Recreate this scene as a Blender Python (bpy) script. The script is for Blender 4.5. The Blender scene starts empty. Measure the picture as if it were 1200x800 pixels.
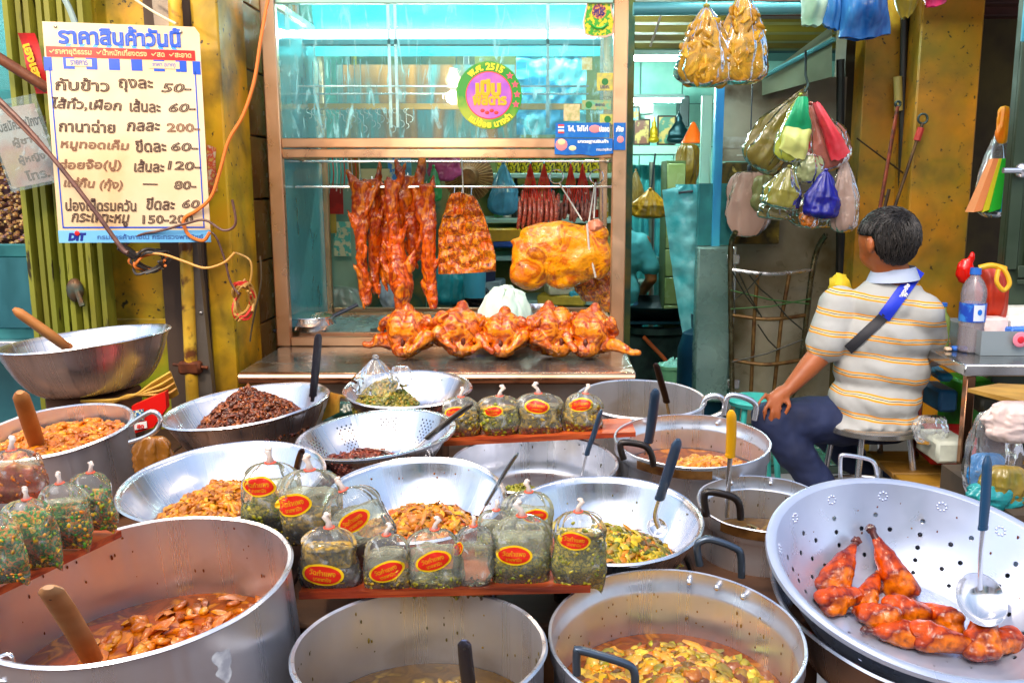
import bpy, bmesh, math, random
from math import pi, sin, cos, radians, sqrt, atan2
from mathutils import Vector, Matrix, Euler, noise
from mathutils.bvhtree import BVHTree
R = random.Random(11)
SC = bpy.context.scene
COL = SC.collection

# ------------------------------------------------------------------ camera
F = 1070.0                      # focal length in pixels of a 1200 wide picture
PITCH = radians(9.8)
H = 1.40
cam_d = bpy.data.cameras.new('camera')
cam = bpy.data.objects.new('camera', cam_d); COL.objects.link(cam)
cam.location = (0, 0, H); cam.rotation_euler = (radians(90) - PITCH, 0, 0)
cam_d.sensor_width = 36; cam_d.lens = F / 1200 * 36; cam_d.shift_x = -40 / 1200
cam_d.clip_start = .05; cam_d.clip_end = 400
SC.camera = cam

# ------------------------------------------------------------------ light
SUN_EL, SUN_AZ = radians(52), radians(200)      # daylight comes in from the open street behind the camera
w = bpy.data.worlds.new('World'); SC.world = w; w.use_nodes = True
nt = w.node_tree
sky = nt.nodes.new('ShaderNodeTexSky'); sky.sky_type = 'NISHITA'; sky.sun_disc = False
sky.sun_elevation = SUN_EL; sky.sun_rotation = SUN_AZ; sky.dust_density = 3.0; sky.air_density = 1.2
nt.links.new(sky.outputs[0], nt.nodes['Background'].inputs[0])
nt.nodes['Background'].inputs[1].default_value = 0.15
sd = bpy.data.lights.new('sun', 'SUN'); sd.energy = 0.55; sd.angle = radians(14); sd.color = (1, .93, .82)
so = bpy.data.objects.new('sun', sd); COL.objects.link(so)
so.rotation_euler = Vector((-sin(SUN_AZ) * cos(SUN_EL), -cos(SUN_AZ) * cos(SUN_EL), -sin(SUN_EL))).to_track_quat('-Z', 'Y').to_euler()
SC.view_settings.view_transform = 'Standard'; SC.view_settings.look = 'None'
SC.view_settings.exposure = 0.92; SC.view_settings.gamma = 1
cy = SC.cycles
cy.max_bounces = 8; cy.diffuse_bounces = 3; cy.glossy_bounces = 4; cy.transmission_bounces = 6; cy.transparent_max_bounces = 14
cy.caustics_reflective = False; cy.caustics_refractive = False; cy.sample_clamp_indirect = 4; cy.use_denoising = True

def P(px, py, Y):
    """point of the place seen at pixel (px, py) of the photograph, Y metres into the shop"""
    a = (px - 640) / F; b = -(py - 400) / F
    d = Vector((a, cos(PITCH) + b * sin(PITCH), -sin(PITCH) + b * cos(PITCH)))
    return Vector((0, 0, H)) + d * (Y / d.y)
def PZ(px, py, z):
    q = P(px, py, 1.0) - Vector((0, 0, H))
    return Vector((0, 0, H)) + q * ((z - H) / q.z)
def zc(p): return p.y * cos(PITCH) - (p.z - H) * sin(PITCH)
def M_(px, p): return px * zc(p) / F           # length in metres of px pixels at point p

# ------------------------------------------------------------------ materials
def lin(c):
    if isinstance(c, str):
        c = [int(c[i:i + 2], 16) / 255 for i in (0, 2, 4)]
        c = [x / 12.92 if x <= .04045 else ((x + .055) / 1.055) ** 2.4 for x in c]
    return (c[0], c[1], c[2], 1)
MATS = {}
def mat(name, col, rough=.5, metal=0, col2=None, scale=8, lo=.35, hi=.65, bump=0, bscale=40, coord='Object',
        stretch=(1, 1, 1), spec=.5, coat=0, island=None, detail=4, dirt=None, dscale=3, dlo=.55, dhi=.75, emit=0,
        aniso=0, rvar=0, sss=0, trans=0, alpha=None, distort=0, chip=None, cscale=14, clo=.6, chi=.64):
    if name in MATS: return MATS[name]
    m = bpy.data.materials.new(name); m.use_nodes = True; n = m.node_tree.nodes; L = m.node_tree.links
    b = n['Principled BSDF']; MATS[name] = m
    b.inputs['Base Color'].default_value = lin(col); b.inputs['Roughness'].default_value = rough
    b.inputs['Metallic'].default_value = metal; b.inputs['Specular IOR Level'].default_value = spec
    b.inputs['Coat Weight'].default_value = coat; b.inputs['Coat Roughness'].default_value = .08
    if sss: b.inputs['Subsurface Weight'].default_value = sss; b.inputs['Subsurface Radius'].default_value = (.02, .008, .004); b.inputs['Subsurface Scale'].default_value = .5
    if trans: b.inputs['Transmission Weight'].default_value = trans
    tc = n.new('ShaderNodeTexCoord'); mp = n.new('ShaderNodeMapping'); mp.inputs['Scale'].default_value = stretch
    L.new(tc.outputs[coord], mp.inputs[0])
    def nz(s, d=4, dis=0):
        x = n.new('ShaderNodeTexNoise'); x.inputs['Scale'].default_value = s; x.inputs['Detail'].default_value = d
        x.inputs['Distortion'].default_value = dis; L.new(mp.outputs[0], x.inputs['Vector']); return x
    def ramp(src, stops):
        r = n.new('ShaderNodeValToRGB'); e = r.color_ramp.elements
        while len(e) < len(stops): e.new(.5)
        for k, (p_, c_) in enumerate(stops): e[k].position = p_; e[k].color = lin(c_)
        L.new(src, r.inputs[0]); return r
    cur = None
    if island:
        g = n.new('ShaderNodeNewGeometry')
        cur = ramp(g.outputs['Random Per Island'], [(i / max(1, len(island) - 1), c) for i, c in enumerate(island)]).outputs[0]
    if col2 is not None:
        x = nz(scale, detail, distort)
        if cur is None:
            if isinstance(col2, list): cur = ramp(x.outputs[0], [(lo, col)] + [(lo + (hi - lo) * (i + 1) / len(col2), c) for i, c in enumerate(col2)]).outputs[0]
            else: cur = ramp(x.outputs[0], [(lo, col), (hi, col2)]).outputs[0]
        else:
            mx = n.new('ShaderNodeMixRGB'); mx.blend_type = 'MULTIPLY'; mx.inputs[0].default_value = .8
            L.new(cur, mx.inputs[1]); L.new(ramp(x.outputs[0], [(lo, (1, 1, 1)), (hi, col2)]).outputs[0], mx.inputs[2]); cur = mx.outputs[0]
    if dirt is not None:
        x = nz(dscale, 6, .3); r = ramp(x.outputs[0], [(dlo, (0, 0, 0)), (dhi, (1, 1, 1))])
        mx = n.new('ShaderNodeMixRGB'); L.new(r.outputs[0], mx.inputs[0])
        if cur is not None: L.new(cur, mx.inputs[1])
        else: mx.inputs[1].default_value = lin(col)
        mx.inputs[2].default_value = lin(dirt); cur = mx.outputs[0]
    if chip is not None:
        x = nz(cscale, 10, .25); r = ramp(x.outputs[0], [(clo, (0, 0, 0)), (chi, (1, 1, 1))])
        mx = n.new('ShaderNodeMixRGB'); L.new(r.outputs[0], mx.inputs[0])
        if cur is not None: L.new(cur, mx.inputs[1])
        else: mx.inputs[1].default_value = lin(col)
        mx.inputs[2].default_value = lin(chip); cur = mx.outputs[0]
    if cur is not None: L.new(cur, b.inputs['Base Color'])
    if emit:
        b.inputs['Emission Strength'].default_value = emit; b.inputs['Emission Color'].default_value = lin(col)
    if bump:
        x = nz(bscale, 5); bp = n.new('ShaderNodeBump'); bp.inputs['Strength'].default_value = min(1, bump); bp.inputs['Distance'].default_value = .004 * max(1, bump)
        L.new(x.outputs[0], bp.inputs['Height']); L.new(bp.outputs[0], b.inputs['Normal'])
    if rvar:
        x = nz(14, 5, .6); mr = n.new('ShaderNodeMapRange'); mr.inputs[1].default_value = .3; mr.inputs[2].default_value = .75
        mr.inputs[3].default_value = max(.02, rough - rvar); mr.inputs[4].default_value = rough + rvar
        L.new(x.outputs[0], mr.inputs[0]); L.new(mr.outputs[0], b.inputs['Roughness'])
    if aniso and metal:                     # brushing is rougher along some radii, so reflections break into streaks
        sp = n.new('ShaderNodeSeparateXYZ'); L.new(tc.outputs['Object'], sp.inputs[0])
        cb_ = n.new('ShaderNodeCombineXYZ'); L.new(sp.outputs[0], cb_.inputs[0]); L.new(sp.outputs[1], cb_.inputs[1])
        no = n.new('ShaderNodeVectorMath'); no.operation = 'NORMALIZE'; L.new(cb_.outputs[0], no.inputs[0])
        x = n.new('ShaderNodeTexNoise'); x.inputs['Scale'].default_value = 3.2; x.inputs['Detail'].default_value = 6; x.inputs['Roughness'].default_value = .65
        L.new(no.outputs[0], x.inputs['Vector'])
        mr = n.new('ShaderNodeMapRange'); mr.inputs[1].default_value = .36; mr.inputs[2].default_value = .66
        mr.inputs[3].default_value = max(.08, rough - .13); mr.inputs[4].default_value = rough + .15; L.new(x.outputs[0], mr.inputs[0])
        for l_ in list(b.inputs['Roughness'].links): L.remove(l_)
        L.new(mr.outputs[0], b.inputs['Roughness'])
    if aniso:
        b.inputs['Anisotropic'].default_value = aniso
        t = n.new('ShaderNodeTangent'); t.direction_type = 'RADIAL'; t.axis = 'Z'; L.new(t.outputs[0], b.inputs['Tangent'])
    if alpha is not None: b.inputs['Alpha'].default_value = alpha
    return m

def film(name, tint=(1, 1, 1), haze=.12, hazecol=(.8, .85, .85), rough=.08, gloss=1.45, scratch=0, sscale=30, stretch=(1, 1, 1), bump=.4, bscale=25):
    """clear plastic or glass: light passes, reflects at grazing angles, some milky haze"""
    if name in MATS: return MATS[name]
    m = bpy.data.materials.new(name); m.use_nodes = True; n = m.node_tree.nodes; L = m.node_tree.links; MATS[name] = m
    for x in list(n):
        if x.type != 'OUTPUT_MATERIAL': n.remove(x)
    out = [x for x in n if x.type == 'OUTPUT_MATERIAL'][0]
    tr = n.new('ShaderNodeBsdfTransparent'); tr.inputs[0].default_value = lin(tint)
    df = n.new('ShaderNodeBsdfDiffuse'); df.inputs[0].default_value = lin(hazecol)
    gl = n.new('ShaderNodeBsdfGlossy'); gl.inputs['Roughness'].default_value = rough; gl.inputs[0].default_value = (1, 1, 1, 1)
    fr = n.new('ShaderNodeFresnel'); fr.inputs[0].default_value = gloss
    tc = n.new('ShaderNodeTexCoord'); mp = n.new('ShaderNodeMapping'); mp.inputs['Scale'].default_value = stretch
    L.new(tc.outputs['Object'], mp.inputs[0])
    nz = n.new('ShaderNodeTexNoise'); nz.inputs['Scale'].default_value = bscale; nz.inputs['Detail'].default_value = 3; L.new(mp.outputs[0], nz.inputs[0])
    bp = n.new('ShaderNodeBump'); bp.inputs['Strength'].default_value = bump; bp.inputs['Distance'].default_value = .004
    L.new(nz.outputs[0], bp.inputs['Height']); L.new(bp.outputs[0], gl.inputs['Normal']); L.new(bp.outputs[0], fr.inputs['Normal'])
    m1 = n.new('ShaderNodeMixShader'); m1.inputs[0].default_value = haze
    if scratch:
        s = n.new('ShaderNodeTexNoise'); s.inputs['Scale'].default_value = sscale; s.inputs['Detail'].default_value = 8; s.inputs['Distortion'].default_value = 1.5
        L.new(mp.outputs[0], s.inputs[0]); r = n.new('ShaderNodeMapRange'); r.inputs[1].default_value = .56; r.inputs[2].default_value = .72
        r.inputs[3].default_value = haze; r.inputs[4].default_value = scratch; L.new(s.outputs[0], r.inputs[0]); L.new(r.outputs[0], m1.inputs[0])
    L.new(tr.outputs[0], m1.inputs[1]); L.new(df.outputs[0], m1.inputs[2])
    m2 = n.new('ShaderNodeMixShader'); L.new(fr.outputs[0], m2.inputs[0]); L.new(m1.outputs[0], m2.inputs[1]); L.new(gl.outputs[0], m2.inputs[2])
    L.new(m2.outputs[0], out.inputs[0]); return m

STEEL = mat('brushed_steel', (.82, .83, .87), .24, .96, (.70, .71, .76), 5, aniso=.8, rvar=.08, bump=.025, bscale=60)
POTS = mat('satin_pot_steel', (.80, .82, .88), .34, .86, (.68, .70, .76), 5, aniso=.6, rvar=.09, bump=.03, bscale=60, dirt=(.46, .40, .32), dscale=5, dlo=.6, dhi=.8)
STEELP = mat('polished_steel', (.80, .79, .80), .17, .9, aniso=.5, rvar=.06)
STEELW = mat('warm_frame_steel', 'F4CCA6', .33, .85, 'DCA070', 2, lo=.3, hi=.7, detail=2, rvar=.08, bump=.05)
STEELD = mat('dull_steel_sheet', (.48, .45, .41), .42, 1, (.33, .30, .26), 3, rvar=.12, bump=.15, bscale=12, dirt=(.22, .16, .09), dscale=2.5, dlo=.5, dhi=.8)
ALU = mat('aluminium', (.80, .83, .90), .34, .85, (.62, .66, .74), 6, aniso=.4, rvar=.08, bump=.08, bscale=50, dirt=(.45, .36, .26), dscale=4, dlo=.66, dhi=.78)
ALUB = mat('colander_aluminium', (.66, .73, .90), .33, .6, (.54, .61, .78), 5, rvar=.08, bump=.1, bscale=18, dirt=(.55, .40, .25), dscale=5, dlo=.70, dhi=.78)
BLK = mat('black_plastic', (.03, .035, .05), .35)
BLKB = mat('blue_black_plastic', (.03, .06, .11), .3)
DARK = mat('dark_grime', (.035, .028, .022), .8, 0, (.09, .06, .035), 6)
WOODH = mat('turned_wood', 'C98648', .5, 0, 'A05E2A', 12, stretch=(1, 1, .15), bump=.1)
PLANK = mat('painted_plank', 'A83C14', .45, 0, ['D0602A', '8A2C10', 'C85024'], 12, stretch=(.2, 1, 3), bump=.35, dirt='5A2010', dscale=9, dlo=.5, dhi=.7)
OLDWOOD = mat('old_brown_wood', '6B4428', .7, 0, '3E2615', 9, stretch=(.15, 1, 1), bump=.3)

# ------------------------------------------------------------------ mesh helpers
class MB:
    def __init__(s): s.v = []; s.f = []
    def add(s, vs, fs, M=None):
        o = len(s.v)
        s.v += [tuple((M @ Vector(v)) if M else v) for v in vs]
        s.f += [tuple(i + o for i in f) for f in fs]; return s
    def box(s, c, d, M=None, rz=0, bev=0):
        x, y, z = d[0] / 2, d[1] / 2, d[2] / 2
        T = Matrix.Translation(c) @ Matrix.Rotation(rz, 4, 'Z')
        if M: T = M @ T
        if bev:
            b = min(bev, x * .9, y * .9, z * .9); vs = []
            for sx in (-1, 1):
                for sy in (-1, 1):
                    for sz in (-1, 1):
                        vs += [(sx * x, sy * (y - b), sz * (z - b)), (sx * (x - b), sy * y, sz * (z - b)), (sx * (x - b), sy * (y - b), sz * z)]
            bm = bmesh.new(); [bm.verts.new(v) for v in vs]; r = bmesh.ops.convex_hull(bm, input=bm.verts[:])
            bmesh.ops.dissolve_limit(bm, angle_limit=.02, verts=bm.verts[:], edges=bm.edges[:])
            bm.verts.index_update(); vv = [v.co[:] for v in bm.verts]; ff = [tuple(v.index for v in f.verts) for f in bm.faces]; bm.free()
            return s.add(vv, ff, T)
        vs = [(a, b, c_) for a in (-x, x) for b in (-y, y) for c_ in (-z, z)]
        return s.add(vs, [(0, 1, 3, 2), (4, 6, 7, 5), (0, 4, 5, 1), (2, 3, 7, 6), (0, 2, 6, 4), (1, 5, 7, 3)], T)
    def span(s, a, b, bev=0):
        return s.box([(a[i] + b[i]) / 2 for i in range(3)], [abs(a[i] - b[i]) for i in range(3)], bev=bev)
    def tube(s, pts, r, n=8, cap=True, flat=1, M=None):
        pts = [Vector(p) for p in pts]
        rs = r if isinstance(r, (list, tuple)) else [r] * len(pts)
        t = (pts[1] - pts[0]).normalized(); u = t.orthogonal().normalized(); vs = []; fs = []
        if abs(t.z) < .99: u = t.cross(Vector((0, 0, 1))).normalized()
        for i, p in enumerate(pts):
            if i < len(pts) - 1: t2 = (pts[i + 1] - p).normalized() if i == 0 else ((pts[i + 1] - p).normalized() + (p - pts[i - 1]).normalized())
            else: t2 = p - pts[i - 1]
            if t2.length > 1e-9: t = t2.normalized()
            u = (u - t * u.dot(t)); u = u.normalized() if u.length > 1e-6 else t.orthogonal().normalized(); v = t.cross(u)
            for k in range(n):
                a = 2 * pi * k / n; vs.append(p + u * cos(a) * rs[i] + v * sin(a) * rs[i] * flat)
        for i in range(len(pts) - 1):
            for k in range(n): fs.append((i * n + k, i * n + (k + 1) % n, (i + 1) * n + (k + 1) % n, (i + 1) * n + k))
        if cap: fs.append(tuple(range(n - 1, -1, -1))); fs.append(tuple((len(pts) - 1) * n + k for k in range(n)))
        return s.add(vs, fs, M)
    def lathe(s, prof, n=48, M=None, holes=None):
        """prof: (r, z) list; holes(i, k) -> True where a cell of the grid gets a round hole"""
        vs = []; fs = []; ids = []
        for r, z in prof:
            if r < 1e-6: ids.append([len(vs)] * n); vs.append((0, 0, z))
            else:
                ids.append([len(vs) + k for k in range(n)]); vs += [(r * cos(2 * pi * k / n), r * sin(2 * pi * k / n), z) for k in range(n)]
        for i in range(len(prof) - 1):
            for k in range(n):
                k2 = (k + 1) % n; q = [ids[i][k], ids[i][k2], ids[i + 1][k2], ids[i + 1][k]]
                qq = []
                for a in q:
                    if a not in qq: qq.append(a)
                if len(qq) == 4 and holes and holes(i, k):
                    A, B, C, D = [Vector(vs[a]) for a in qq]; c = (A + B + C + D) / 4
                    e1 = ((B + C) / 2 - (A + D) / 2); e2 = ((C + D) / 2 - (A + B) / 2); rr = min(e1.length, e2.length) * .38
                    e1.normalize(); e2.normalize(); o = len(vs)
                    for j in range(8):
                        a = -3 * pi / 4 + j * pi / 4; vs.append(tuple(c + e1 * cos(a) * rr + e2 * sin(a) * rr))
                    fs += [(qq[0], qq[1], o + 2, o + 1, o), (qq[1], qq[2], o + 4, o + 3, o + 2), (qq[2], qq[3], o + 6, o + 5, o + 4), (qq[3], qq[0], o, o + 7, o + 6)]
                elif len(qq) >= 3: fs.append(tuple(qq))
        return s.add(vs, fs, M)
    def ell(s, c, r, n=12, m=8, M=None, rot=None, nz=0, nsc=8, seed=0):
        T = Matrix.Translation(c) @ (rot.to_4x4() if rot else Matrix.Identity(4)) @ Matrix.Diagonal((r[0], r[1], r[2], 1))
        vs = [(0, 0, 1)]; 
        for i in range(1, m):
            a = pi * i / m; vs += [(sin(a) * cos(2 * pi * k / n), sin(a) * sin(2 * pi * k / n), cos(a)) for k in range(n)]
        vs.append((0, 0, -1)); fs = [(0, 1 + k, 1 + (k + 1) % n) for k in range(n)]
        for i in range(m - 2):
            for k in range(n): fs.append((1 + i * n + k, 1 + (i + 1) * n + k, 1 + (i + 1) * n + (k + 1) % n, 1 + i * n + (k + 1) % n))
        e = len(vs) - 1; fs += [(e, 1 + (m - 2) * n + (k + 1) % n, 1 + (m - 2) * n + k) for k in range(n)]
        if nz: vs = [tuple(Vector(v) * (1 + nz * noise.noise(Vector(v) * nsc * .3 + Vector((seed * 7.3, seed, 0))))) for v in vs]
        return s.add(vs, fs, M @ T if M else T)
    def poly(s, pts, t, O, X, Y):
        """flat outline pts (x,y) in the plane O,X,Y with thickness t towards X x Y"""
        X = Vector(X); Y = Vector(Y); N = X.cross(Y).normalized(); n = len(pts)
        vs = [Vector(O) + X * a + Y * b + N * t for a, b in pts] + [Vector(O) + X * a + Y * b for a, b in pts]
        fs = [tuple(range(n)), tuple(range(2 * n - 1, n - 1, -1))] + [(k, k + n, (k + 1) % n + n, (k + 1) % n) for k in range(n)]
        return s.add(vs, fs)
    def grid(s, fn, nu, nv, closeu=False):
        vs = [fn(i / nu, j / nv) for j in range(nv + 1) for i in range(nu if closeu else nu + 1)]
        w_ = nu if closeu else nu + 1; fs = []
        for j in range(nv):
            for i in range(nu): fs.append((j * w_ + i, j * w_ + (i + 1) % w_, (j + 1) * w_ + (i + 1) % w_, (j + 1) * w_ + i))
        return s.add(vs, fs)
    def mesh(s, name, smooth=40):
        me = bpy.data.meshes.new(name); me.from_pydata([tuple(v) for v in s.v], [], s.f); me.update()
        if smooth:
            me.polygons.foreach_set('use_smooth', [True] * len(me.polygons))
            if smooth < 180: me.set_sharp_from_angle(angle=radians(smooth))
        return me
    def build(s, name, m, parent=None, smooth=40, world=True):
        if parent is not None and world:
            l = parent.location; c = MB(); c.f = s.f; c.v = [(v[0] - l[0], v[1] - l[1], v[2] - l[2]) for v in s.v]
            return link(name, c.mesh(name, smooth), m, parent)
        return link(name, s.mesh(name, smooth), m, parent)
def link(name, me, m, parent=None):
    o = bpy.data.objects.new(name, me); COL.objects.link(o)
    me.materials.clear(); me.materials.append(m)
    if parent is not None: o.parent = parent
    return o
def tag(o, label=None, cat=None, group=None, kind=None):
    if label: o['label'] = label
    if cat: o['category'] = cat
    if group: o['group'] = group
    if kind: o['kind'] = kind
    return o
def thing(name, label, cat, loc=(0, 0, 0), rot=(0, 0, 0), group=None):
    o = bpy.data.objects.new(name, None); COL.objects.link(o); o.location = loc; o.rotation_euler = rot; o.empty_display_size = .05
    return tag(o, label, cat, group)
def structure(o): o['kind'] = 'structure'; return o
def copytree(o, parent=None):
    c = o.copy(); COL.objects.link(c)
    if parent is not None: c.parent = parent
    for ch in list(o.children): copytree(ch, c)
    return c
def fuse(mb, voxel, it=3, disp=0, dsc=20, seed=0, fac=.6, squash=None):
    """melt overlapping closed shapes into one skin"""
    me = bpy.data.meshes.new('tmp'); me.from_pydata([tuple(v) for v in mb.v], [], mb.f)
    o = bpy.data.objects.new('tmp', me); COL.objects.link(o)
    r = o.modifiers.new('r', 'REMESH'); r.mode = 'VOXEL'; r.voxel_size = voxel
    s_ = o.modifiers.new('s', 'SMOOTH'); s_.iterations = it; s_.factor = fac
    dg = bpy.context.evaluated_depsgraph_get(); ev = bpy.data.meshes.new_from_object(o.evaluated_get(dg))
    bpy.data.objects.remove(o); bpy.data.meshes.remove(me)
    if disp:
        nn = [v.normal.copy() for v in ev.vertices]
        for v, k in zip(ev.vertices, nn):
            q = v.co * dsc + Vector((seed * 3.1, seed * 1.7, 0))
            v.co += k * disp * (noise.noise(q) + .5 * noise.noise(q * 2.3))
    out = MB(); out.v = [tuple(v.co) for v in ev.vertices]; out.f = [tuple(p.vertices) for p in ev.polygons]
    bpy.data.meshes.remove(ev); return out
def chain(mb, pts, rs, n=12, flat=1):
    """round-ended tapered limb"""
    pts = [Vector(p) for p in pts]
    mb.tube(pts, rs, n, True, flat)
    mb.ell(pts[0], (rs[0],) * 3, n, 8); mb.ell(pts[-1], (rs[-1],) * 3, n, 8)
    for p, r in list(zip(pts, rs))[1:-1]: mb.ell(p, (r,) * 3, n, 8)
def textv(s, width=None, height=None, bold=.03, shear=0, res=2):
    """outline strokes of a line of writing, centred, in the XY plane"""
    c = bpy.data.curves.new('t', 'FONT'); c.body = s; c.size = 1; c.fill_mode = 'NONE'; c.bevel_depth = bold; c.bevel_resolution = 0
    c.resolution_u = res; c.shear = shear
    o = bpy.data.objects.new('t', c); COL.objects.link(o)
    me = bpy.data.meshes.new_from_object(o.evaluated_get(bpy.context.evaluated_depsgraph_get()))
    vs = [v.co.copy() for v in me.vertices]; fs = [tuple(p.vertices) for p in me.polygons]
    bpy.data.objects.remove(o); bpy.data.meshes.remove(me)
    if not vs: return [], []
    x0 = min(v.x for v in vs); x1 = max(v.x for v in vs); y0 = min(v.y for v in vs); y1 = max(v.y for v in vs)
    k = width / (x1 - x0) if width else height / (y1 - y0)
    ky = height / (y1 - y0) if (height and width) else k
    return [((v.x - (x0 + x1) / 2) * k, (v.y - (y0 + y1) / 2) * ky, v.z * k * .15) for v in vs], fs
def put_text(mb, s, O, X, Y, cx, cy_, width=None, height=None, bold=.03, shear=0, fn=None, res=2, lift=.0006):
    vs, fs = textv(s, width, height, bold, shear, res); X = Vector(X); Y = Vector(Y); N = X.cross(Y).normalized()
    out = []
    for a, b, c in vs:
        if fn: out.append(fn(a + cx, b + cy_, c + lift))
        else: out.append(Vector(O) + X * (a + cx) + Y * (b + cy_) + N * (c + lift))
    mb.add(out, fs)
def arc(c, r, a0, a1, n=10, X=(1, 0, 0), Y=(0, 0, 1)):
    c = Vector(c); X = Vector(X); Y = Vector(Y)
    return [c + X * cos(a0 + (a1 - a0) * i / n) * r + Y * sin(a0 + (a1 - a0) * i / n) * r for i in range(n + 1)]
def smoothpath(pts, k=6):
    pts = [Vector(p) for p in pts]; q = [pts[0]] + pts + [pts[-1]]; out = []
    for i in range(1, len(q) - 2):
        for j in range(k):
            t = j / k; a, b, c, d = q[i - 1], q[i], q[i + 1], q[i + 2]
            out.append(.5 * ((2 * b) + (c - a) * t + (2 * a - 5 * b + 4 * c - d) * t * t + (3 * b - a - 3 * c + d) * t ** 3))
    out.append(pts[-1]); return out
# ================================================================== SETTING
def X_(px, py, Y): return P(px, py, Y).x
g = MB().grid(lambda u, v: (-60 + 120 * u, -60 + 120 * v, 0), 8, 8)
structure(g.build('ground', mat('street_concrete', (.38, .36, .38), .55, 0, (.24, .23, .24), 5, bump=.3, rvar=.15)))
# shop floor: wet green tiles
fl = structure(MB().span((-1.1, 4.3, .002), (2.9, 9.0, .004)).build('shop_floor', mat('floor_grout', (.04, .07, .06), .6)))
tile_m = mat('wet_green_floor_tile', '3E8C78', .22, 0, '1C4A42', 5, rvar=.12, bump=.25, dirt='20302A', dscale=4)
tme = MB().box((0, 0, 0), (.285, .285, .01), bev=.004).mesh('tile')
for i in range(6):
    for j in range(14):
        o = link('tile', tme, tile_m, fl); o.location = (.32 + i * .3 + (.01 * (j % 2)), 4.55 + j * .3, .010 + R.uniform(-.0008, .0008))
# left tiled wall beside the cabinet, tiles are pieces
XW = -1.115
wl = structure(MB().span((XW - .2, 3.12, 0), (XW - .012, 4.35, 3.0)).build('wall_left', mat('dark_grout', (.08, .05, .035), .8)))
wt = mat('brown_glazed_wall_tile', 'DC9450', .24, 0, 'B87038', 3, rvar=.1, bump=.08, bscale=8, dirt='5D3820', dscale=2.5)
tme = MB().box((0, 0, 0), (.012, .294, .234), bev=.003).mesh('tile')
for i in range(4):
    for k in range(11):
        o = link('tile', tme, wt, wl); o.location = (XW - .006 + R.uniform(-.0008, .0008), 3.27 + i * .3, 1.34 - .12 + (k - 5) * .24)
# far side of the market lane, behind the camera; the pots mirror it
fac = structure(MB().span((-7, -4.2, 0), (7, -4.0, 3.4)).build('building_across_lane', mat('lane_facade', 'D8D0E0', .8, 0, ['B0C8D8', 'E8D0A8', '9A8A90'], .8, lo=.35, hi=.68)))
fx = -6.6
for k, (wd_, cl_) in enumerate(((.9, '2A2018'), (.5, 'F0E8D8'), (1.1, '2E8A98'), (.35, 'D87A20'), (.8, '1C1814'), (.6, 'F4F0F0'), (.9, '7A3A1C'), (.4, 'E8E0F0'), (1.0, '201C20'), (.5, '58B0B8'), (.7, 'F0D8B0'), (.9, '241C14'), (.45, 'ECECF8'), (.9, '8A4A20'), (.6, 'F0F0F0'), (1.0, '1A1A1A'), (.6, '3A98A8'))):  # contrasting strips added behind the camera so the steel mirrors streaks
    MB().span((fx, -3.995, .1), (fx + wd_ - .03, -3.96, 2.7)).build('shop_shutter', mat('shutter_' + cl_, cl_, .6), fac, world=False); fx += wd_
teal = mat('teal_painted_wall', '4FB7A8', .5, 0, '4C8C80', 2.5, bump=.1, dirt='4A5A40', dscale=2)
MBw = MB().span((-1.35, 4.36, 0), (-1.12, 9.2, 3.0)); structure(MBw.build('wall_inner_left', teal))
bw = structure(MB().span((-1.12, 9.0, 0), (3.4, 9.2, 3.0)).build('wall_back', mat('teal_wall_grout', (.06, .16, .14), .7)))
bt = mat('pale_teal_wall_tile', '9FD3C0', .2, 0, '74B0A0', 3, rvar=.08)
tme = MB().box((0, 0, 0), (.39, .012, .39), bev=.004).mesh('tile')
for i in range(7):
    for k in range(3):
        o = link('tile', tme, bt, bw); o.location = (.3 + i * .4, 8.993, 2.35 - k * .4)
structure(MB().span((2.0, 5.62, 0), (5.2, 5.8, 3.2)).build('wall_far_right', mat('grimy_wall', '5B5A30', .7, 0, '2E2C18', 3, bump=.2)))
ce = structure(MB().span((-1.35, 3.9, 2.62), (5.2, 9.2, 2.75)).build('ceiling', mat('dark_teal_ceiling', '24404A', .6, 0, '152A33', 3)))
ybeam = mat('yellow_brown_beam', '8F7A22', .55, 0, '5A4414', 5, stretch=(.2, 1, 1), bump=.2, dirt='2F2210', dscale=3)
for i in range(9):
    y = 4.5 + i * .42
    MB().span((-.4, y, 2.50), (3.2, y + .13, 2.619), bev=.008).build('beam', ybeam, ce, world=False)
rbeam = mat('rusty_red_beam', '6A2C18', .7, 0, '37170E', 6, stretch=(.2, 1, 1), bump=.3)
for i in range(4):
    MB().span((1.0, 4.1 + i * .26, 2.28 - i * .012), (2.5, 4.2 + i * .26, 2.34 - i * .012), bev=.006).build('beam', rbeam, ce, world=False)

# ---- left pillar, shutter, boards
yel = mat('chipped_yellow_paint', 'E89C08', .5, 0, 'C0A818', 2.5, dirt='5A4410', dscale=5, dlo=.42, dhi=.7, chip='3A2A10', cscale=42, clo=.64, chi=.69, bump=.25, bscale=30, rvar=.1)
a = X_(222, 0, 3.08); b = X_(254, 0, 3.08)
t = thing('pillar', 'narrow yellow painted pillar between price board and tiled wall', 'pillar', ((a + b) / 2, 3.1, 0))
MB().span((a, 3.08, 0), (b, 3.35, 2.9), bev=.006).build('shaft', yel, t)
MB().span((a - .02, 3.05, 0), (b + .012, 3.36, .18), bev=.01).build('base', mat('grey_plinth', (.2, .19, .17), .8), t)
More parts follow.
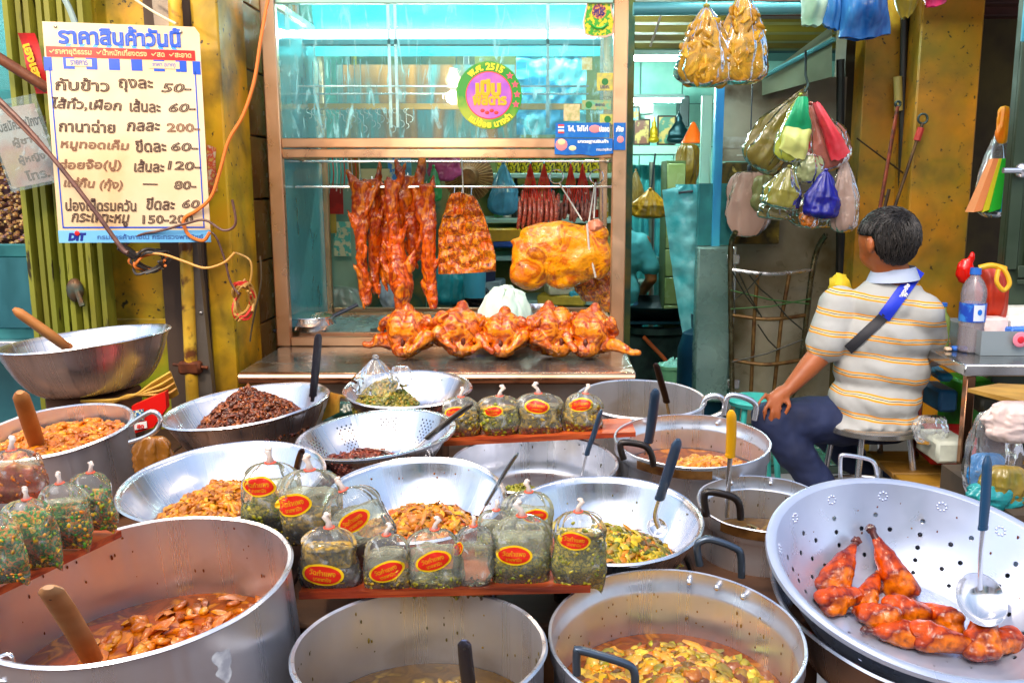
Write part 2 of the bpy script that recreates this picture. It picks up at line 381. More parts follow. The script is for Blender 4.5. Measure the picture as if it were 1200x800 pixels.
# painted board behind sign
bd = mat('green_yellow_board', '8E9A18', .5, 0, 'D89A10', 2.2, lo=.42, hi=.6, bump=.2, dirt='4A4A14', dscale=6, dlo=.48, dhi=.7, chip='2E2A10', cscale=46, clo=.63, chi=.68)
t = thing('painted_board', 'flat green and yellow painted metal board behind the price board', 'board', (-1.45, 3.2, 0))
MB().span((X_(120, 300, 3.14), 3.14, 0), (a - .004, 3.2, 2.9)).build('sheet', bd, t)
MB().span((X_(120, 300, 3.14), 3.125, .9), (a - .02, 3.139, .94), bev=.004).build('rail', yel, t)
# folding shutter, every slat its own part
sh = thing('folding_shutter', 'folded olive green metal shutter with upright slats behind the price board', 'shutter', (-1.75, 3.05, 0))
slm = mat('olive_shutter_paint', '9A9A34', .45, 0, '7E8A2A', 6, stretch=(1, 1, .15), dirt='5A4A10', dscale=4, dlo=.45, dhi=.7, rvar=.1, bump=.2, chip='2E2810', cscale=46, clo=.63, chi=.68)
xa = X_(34, 300, 3.02); xb = X_(126, 300, 3.02); ns = 8; dx = (xb - xa) / ns
for i in range(ns):
    x = xa + i * dx
    m = MB(); pr = [(0, 0), (dx * .22, -.028), (dx * .72, -.028), (dx * .94, 0), (dx * .94, .02), (0, .02)]
    m.add([(x + p[0], 3.02 + p[1] + (i % 2) * .014, z) for z in (0, 2.9) for p in pr], [(k, (k + 1) % 6, (k + 1) % 6 + 6, k + 6) for k in range(6)] + [tuple(range(5, -1, -1)), tuple(range(6, 12))])
    m.build('slat', slm, sh)
p = P(88, 340, 2.985)
m = MB(); m.ell(p, (.028, .02, .04), 12, 8); m.tube([p + Vector((0, -.005, .03)), p + Vector((.03, -.02, -.05))], .009, 8)
m.build('latch', mat('corroded_latch', '4C5A50', .5, .6, '6A4A30', 30), sh)
m = MB(); m.span((xa, 2.995, 2.3), (xb, 3.0, 2.33)); m.build('crossbar', slm, sh)
# slats of the upper frame, left of board, and flat posts
def leaning_bar(name, label, cat, p0, p1, wd, th, m, extra=None):
    t = thing(name, label, cat, p1)
    d = (p1 - p0).normalized(); sx = Vector((1, 0, 0)); sx = (sx - d * sx.dot(d)).normalized(); sy = d.cross(sx)
    vs = []
    for q in (p0, p1):
        for u, v in ((-1, -1), (1, -1), (1, 1), (-1, 1)): vs.append(q + sx * u * wd / 2 + sy * v * th / 2)
    MB().add(vs, [(0, 1, 2, 3), (7, 6, 5, 4), (0, 4, 5, 1), (1, 5, 6, 2), (2, 6, 7, 3), (3, 7, 4, 0)]).build('bar', m, t, smooth=0)
    return t
p0 = P(184, -70, 3.05); p1 = P(247, 520, 3.05)
t = leaning_bar('metal_post', 'grey worn flat metal post leaning against the yellow pillar', 'post', p0, p1, .062, .03, mat('worn_grey_metal', '8A8278', .4, .5, '5C5048', 8, stretch=(1, 1, .2), rvar=.1, bump=.1))
for k in (.25, .5, .72, .9):
    q = p0.lerp(p1, k) + Vector((.02, -.018, 0)); MB().ell(q, (.006, .004, .006), 8, 6).build('bolt', STEELD, t)
t = thing('rusty_pipe', 'yellow rust-flecked pipe with a clamp beside the grey post', 'pipe', P(226, 500, 3.0))
p0 = P(205, 0, 3.03); p1 = P(228, 520, 3.03)
MB().tube([p0, p0.lerp(p1, .5), p1], .021, 14).build('tube', mat('flaking_yellow_pipe', 'D8A020', .5, 0, 'E0B83A', 12, dirt='6A3A14', dscale=14, dlo=.5, dhi=.6, bump=.3), t)
q = p0.lerp(p1, .815); m = MB(); m.box(q, (.075, .05, .045), bev=.008); m.tube([q + Vector((-.06, 0, .01)), q + Vector((.06, -.01, 0))], .006, 6)
m.build('clamp', mat('rusty_iron', '7A3C1C', .7, .3, '4A2412', 30, bump=.4), t)

# ---- left display case
t = thing('display_case', 'teal glass display case at the left edge behind the shutter', 'display case', (-2.2, 3.3, 0))
x0, x1, y0 = -3.1, X_(31, 100, 3.15), 3.15
fr = mat('teal_case_frame', '4C9C9C', .3, .6, '2E6C70', 5)
for z in (.86, 1.15, 1.66, 2.3): MB().span((x0, y0, z), (x1, y0 + .04, z + .045), bev=.004).build('rail', fr, t)
for x in (x0, x1 - .04): MB().span((x, y0 - .003, .3), (x + .04, y0 + .037, 2.5), bev=.004).build('post', fr, t)
MB().span((x0 + .04, y0 + .02, 1.71), (x1 - .04, y0 + .025, 2.3)).build('pane', film('case_glass', (.7, .95, .95), .15, (.4, .7, .7)), t, smooth=0)
MB().span((x0, y0 + .5, .3), (x1, y0 + .54, 2.5)).build('back_panel', mat('case_back_teal', '2F7F86', .35, 0, '57A9A6', 3), t)
MB().span((x0, y0 + .05, 1.155), (x1 - .03, y0 + .5, 1.17)).build('shelf', STEELD, t)
MB().span((x0 + .04, y0 - .006, .905), (x1 - .04, y0 + .03, 1.15)).build('panel', mat('case_lower_steel', '5BA4AC', .2, .7, '2F6E78', 3, stretch=(1, 1, .4), rvar=.1), t)
MB().span((x0, y0 - .05, .84), (x1 - .01, y0 - .008, .865), bev=.004).build('ledge', STEELP, t)
m = MB(); m.tube([(x0 + .1, y0 + .2, 2.06), (x1 - .08, y0 + .2, 2.06)], .014, 10)
m.build('fluorescent_tube', mat('tube_glow', (.72, 1, .98), emit=16), t)
# seeds behind glass
m = MB()
for i in range(1500):
    px_ = R.uniform(-2.35, x1 - .05); pz = R.uniform(1.19, 1.62)
    m.ell((px_, y0 + .12 + R.uniform(-.02, .02) + (pz - 1.2) * .1, pz), (.009, .008, .007), 5, 3)
o = m.build('dried_bean', mat('dried_beans', 'C8A058', .5, island=['8A5030', 'E0C070', '5A3048', 'C89048', '6A5A78', 'D8B868']))
tag(o, 'brown and purple dried beans heaped behind the left display case glass', kind='stuff')
o2 = MB().span((-2.4, y0 + .16, 1.18), (x1 - .045, y0 + .22, 1.64), bev=.02).build('bean_sack', mat('sack', '6A4438', .8, 0, '3A2430', 30))
tag(o2, 'dark sack of beans standing inside the left display case', 'sack')

# ================================================================== GLASS CABINET ON COUNTER
CX0, CX1 = X_(280, 443, 2.9), X_(745, 443, 2.9); CZ = PZ(500, 440, 0).z
CZ = P(500, 436, 2.9).z; FY = 3.37; BY = 4.08
ct = thing('counter', 'stained steel serving counter under the glass meat cabinet', 'counter', ((CX0 + CX1) / 2, 3.3, 0))
stain = mat('stained_steel_top', (.50, .46, .40), .22, .85, (.36, .33, .28), 3, rvar=.12, dirt=(.20, .11, .03), dscale=5, dlo=.56, dhi=.70, bump=.1)
m = MB().span((CX0, 2.905, CZ - .02), (CX1, 4.15, CZ), bev=.004); m.build('top', stain, ct)
m = MB().tube([(CX0 + .004, 2.9, CZ - .02), (CX1 - .004, 2.9, CZ - .02)], .021, 12); m.build('rolled_edge', mat('warm_rolled_steel', 'F0B890', .22, 1, 'C09070', 6, rvar=.08), ct)
MB().span((CX0 + .03, 2.96, .05), (CX1 - .03, 2.98, CZ - .042)).build('front_panel', STEELD, ct)
MB().span((CX1 - .05, 2.985, .05), (CX1 - .03, 4.1, CZ - .024)).build('side_panel', STEELD, ct)
cb = thing('glass_cabinet', 'steel framed glass meat cabinet lit inside and stuck with stickers', 'cabinet', ((CX0 + CX1) / 2, FY, CZ))
fx0 = X_(304, 5, FY); fx1 = X_(737, 5, FY); Wp = .052
ztop = P(500, 4, FY).z; zm1 = P(500, 162, FY).z; zm0 = P(500, 185, FY).z
for nm, x, y in (('post', fx0, FY), ('post', fx1 - Wp, FY), ('post', fx0 + .01, BY), ('post', fx1 - Wp - .005, BY)):
    w2 = Wp if y == FY else .035
    MB().span((x, y, CZ + .0005), (x + w2, y + .035, ztop + .3), bev=.004).build(nm, STEELW, cb)
for z0, z1, y in ((ztop, ztop + .05, FY), (zm0, (zm0 + zm1) / 2 - .0035, FY), ((zm0 + zm1) / 2 + .001, zm1, FY), (CZ + .001, CZ + .035, FY), (CZ + .03, CZ + .05, BY)):
    MB().span((fx0 + Wp + .001, y + .003, z0), (fx1 - Wp - .001, y + .032, z1), bev=.003).build('rail', STEELW if z0 < ztop else mat('pale_teal_rail', 'A8D0C0', .3, .6), cb)
for x in (fx0 + .012, fx1 - Wp + .012):
    for z in (zm0, ztop, CZ + .004): MB().span((x, FY + .036, z), (x + .025, BY - .001, z + .03), bev=.003).build('side_rail', STEELW, cb)
GL = film('cabinet_glass', (.90, 1, 1), .07, (.45, .95, 1), .03, 1.32, scratch=.55, sscale=9, stretch=(3.5, 1, .8), bump=.02)
MB().span((fx0 + Wp + .001, FY + .014, zm1 + .002), (fx1 - Wp - .001, FY + .018, ztop - .001)).build('front_pane', GL, cb, smooth=0)
SG = film('side_glass', (.45, .9, .88), .55, (.22, .72, .74), .05, 1.5, scratch=.4, sscale=7)
MB().span((fx0 + .022, FY + .037, CZ + .036), (fx0 + .026, BY - .002, zm0 - .001)).build('side_pane', SG, cb, smooth=0)
MB().span((fx0 + .022, FY + .037, zm0 + .031), (fx0 + .026, BY - .002, ztop - .001)).build('side_pane', SG, cb, smooth=0)
MB().span((fx1 - Wp + .022, FY + .037, zm0 + .031), (fx1 - Wp + .026, BY - .002, ztop - .001)).build('side_pane', film('right_glass', (.75, 1, 1), .1, (.4, .8, .85), .04, 1.5, scratch=.4, sscale=7), cb, smooth=0)
# upper inside: sloping reflector sheet, shelf rails, tube
refl = mat('bright_teal_reflector', '18B4CC', .3, .3, '5FDCE0', 4, stretch=(.5, 1, 1.5), rvar=.1, bump=.2, bscale=14)
z_t = P(500, 8, 3.9).z
MB().add([(fx0 + .03, 3.99, z_t + .05), (fx1 - Wp, 3.99, z_t + .05), (fx1 - Wp, 4.03, P(500, 66, 4.03).z), (fx0 + .03, 4.03, P(500, 66, 4.03).z)], [(0, 1, 2, 3)]).build('reflector_sheet', refl, cb)
zt = P(500, 40, 3.85).z
m = MB().tube([(X_(350, 40, 3.85), 3.85, zt), (X_(700, 40, 3.85), 3.85, zt)], .014, 12)
m.build('fluorescent_tube', mat('cabinet_tube_glow', (.80, 1, .98), emit=30), cb)
MB().span((X_(344, 50, 3.85), 3.83, P(500, 54, 3.85).z), (X_(704, 50, 3.85), 3.87, P(500, 46, 3.85).z), bev=.004).build('batten', mat('teal_batten', '4E8E98', .3, .5), cb)
for k, (py, pw, mt) in enumerate(((101, 2, STEELP), (110, 2, STEELP), (125, 7, mat('amber_rail', 'C89448', .35, .7)))):
    y = 3.6 + .14 * k; z = P(500, py, y).z; hh = M_(pw, P(500, py, y)) / 2
    MB().span((X_(348, py, y), y, z - hh), (X_(690, py, y), y + .02, z + hh), bev=.001).build('shelf_rail', mt, cb)
for px_ in (349, 455, 463, 640, 703):
    y = 3.83; MB().span((X_(px_, 100, y), y, P(px_, 150, y).z), (X_(px_ + 4, 100, y), y + .012, z_t), bev=.001).build('hanger_strip', STEELP, cb)
for k in range(22):
    px_ = 362 + k * 5.6 + (k % 3); q = P(px_, 127, 3.83); s_ = .010 + .004 * (k % 2)
    MB().tube(arc(q + Vector((0, 0, -s_)), s_, pi * .5, pi * 1.5, 6) + arc(q + Vector((0, 0, -s_ * 3 - .02 * (k % 3))), s_, pi * .5, -pi * .5, 6), .0018, 5).build('hook', STEELP, cb)
for k in range(9):
    px_ = 366 + k * 7; q = P(px_, 70, 3.9); MB().tube([q, P(px_ + 1, 112 + 6 * (k % 3), 3.9)], .0022, 5).build('skewer', STEELP, cb)
# boards behind the upper glass
br = mat('brown_ply_board', 'B87628', .4, 0, ['8A5A28', '4A8A88', 'C8923A'], 3, stretch=(4, 1, .5), rvar=.1, bump=.1, dirt='5A3A18', dscale=3)
MB().span((X_(395, 80, 4.06), 4.062, P(400, 176, 4.06).z), (X_(610, 80, 4.06), 4.075, P(400, 76, 4.06).z)).build('back_board', br, cb)
ws = mat('blue_crumpled_foil', '2C9CC8', .3, .3, '78D8E4', 9, lo=.45, hi=.55, bump=1.4, bscale=14)
MB().grid(lambda u, v: (X_(605, 80, 4.05) + u * .30, 4.05 + .02 * noise.noise(Vector((u * 9, v * 9, 0))), P(600, 158, 4.05).z + v * .33), 24, 20).build('foil_sheet', ws, cb)
# hanging rail and hooks
ry = 3.62; rz = P(450, 219, ry).z
MB().tube([(fx0 + .03, ry, rz), (fx1 - .03, ry, rz)], .005, 8).build('hanging_rod', STEELP, cb)
MB().tube([(fx0 + .03, ry + .12, rz + .10), (fx1 - .03, ry + .12, rz + .10)], .005, 8).build('hanging_rod', STEELP, cb)

# ---- stickers on the glass: flat prints on the front pane
SY = FY + .0125
def fsp(px, py): return P(px, py, SY)
def disc(c, r, y, n=40, r0=0, a0=0, a1=2 * pi):
    m = MB(); 
    if r0: m.grid(lambda u, v: (c[0] + cos(a0 + (a1 - a0) * u) * (r0 + (r - r0) * v), y, c[2] + sin(a0 + (a1 - a0) * u) * (r0 + (r - r0) * v)), n, 1)
    else:
        m.add([(c[0], y, c[2])] + [(c[0] + cos(2 * pi * k / n) * r, y, c[2] + sin(2 * pi * k / n) * r) for k in range(n)], [(0, 1 + k, 1 + (k + 1) % n) for k in range(n)])
    return m
c = fsp(573, 112); r = M_(38.5, c)
t = thing('round_sticker', 'round green and pink sticker with golden lettering on the cabinet glass', 'sticker', c)
green = mat('print_green', '2FA838', .4); gold = mat('print_gold', 'E8AC08', .4); white = mat('print_white', 'F2F2EE', .4); redp = mat('print_red', 'E8332A', .4); bluep = mat('print_blue', '1570D8', .4)
disc(c, r, SY).build('ring', mat('sticker_ring', '159020', .4, 0, 'A0B020', 5, lo=.5, hi=.62), t, smooth=0)
disc(c, r * .71, SY - .0006).build('rim', redp, t, smooth=0)
disc(c, r * .68, SY - .0012).build('centre', mat('sticker_violet', '9040C8', .4, 0, 'D070B0', 10), t, smooth=0)
m = MB(); put_text(m, 'เปิบ', c + Vector((0, -.002, 0)), (1, 0, 0), (0, 0, 1), -r * .02, r * .22, width=r * .78, height=r * .52, bold=.075)
put_text(m, 'พิสดาร', c + Vector((0, -.002, 0)), (1, 0, 0), (0, 0, 1), r * .02, -r * .13, width=r * 1.05, height=r * .34, bold=.06)
m.build('lettering', gold, t, smooth=0)
def arcfn(c, rr, top):
    def f(a, b, d):
        th = (pi / 2 - a / rr) if top else (-pi / 2 + a / rr); q = rr + (b if top else -b)
        return Vector((c[0] + cos(th) * q, c[1] - .0018 - d, c[2] + sin(th) * q))
    return f
m = MB(); put_text(m, 'พ.ศ. 2515', None, (1, 0, 0), (0, 0, 1), -r * .1, 0, width=r * 1.15, height=r * .22, bold=.05, fn=arcfn(c, r * .85, True)); m.build('lettering', mat('print_yellow', 'F5E02A', .4), t, smooth=0); m = MB()
put_text(m, 'แม่ช้อย นางรำ', None, (1, 0, 0), (0, 0, 1), r * .05, 0, width=r * 1.35, height=r * .24, bold=.05, fn=arcfn(c, r * .85, False))
m.build('lettering', mat('print_yellow', 'F5E02A', .4), t, smooth=0)
def star(cx_, cz_, rr, y): return [(cx_ + cos(pi / 2 + k * pi / 5) * (rr if k % 2 == 0 else rr * .45), cz_ + sin(pi / 2 + k * pi / 5) * (rr if k % 2 == 0 else rr * .45)) for k in range(10)]
for k in range(4):
    a_ = radians(42 - k * 20); q = (c[0] + cos(a_) * r * .86, c[2] + sin(a_) * r * .86)
    MB().poly(star(0, 0, r * .12, 0), .0004, (q[0], SY - .0012, q[1]), (1, 0, 0), (0, 0, 1)).build('star', mat('print_pink_red', 'F0506A', .4), t, smooth=0)
m = MB()
for k in range(4): m.ell((c[0] + (-.2 + k * .14) * r, SY - .001, c[2] + (-.45 - .06 * (k % 2)) * r), (r * .08, .0008, r * .06), 8, 4)
m.build('heart_mark', redp, t)
# crest sticker at top right of the glass
c = fsp(702, 18); u = M_(1, c)
t = thing('crest_sticker', 'yellow and green crest sticker at the top right of the cabinet glass', 'sticker', c)
out = [(-17, -22), (-8, -25), (8, -25), (17, -22), (19, -8), (16, 2), (14, 14), (10, 22), (8, 32), (-8, 32), (-10, 22), (-14, 14), (-17, 2), (-19, -8)]
MB().poly([(a * u, b * u) for a, b in out], .0004, c, (1, 0, 0), (0, 0, 1)).build('backing', mat('print_pale_pink', 'F0B8A0', .4), t, smooth=0)
MB().poly([(a * u * .9, b * u * .92) for a, b in out], .0004, c + Vector((0, -.0006, 0)), (1, 0, 0), (0, 0, 1)).build('shield', mat('print_lime', 'D8C818', .4, 0, '3FA028', 60, lo=.45, hi=.52), t, smooth=0)
disc(c + Vector((0, 0, u * 4)), u * 8.5, SY - .0016, 24).build('medallion', mat('print_orange', 'E8A040', .4, 0, '7A2058', 110, lo=.45, hi=.55), t, smooth=0)
m = MB(); put_text(m, 'ภปร', c + Vector((0, -.0022, u * 4)), (1, 0, 0), (0, 0, 1), 0, 0, width=u * 12, height=u * 9, bold=.04); m.build('monogram', mat('print_navy', '1A1A70', .4), t, smooth=0)
m = MB(); m.tube(arc(c + Vector((0, -.002, -u * 4)), u * 11, radians(215), radians(325), 8), u * 1.6, 6); m.build('ribbon', green, t)
for k, (px_, py_, w_, h_, mm, lb) in enumerate(((709, 96, 19, 20, 'D8C850', 'small square yellow sticker high on the right cabinet post'), (712, 140, 18, 12, 'D0D050', 'yellow sticker just above the blue chicken sign'), (670, 132, 19, 19, 'E0C898', 'blank cream paper square left of the small teal sticker'), (699, 123, 34, 11, '50B090', 'thin teal strip sticker above the blue chicken sign'), (688, 75, 12, 14, 'B8D0B0', 'faded scrap of sticker near the top right glass'))):
    c = fsp(px_, py_); u = M_(1, c)
    t = thing('small_sticker', lb, 'sticker', c)
    MB().poly([(-w_ / 2 * u, -h_ / 2 * u), (w_ / 2 * u, -h_ / 2 * u), (w_ / 2 * u, h_ / 2 * u), (-w_ / 2 * u, h_ / 2 * u)], .0005, c, (1, 0, 0), (0, 0, 1)).build('paper', mat('paper_' + mm, mm, .5, 0, 'A8A868', 60), t, smooth=0)
    if k in (0, 1, 3):
        disc(c + Vector((-u * (9 if k == 3 else 0), 0, 0)), u * 4, SY - .0008, 16).build('emblem', mat('print_dark_green', '2A7A3A' if k < 3 else 'C8C8A0', .4), t, smooth=0)
        m = MB(); put_text(m, 'มอก.' if k < 2 else 'สะอาด', c + Vector((u * (4 if k == 3 else 0), -.001, -u * (6 if k < 2 else 0))), (1, 0, 0), (0, 0, 1), 0, 0, width=u * 11, bold=.03); m.build('lettering', mat('print_navy', '1A1A70'), t, smooth=0)
# blue chicken sign over the rail
by = FY - .004; c = P(693, 163.5, by); u = M_(1, c)
t = thing('blue_sign', 'torn blue sign with white lettering and a pink chicken across the cabinet rail', 'sign', c)
for (xa_, xb_, ya_, yb_) in ((-42, 21, 2, 19), (26, 40, -12, 19), (-43, 36, -18, 1)):
    pts = [(xa_, ya_), (xb_, ya_ + (2 if ya_ == -18 else 0)), (xb_, yb_), (xa_, yb_)]
    if ya_ == -18: pts = [(-43, -17), (-28, -18), (-12, -17), (2, -19), (14, -17.5), (26, -16), (25, -12), (25, 1), (-43, 1)]
    MB().poly([(a * u, b * u) for a, b in pts], .002, c, (1, 0, 0), (0, 0, 1)).build('panel', mat('blue_sign_print', '1272C8', .35, 0, '0E5CB0', 12, dirt='3A8AC8', dscale=30), t, smooth=0)
c2 = c + Vector((0, -.0024, 0))
m = MB(); put_text(m, 'ไก่, ไข่ไก่', c2, (1, 0, 0), (0, 0, 1), -16 * u, 12 * u, width=24 * u, height=8 * u, bold=.05); put_text(m, 'ปลอด', c2, (1, 0, 0), (0, 0, 1), 15 * u, 12 * u, width=12 * u, height=7 * u, bold=.05); put_text(m, 'ภัย', c2, (1, 0, 0), (0, 0, 1), 33 * u, 12 * u, width=9 * u, height=7 * u, bold=.05)
put_text(m, 'กรมปศุสัตว์', c2, (1, 0, 0), (0, 0, 1), 15 * u, -12 * u, width=18 * u, height=4 * u, bold=.03)
put_text(m, 'มาตรฐานสินค้า', c2, (1, 0, 0), (0, 0, 1), 2 * u, -2.5 * u, width=36 * u, height=5 * u, bold=.06); m.build('lettering', white, t, smooth=0)
m = MB()
for k, (z, cc) in enumerate(((16, redp), (14, white), (12, bluep), (10, white), (8, redp))):
    MB().poly([(-39 * u, (z - 1) * u), (-32 * u, (z - 1) * u), (-32 * u, (z + 1) * u), (-39 * u, (z + 1) * u)], .0006, c2, (1, 0, 0), (0, 0, 1)).build('flag_stripe', cc, t, smooth=0)
m = MB(); m.ell(c2 + Vector((-35 * u, 0, -6 * u)), (7 * u, .001, 7 * u), 14, 6); m.ell(c2 + Vector((4 * u, 0, 12 * u)), (7 * u, .001, 4.5 * u), 12, 6); m.ell(c2 + Vector((34 * u, 0, 0)), (4 * u, .001, 4 * u), 12, 6); m.build('chicken_mark', mat('print_pink', 'F58C8C', .4), t)
m = MB(); m.ell(c2 + Vector((-35 * u, -.001, -3 * u)), (4.5 * u, .001, 3.5 * u), 12, 6); m.ell(c2 + Vector((-22 * u, 0, -10 * u)), (4.5 * u, .001, 3 * u), 12, 6); m.build('pale_mark', mat('print_cream', 'F8D8A0', .4), t)

# ---- loose roof beam across the picture top, awning rail of the shop front
t = thing('awning_rail', 'round teal metal rail running above the cabinet into the shop', 'rail', P(800, 10, 4.4))
MB().tube([P(742, 11, 4.4), P(950, 9, 4.4)], .03, 10).build('rail', mat('teal_pipe', '6FB8C0', .35, .3), t)
m = MB().tube([P(762, 55, 4.4), P(775, 17, 4.4)], .006, 6); m.build('tie_rod', STEELD, t)
# ================================================================== MEAT IN THE CABINET
roast = mat('glazed_roast_meat', 'CC3C04', .28, 0, ['F06A06', '9C2202', 'F88A0A', 'B83202'], 16, lo=.3, hi=.7, detail=8, bump=1.1, bscale=75, coat=.25, rvar=.12, distort=1.2, stretch=(1, 1, .55), dirt='4A0E04', dscale=26, dlo=.62, dhi=.76)
rib = mat('roast_rib_meat', 'CC3E04', .3, 0, ['F88406', '8E2402', 'FCA010', 'B03402'], 34, lo=.3, hi=.7, bump=1.5, bscale=70, coat=.25, detail=8, distort=1.0, dirt='3E1206', dscale=40, dlo=.58, dhi=.7)
skin = mat('golden_roast_skin', 'E88804', .3, 0, ['CC5E02', 'FCA408', 'A04802', 'F49806'], 11, lo=.28, hi=.74, bump=1.3, bscale=55, coat=.25, detail=9, rvar=.12, distort=1.4, dirt='7A2E02', dscale=30, dlo=.62, dhi=.76)
chk = mat('roast_chicken_skin', 'CC4A04', .24, 0, ['F47804', '9A2E02', 'FA9208', 'A83402', 'EC6A04'], 15, lo=.27, hi=.78, bump=.8, bscale=95, coat=.35, detail=9, rvar=.12, distort=1.2)
def hook(t, p, top):
    MB().tube([top + Vector((0, 0, .006)), top, p + Vector((0, -.006, .01)), p + Vector((.004, -.004, -.02))], .0022, 6).build('hook', STEELP, t)
strips = [  # centre px at levels (y), widths px, label
 ([(424, 212), (424, 240), (423, 275), (424, 310), (428, 345), (430, 358)], [9, 11, 6, 5, 7, 3], -.02, 'leftmost long thin strip of red roast pork in the cabinet'),
 ([(436, 210), (437, 235), (440, 265), (438, 305), (440, 330), (444, 344)], [9, 10, 7, 6, 5, 3], .03, 'second hanging strip of red roast pork from the left, ending bluntly'),
 ([(452, 216), (451, 250), (451, 280), (451, 310), (455, 332)], [7, 8, 7, 9, 4], .05, 'third hanging strip of roast pork, ridged and half hidden'),
 ([(459, 211), (460, 245), (464, 280), (468, 310), (473, 335), (469, 368)], [8, 7, 8, 11, 12, 5], -.03, 'longest hanging roast pork strip with a wide orange lower half'),
 ([(478, 206), (477, 228), (482, 248), (486, 270), (486, 305)], [9, 14, 11, 9, 7], .04, 'broad short piece of roast pork hanging fifth from the left'),
 ([(500, 216), (500, 240), (502, 262), (502, 290), (503, 320), (506, 345), (508, 362)], [8, 8, 8, 7, 7, 6, 3], -.01, 'rightmost long strip of roast pork beside the rib slab')]
for k, (pts, ws_, dy, lb) in enumerate(strips):
    y = ry - .01 + dy; c = P(pts[0][0], pts[0][1], y)
    t = thing('roast_pork_strip', lb, 'roast meat', c, group='strips of roast pork hanging in the cabinet')
    q = [P(a, b, y + .01 * sin(i * 2.1 + k)) for i, (a, b) in enumerate(pts)]; rr = [M_(w_, q[0]) * 1.1 for w_ in ws_]
    sp = smoothpath(q, 5); rs = []
    for i in range(len(q) - 1): rs += [rr[i] + (rr[i + 1] - rr[i]) * j / 5 for j in range(5)]
    rs.append(rr[-1]); rs = [r_ * 1.12 * (1 + .05 * sin(i * .9 + k * 2)) for i, r_ in enumerate(rs)]
    m = MB(); m.tube(sp, rs, 14, True, .62)
    for i in range(7):
        p_ = sp[int((i + .5) / 7 * len(sp))]; r_ = rs[min(len(rs) - 1, int((i + .5) / 7 * len(rs)))]; sg_ = 1 if (i + k) % 2 else -1
        m.ell(p_ + Vector((sg_ * r_ * R.uniform(.45, .95), R.uniform(-.012, .004), R.uniform(-.01, .01))), (r_ * R.uniform(.3, .5), r_ * .4, r_ * R.uniform(1.4, 2.8)), 10, 7, rot=Euler((0, sg_ * R.uniform(.1, .5), 0)).to_matrix(), nz=.4, seed=i)
    m = fuse(m, .004, 3, .0042, 40, k); m.build('meat', roast, t, smooth=180)
    hook(t, c, Vector((c.x, ry, rz)))
# rib slab
y = ry - .03
t = thing('roast_rib_slab', 'wide slab of crisp roast pork ribs hanging left of centre', 'roast ribs', P(547, 228, y))
pts = [(527, 232), (548, 226), (566, 240), (575, 262), (581, 312), (560, 316), (530, 319), (515, 317), (516, 280), (519, 250)]
cc = P(547, 275, y); 
def slab(u, v):
    yy = 228 + 90 * v; 
    l = 527 + (514 - 527) * min(1, v * 2.2); r_ = 552 + (581 - 552) * min(1, v * 1.25) ** .6
    px_ = l + (r_ - l) * u; py_ = yy + (1 - abs(u * 2 - .9)) * -3 * (1 - v) + 3 * v * (1 - u)
    q = P(px_, py_, y); b = .009 * abs(sin(v * 5.5 * pi + 1.6 * noise.noise(Vector((u * 3, v * 3, 5))) + u * 1.2)) + .006 * abs(sin(u * 7.5 * pi + 2 * noise.noise(Vector((u * 2, v * 5, 9))))) + .004 * sin(u * 9) - .004 * noise.noise(Vector((u * 9, v * 12, 1))) * 3
    q.y -= b + .012 * sin(pi * u); return q
m = MB().grid(slab, 36, 54); n0 = len(m.v)
bk = MB().grid(lambda u, v: slab(1 - u, v) + Vector((0, .03 + .02 * sin(pi * u), 0)), 36, 54); m.add(bk.v, bk.f)
fs = []
m = fuse(MB().add(m.v, m.f).add([], []), .006, 1) if False else m
# side walls
idx = lambda i, j: j * 37 + i
ring = [idx(i, 0) for i in range(37)] + [idx(36, j) for j in range(1, 55)] + [idx(i, 54) for i in range(35, -1, -1)] + [idx(0, j) for j in range(53, 0, -1)]
bidx = lambda i, j: n0 + j * 37 + (36 - i)
ringb = [bidx(i, 0) for i in range(37)] + [bidx(36, j) for j in range(1, 55)] + [bidx(i, 54) for i in range(35, -1, -1)] + [bidx(0, j) for j in range(53, 0, -1)]
for k in range(len(ring)): k2 = (k + 1) % len(ring); m.f.append((ring[k], ringb[k], ringb[k2], ring[k2]))
m.build('meat', rib, t, smooth=60)
for px_ in (532, 541, 552): q = P(px_, 230, y - .01); MB().tube([q, Vector((q.x, ry, rz))] , .002, 6).build('hook', STEELP, t)
MB().tube([P(543, 228, y), P(541, 186, y + .02)], .0025, 6).build('string', mat('white_string', 'D8D4C8'), t)
# big roast piece hung by strings
y = 3.52
t = thing('roast_pork_joint', 'large golden roast pork joint hanging by strings in the centre', 'roast meat', P(650, 260, y))
m = MB()
for px_, py_, rx_, rz_, ry_ in ((645, 300, 44, 30, .07), (620, 318, 22, 22, .06), (665, 285, 38, 22, .06), (692, 274, 22, 12, .03), (618, 300, 20, 22, .05), (640, 285, 30, 18, .05), (612, 283, 16, 4, .02), (688, 300, 26, 10, .03), (660, 325, 20, 14, .04), (676, 302, 36, 27, .06), (702, 302, 14, 26, .04), (650, 272, 42, 13, .04), (672, 322, 24, 12, .04)):
    q = P(px_, py_, y); m.ell(q, (M_(rx_, q), ry_, M_(rz_, q)), 18, 12)
m = fuse(m, .007, 4, .010, 11, 3); m.build('meat', skin, t, smooth=180)
q = P(697, 265, y - .01); m = MB().ell(q, (M_(10, q), .03, M_(8, q)), 12, 8, nz=.3, nsc=14); m.build('knuckle', mat('pale_pork_knuckle', 'E89878', .35, 0, 'D87850', 20, bump=.3), t)
for a_, b_ in (((682, 258), (655, 214)), ((690, 260), (697, 216)), ((696, 256), (698, 214))):
    MB().tube([P(*a_, y - .01), P(*b_, ry)], .003, 6).build('string', MATS['white_string'], t)
MB().tube([P(688, 262, y - .055), P(690, 290, y - .05), P(698, 325, y - .04)], .004, 6).build('string', MATS['white_string'], t)
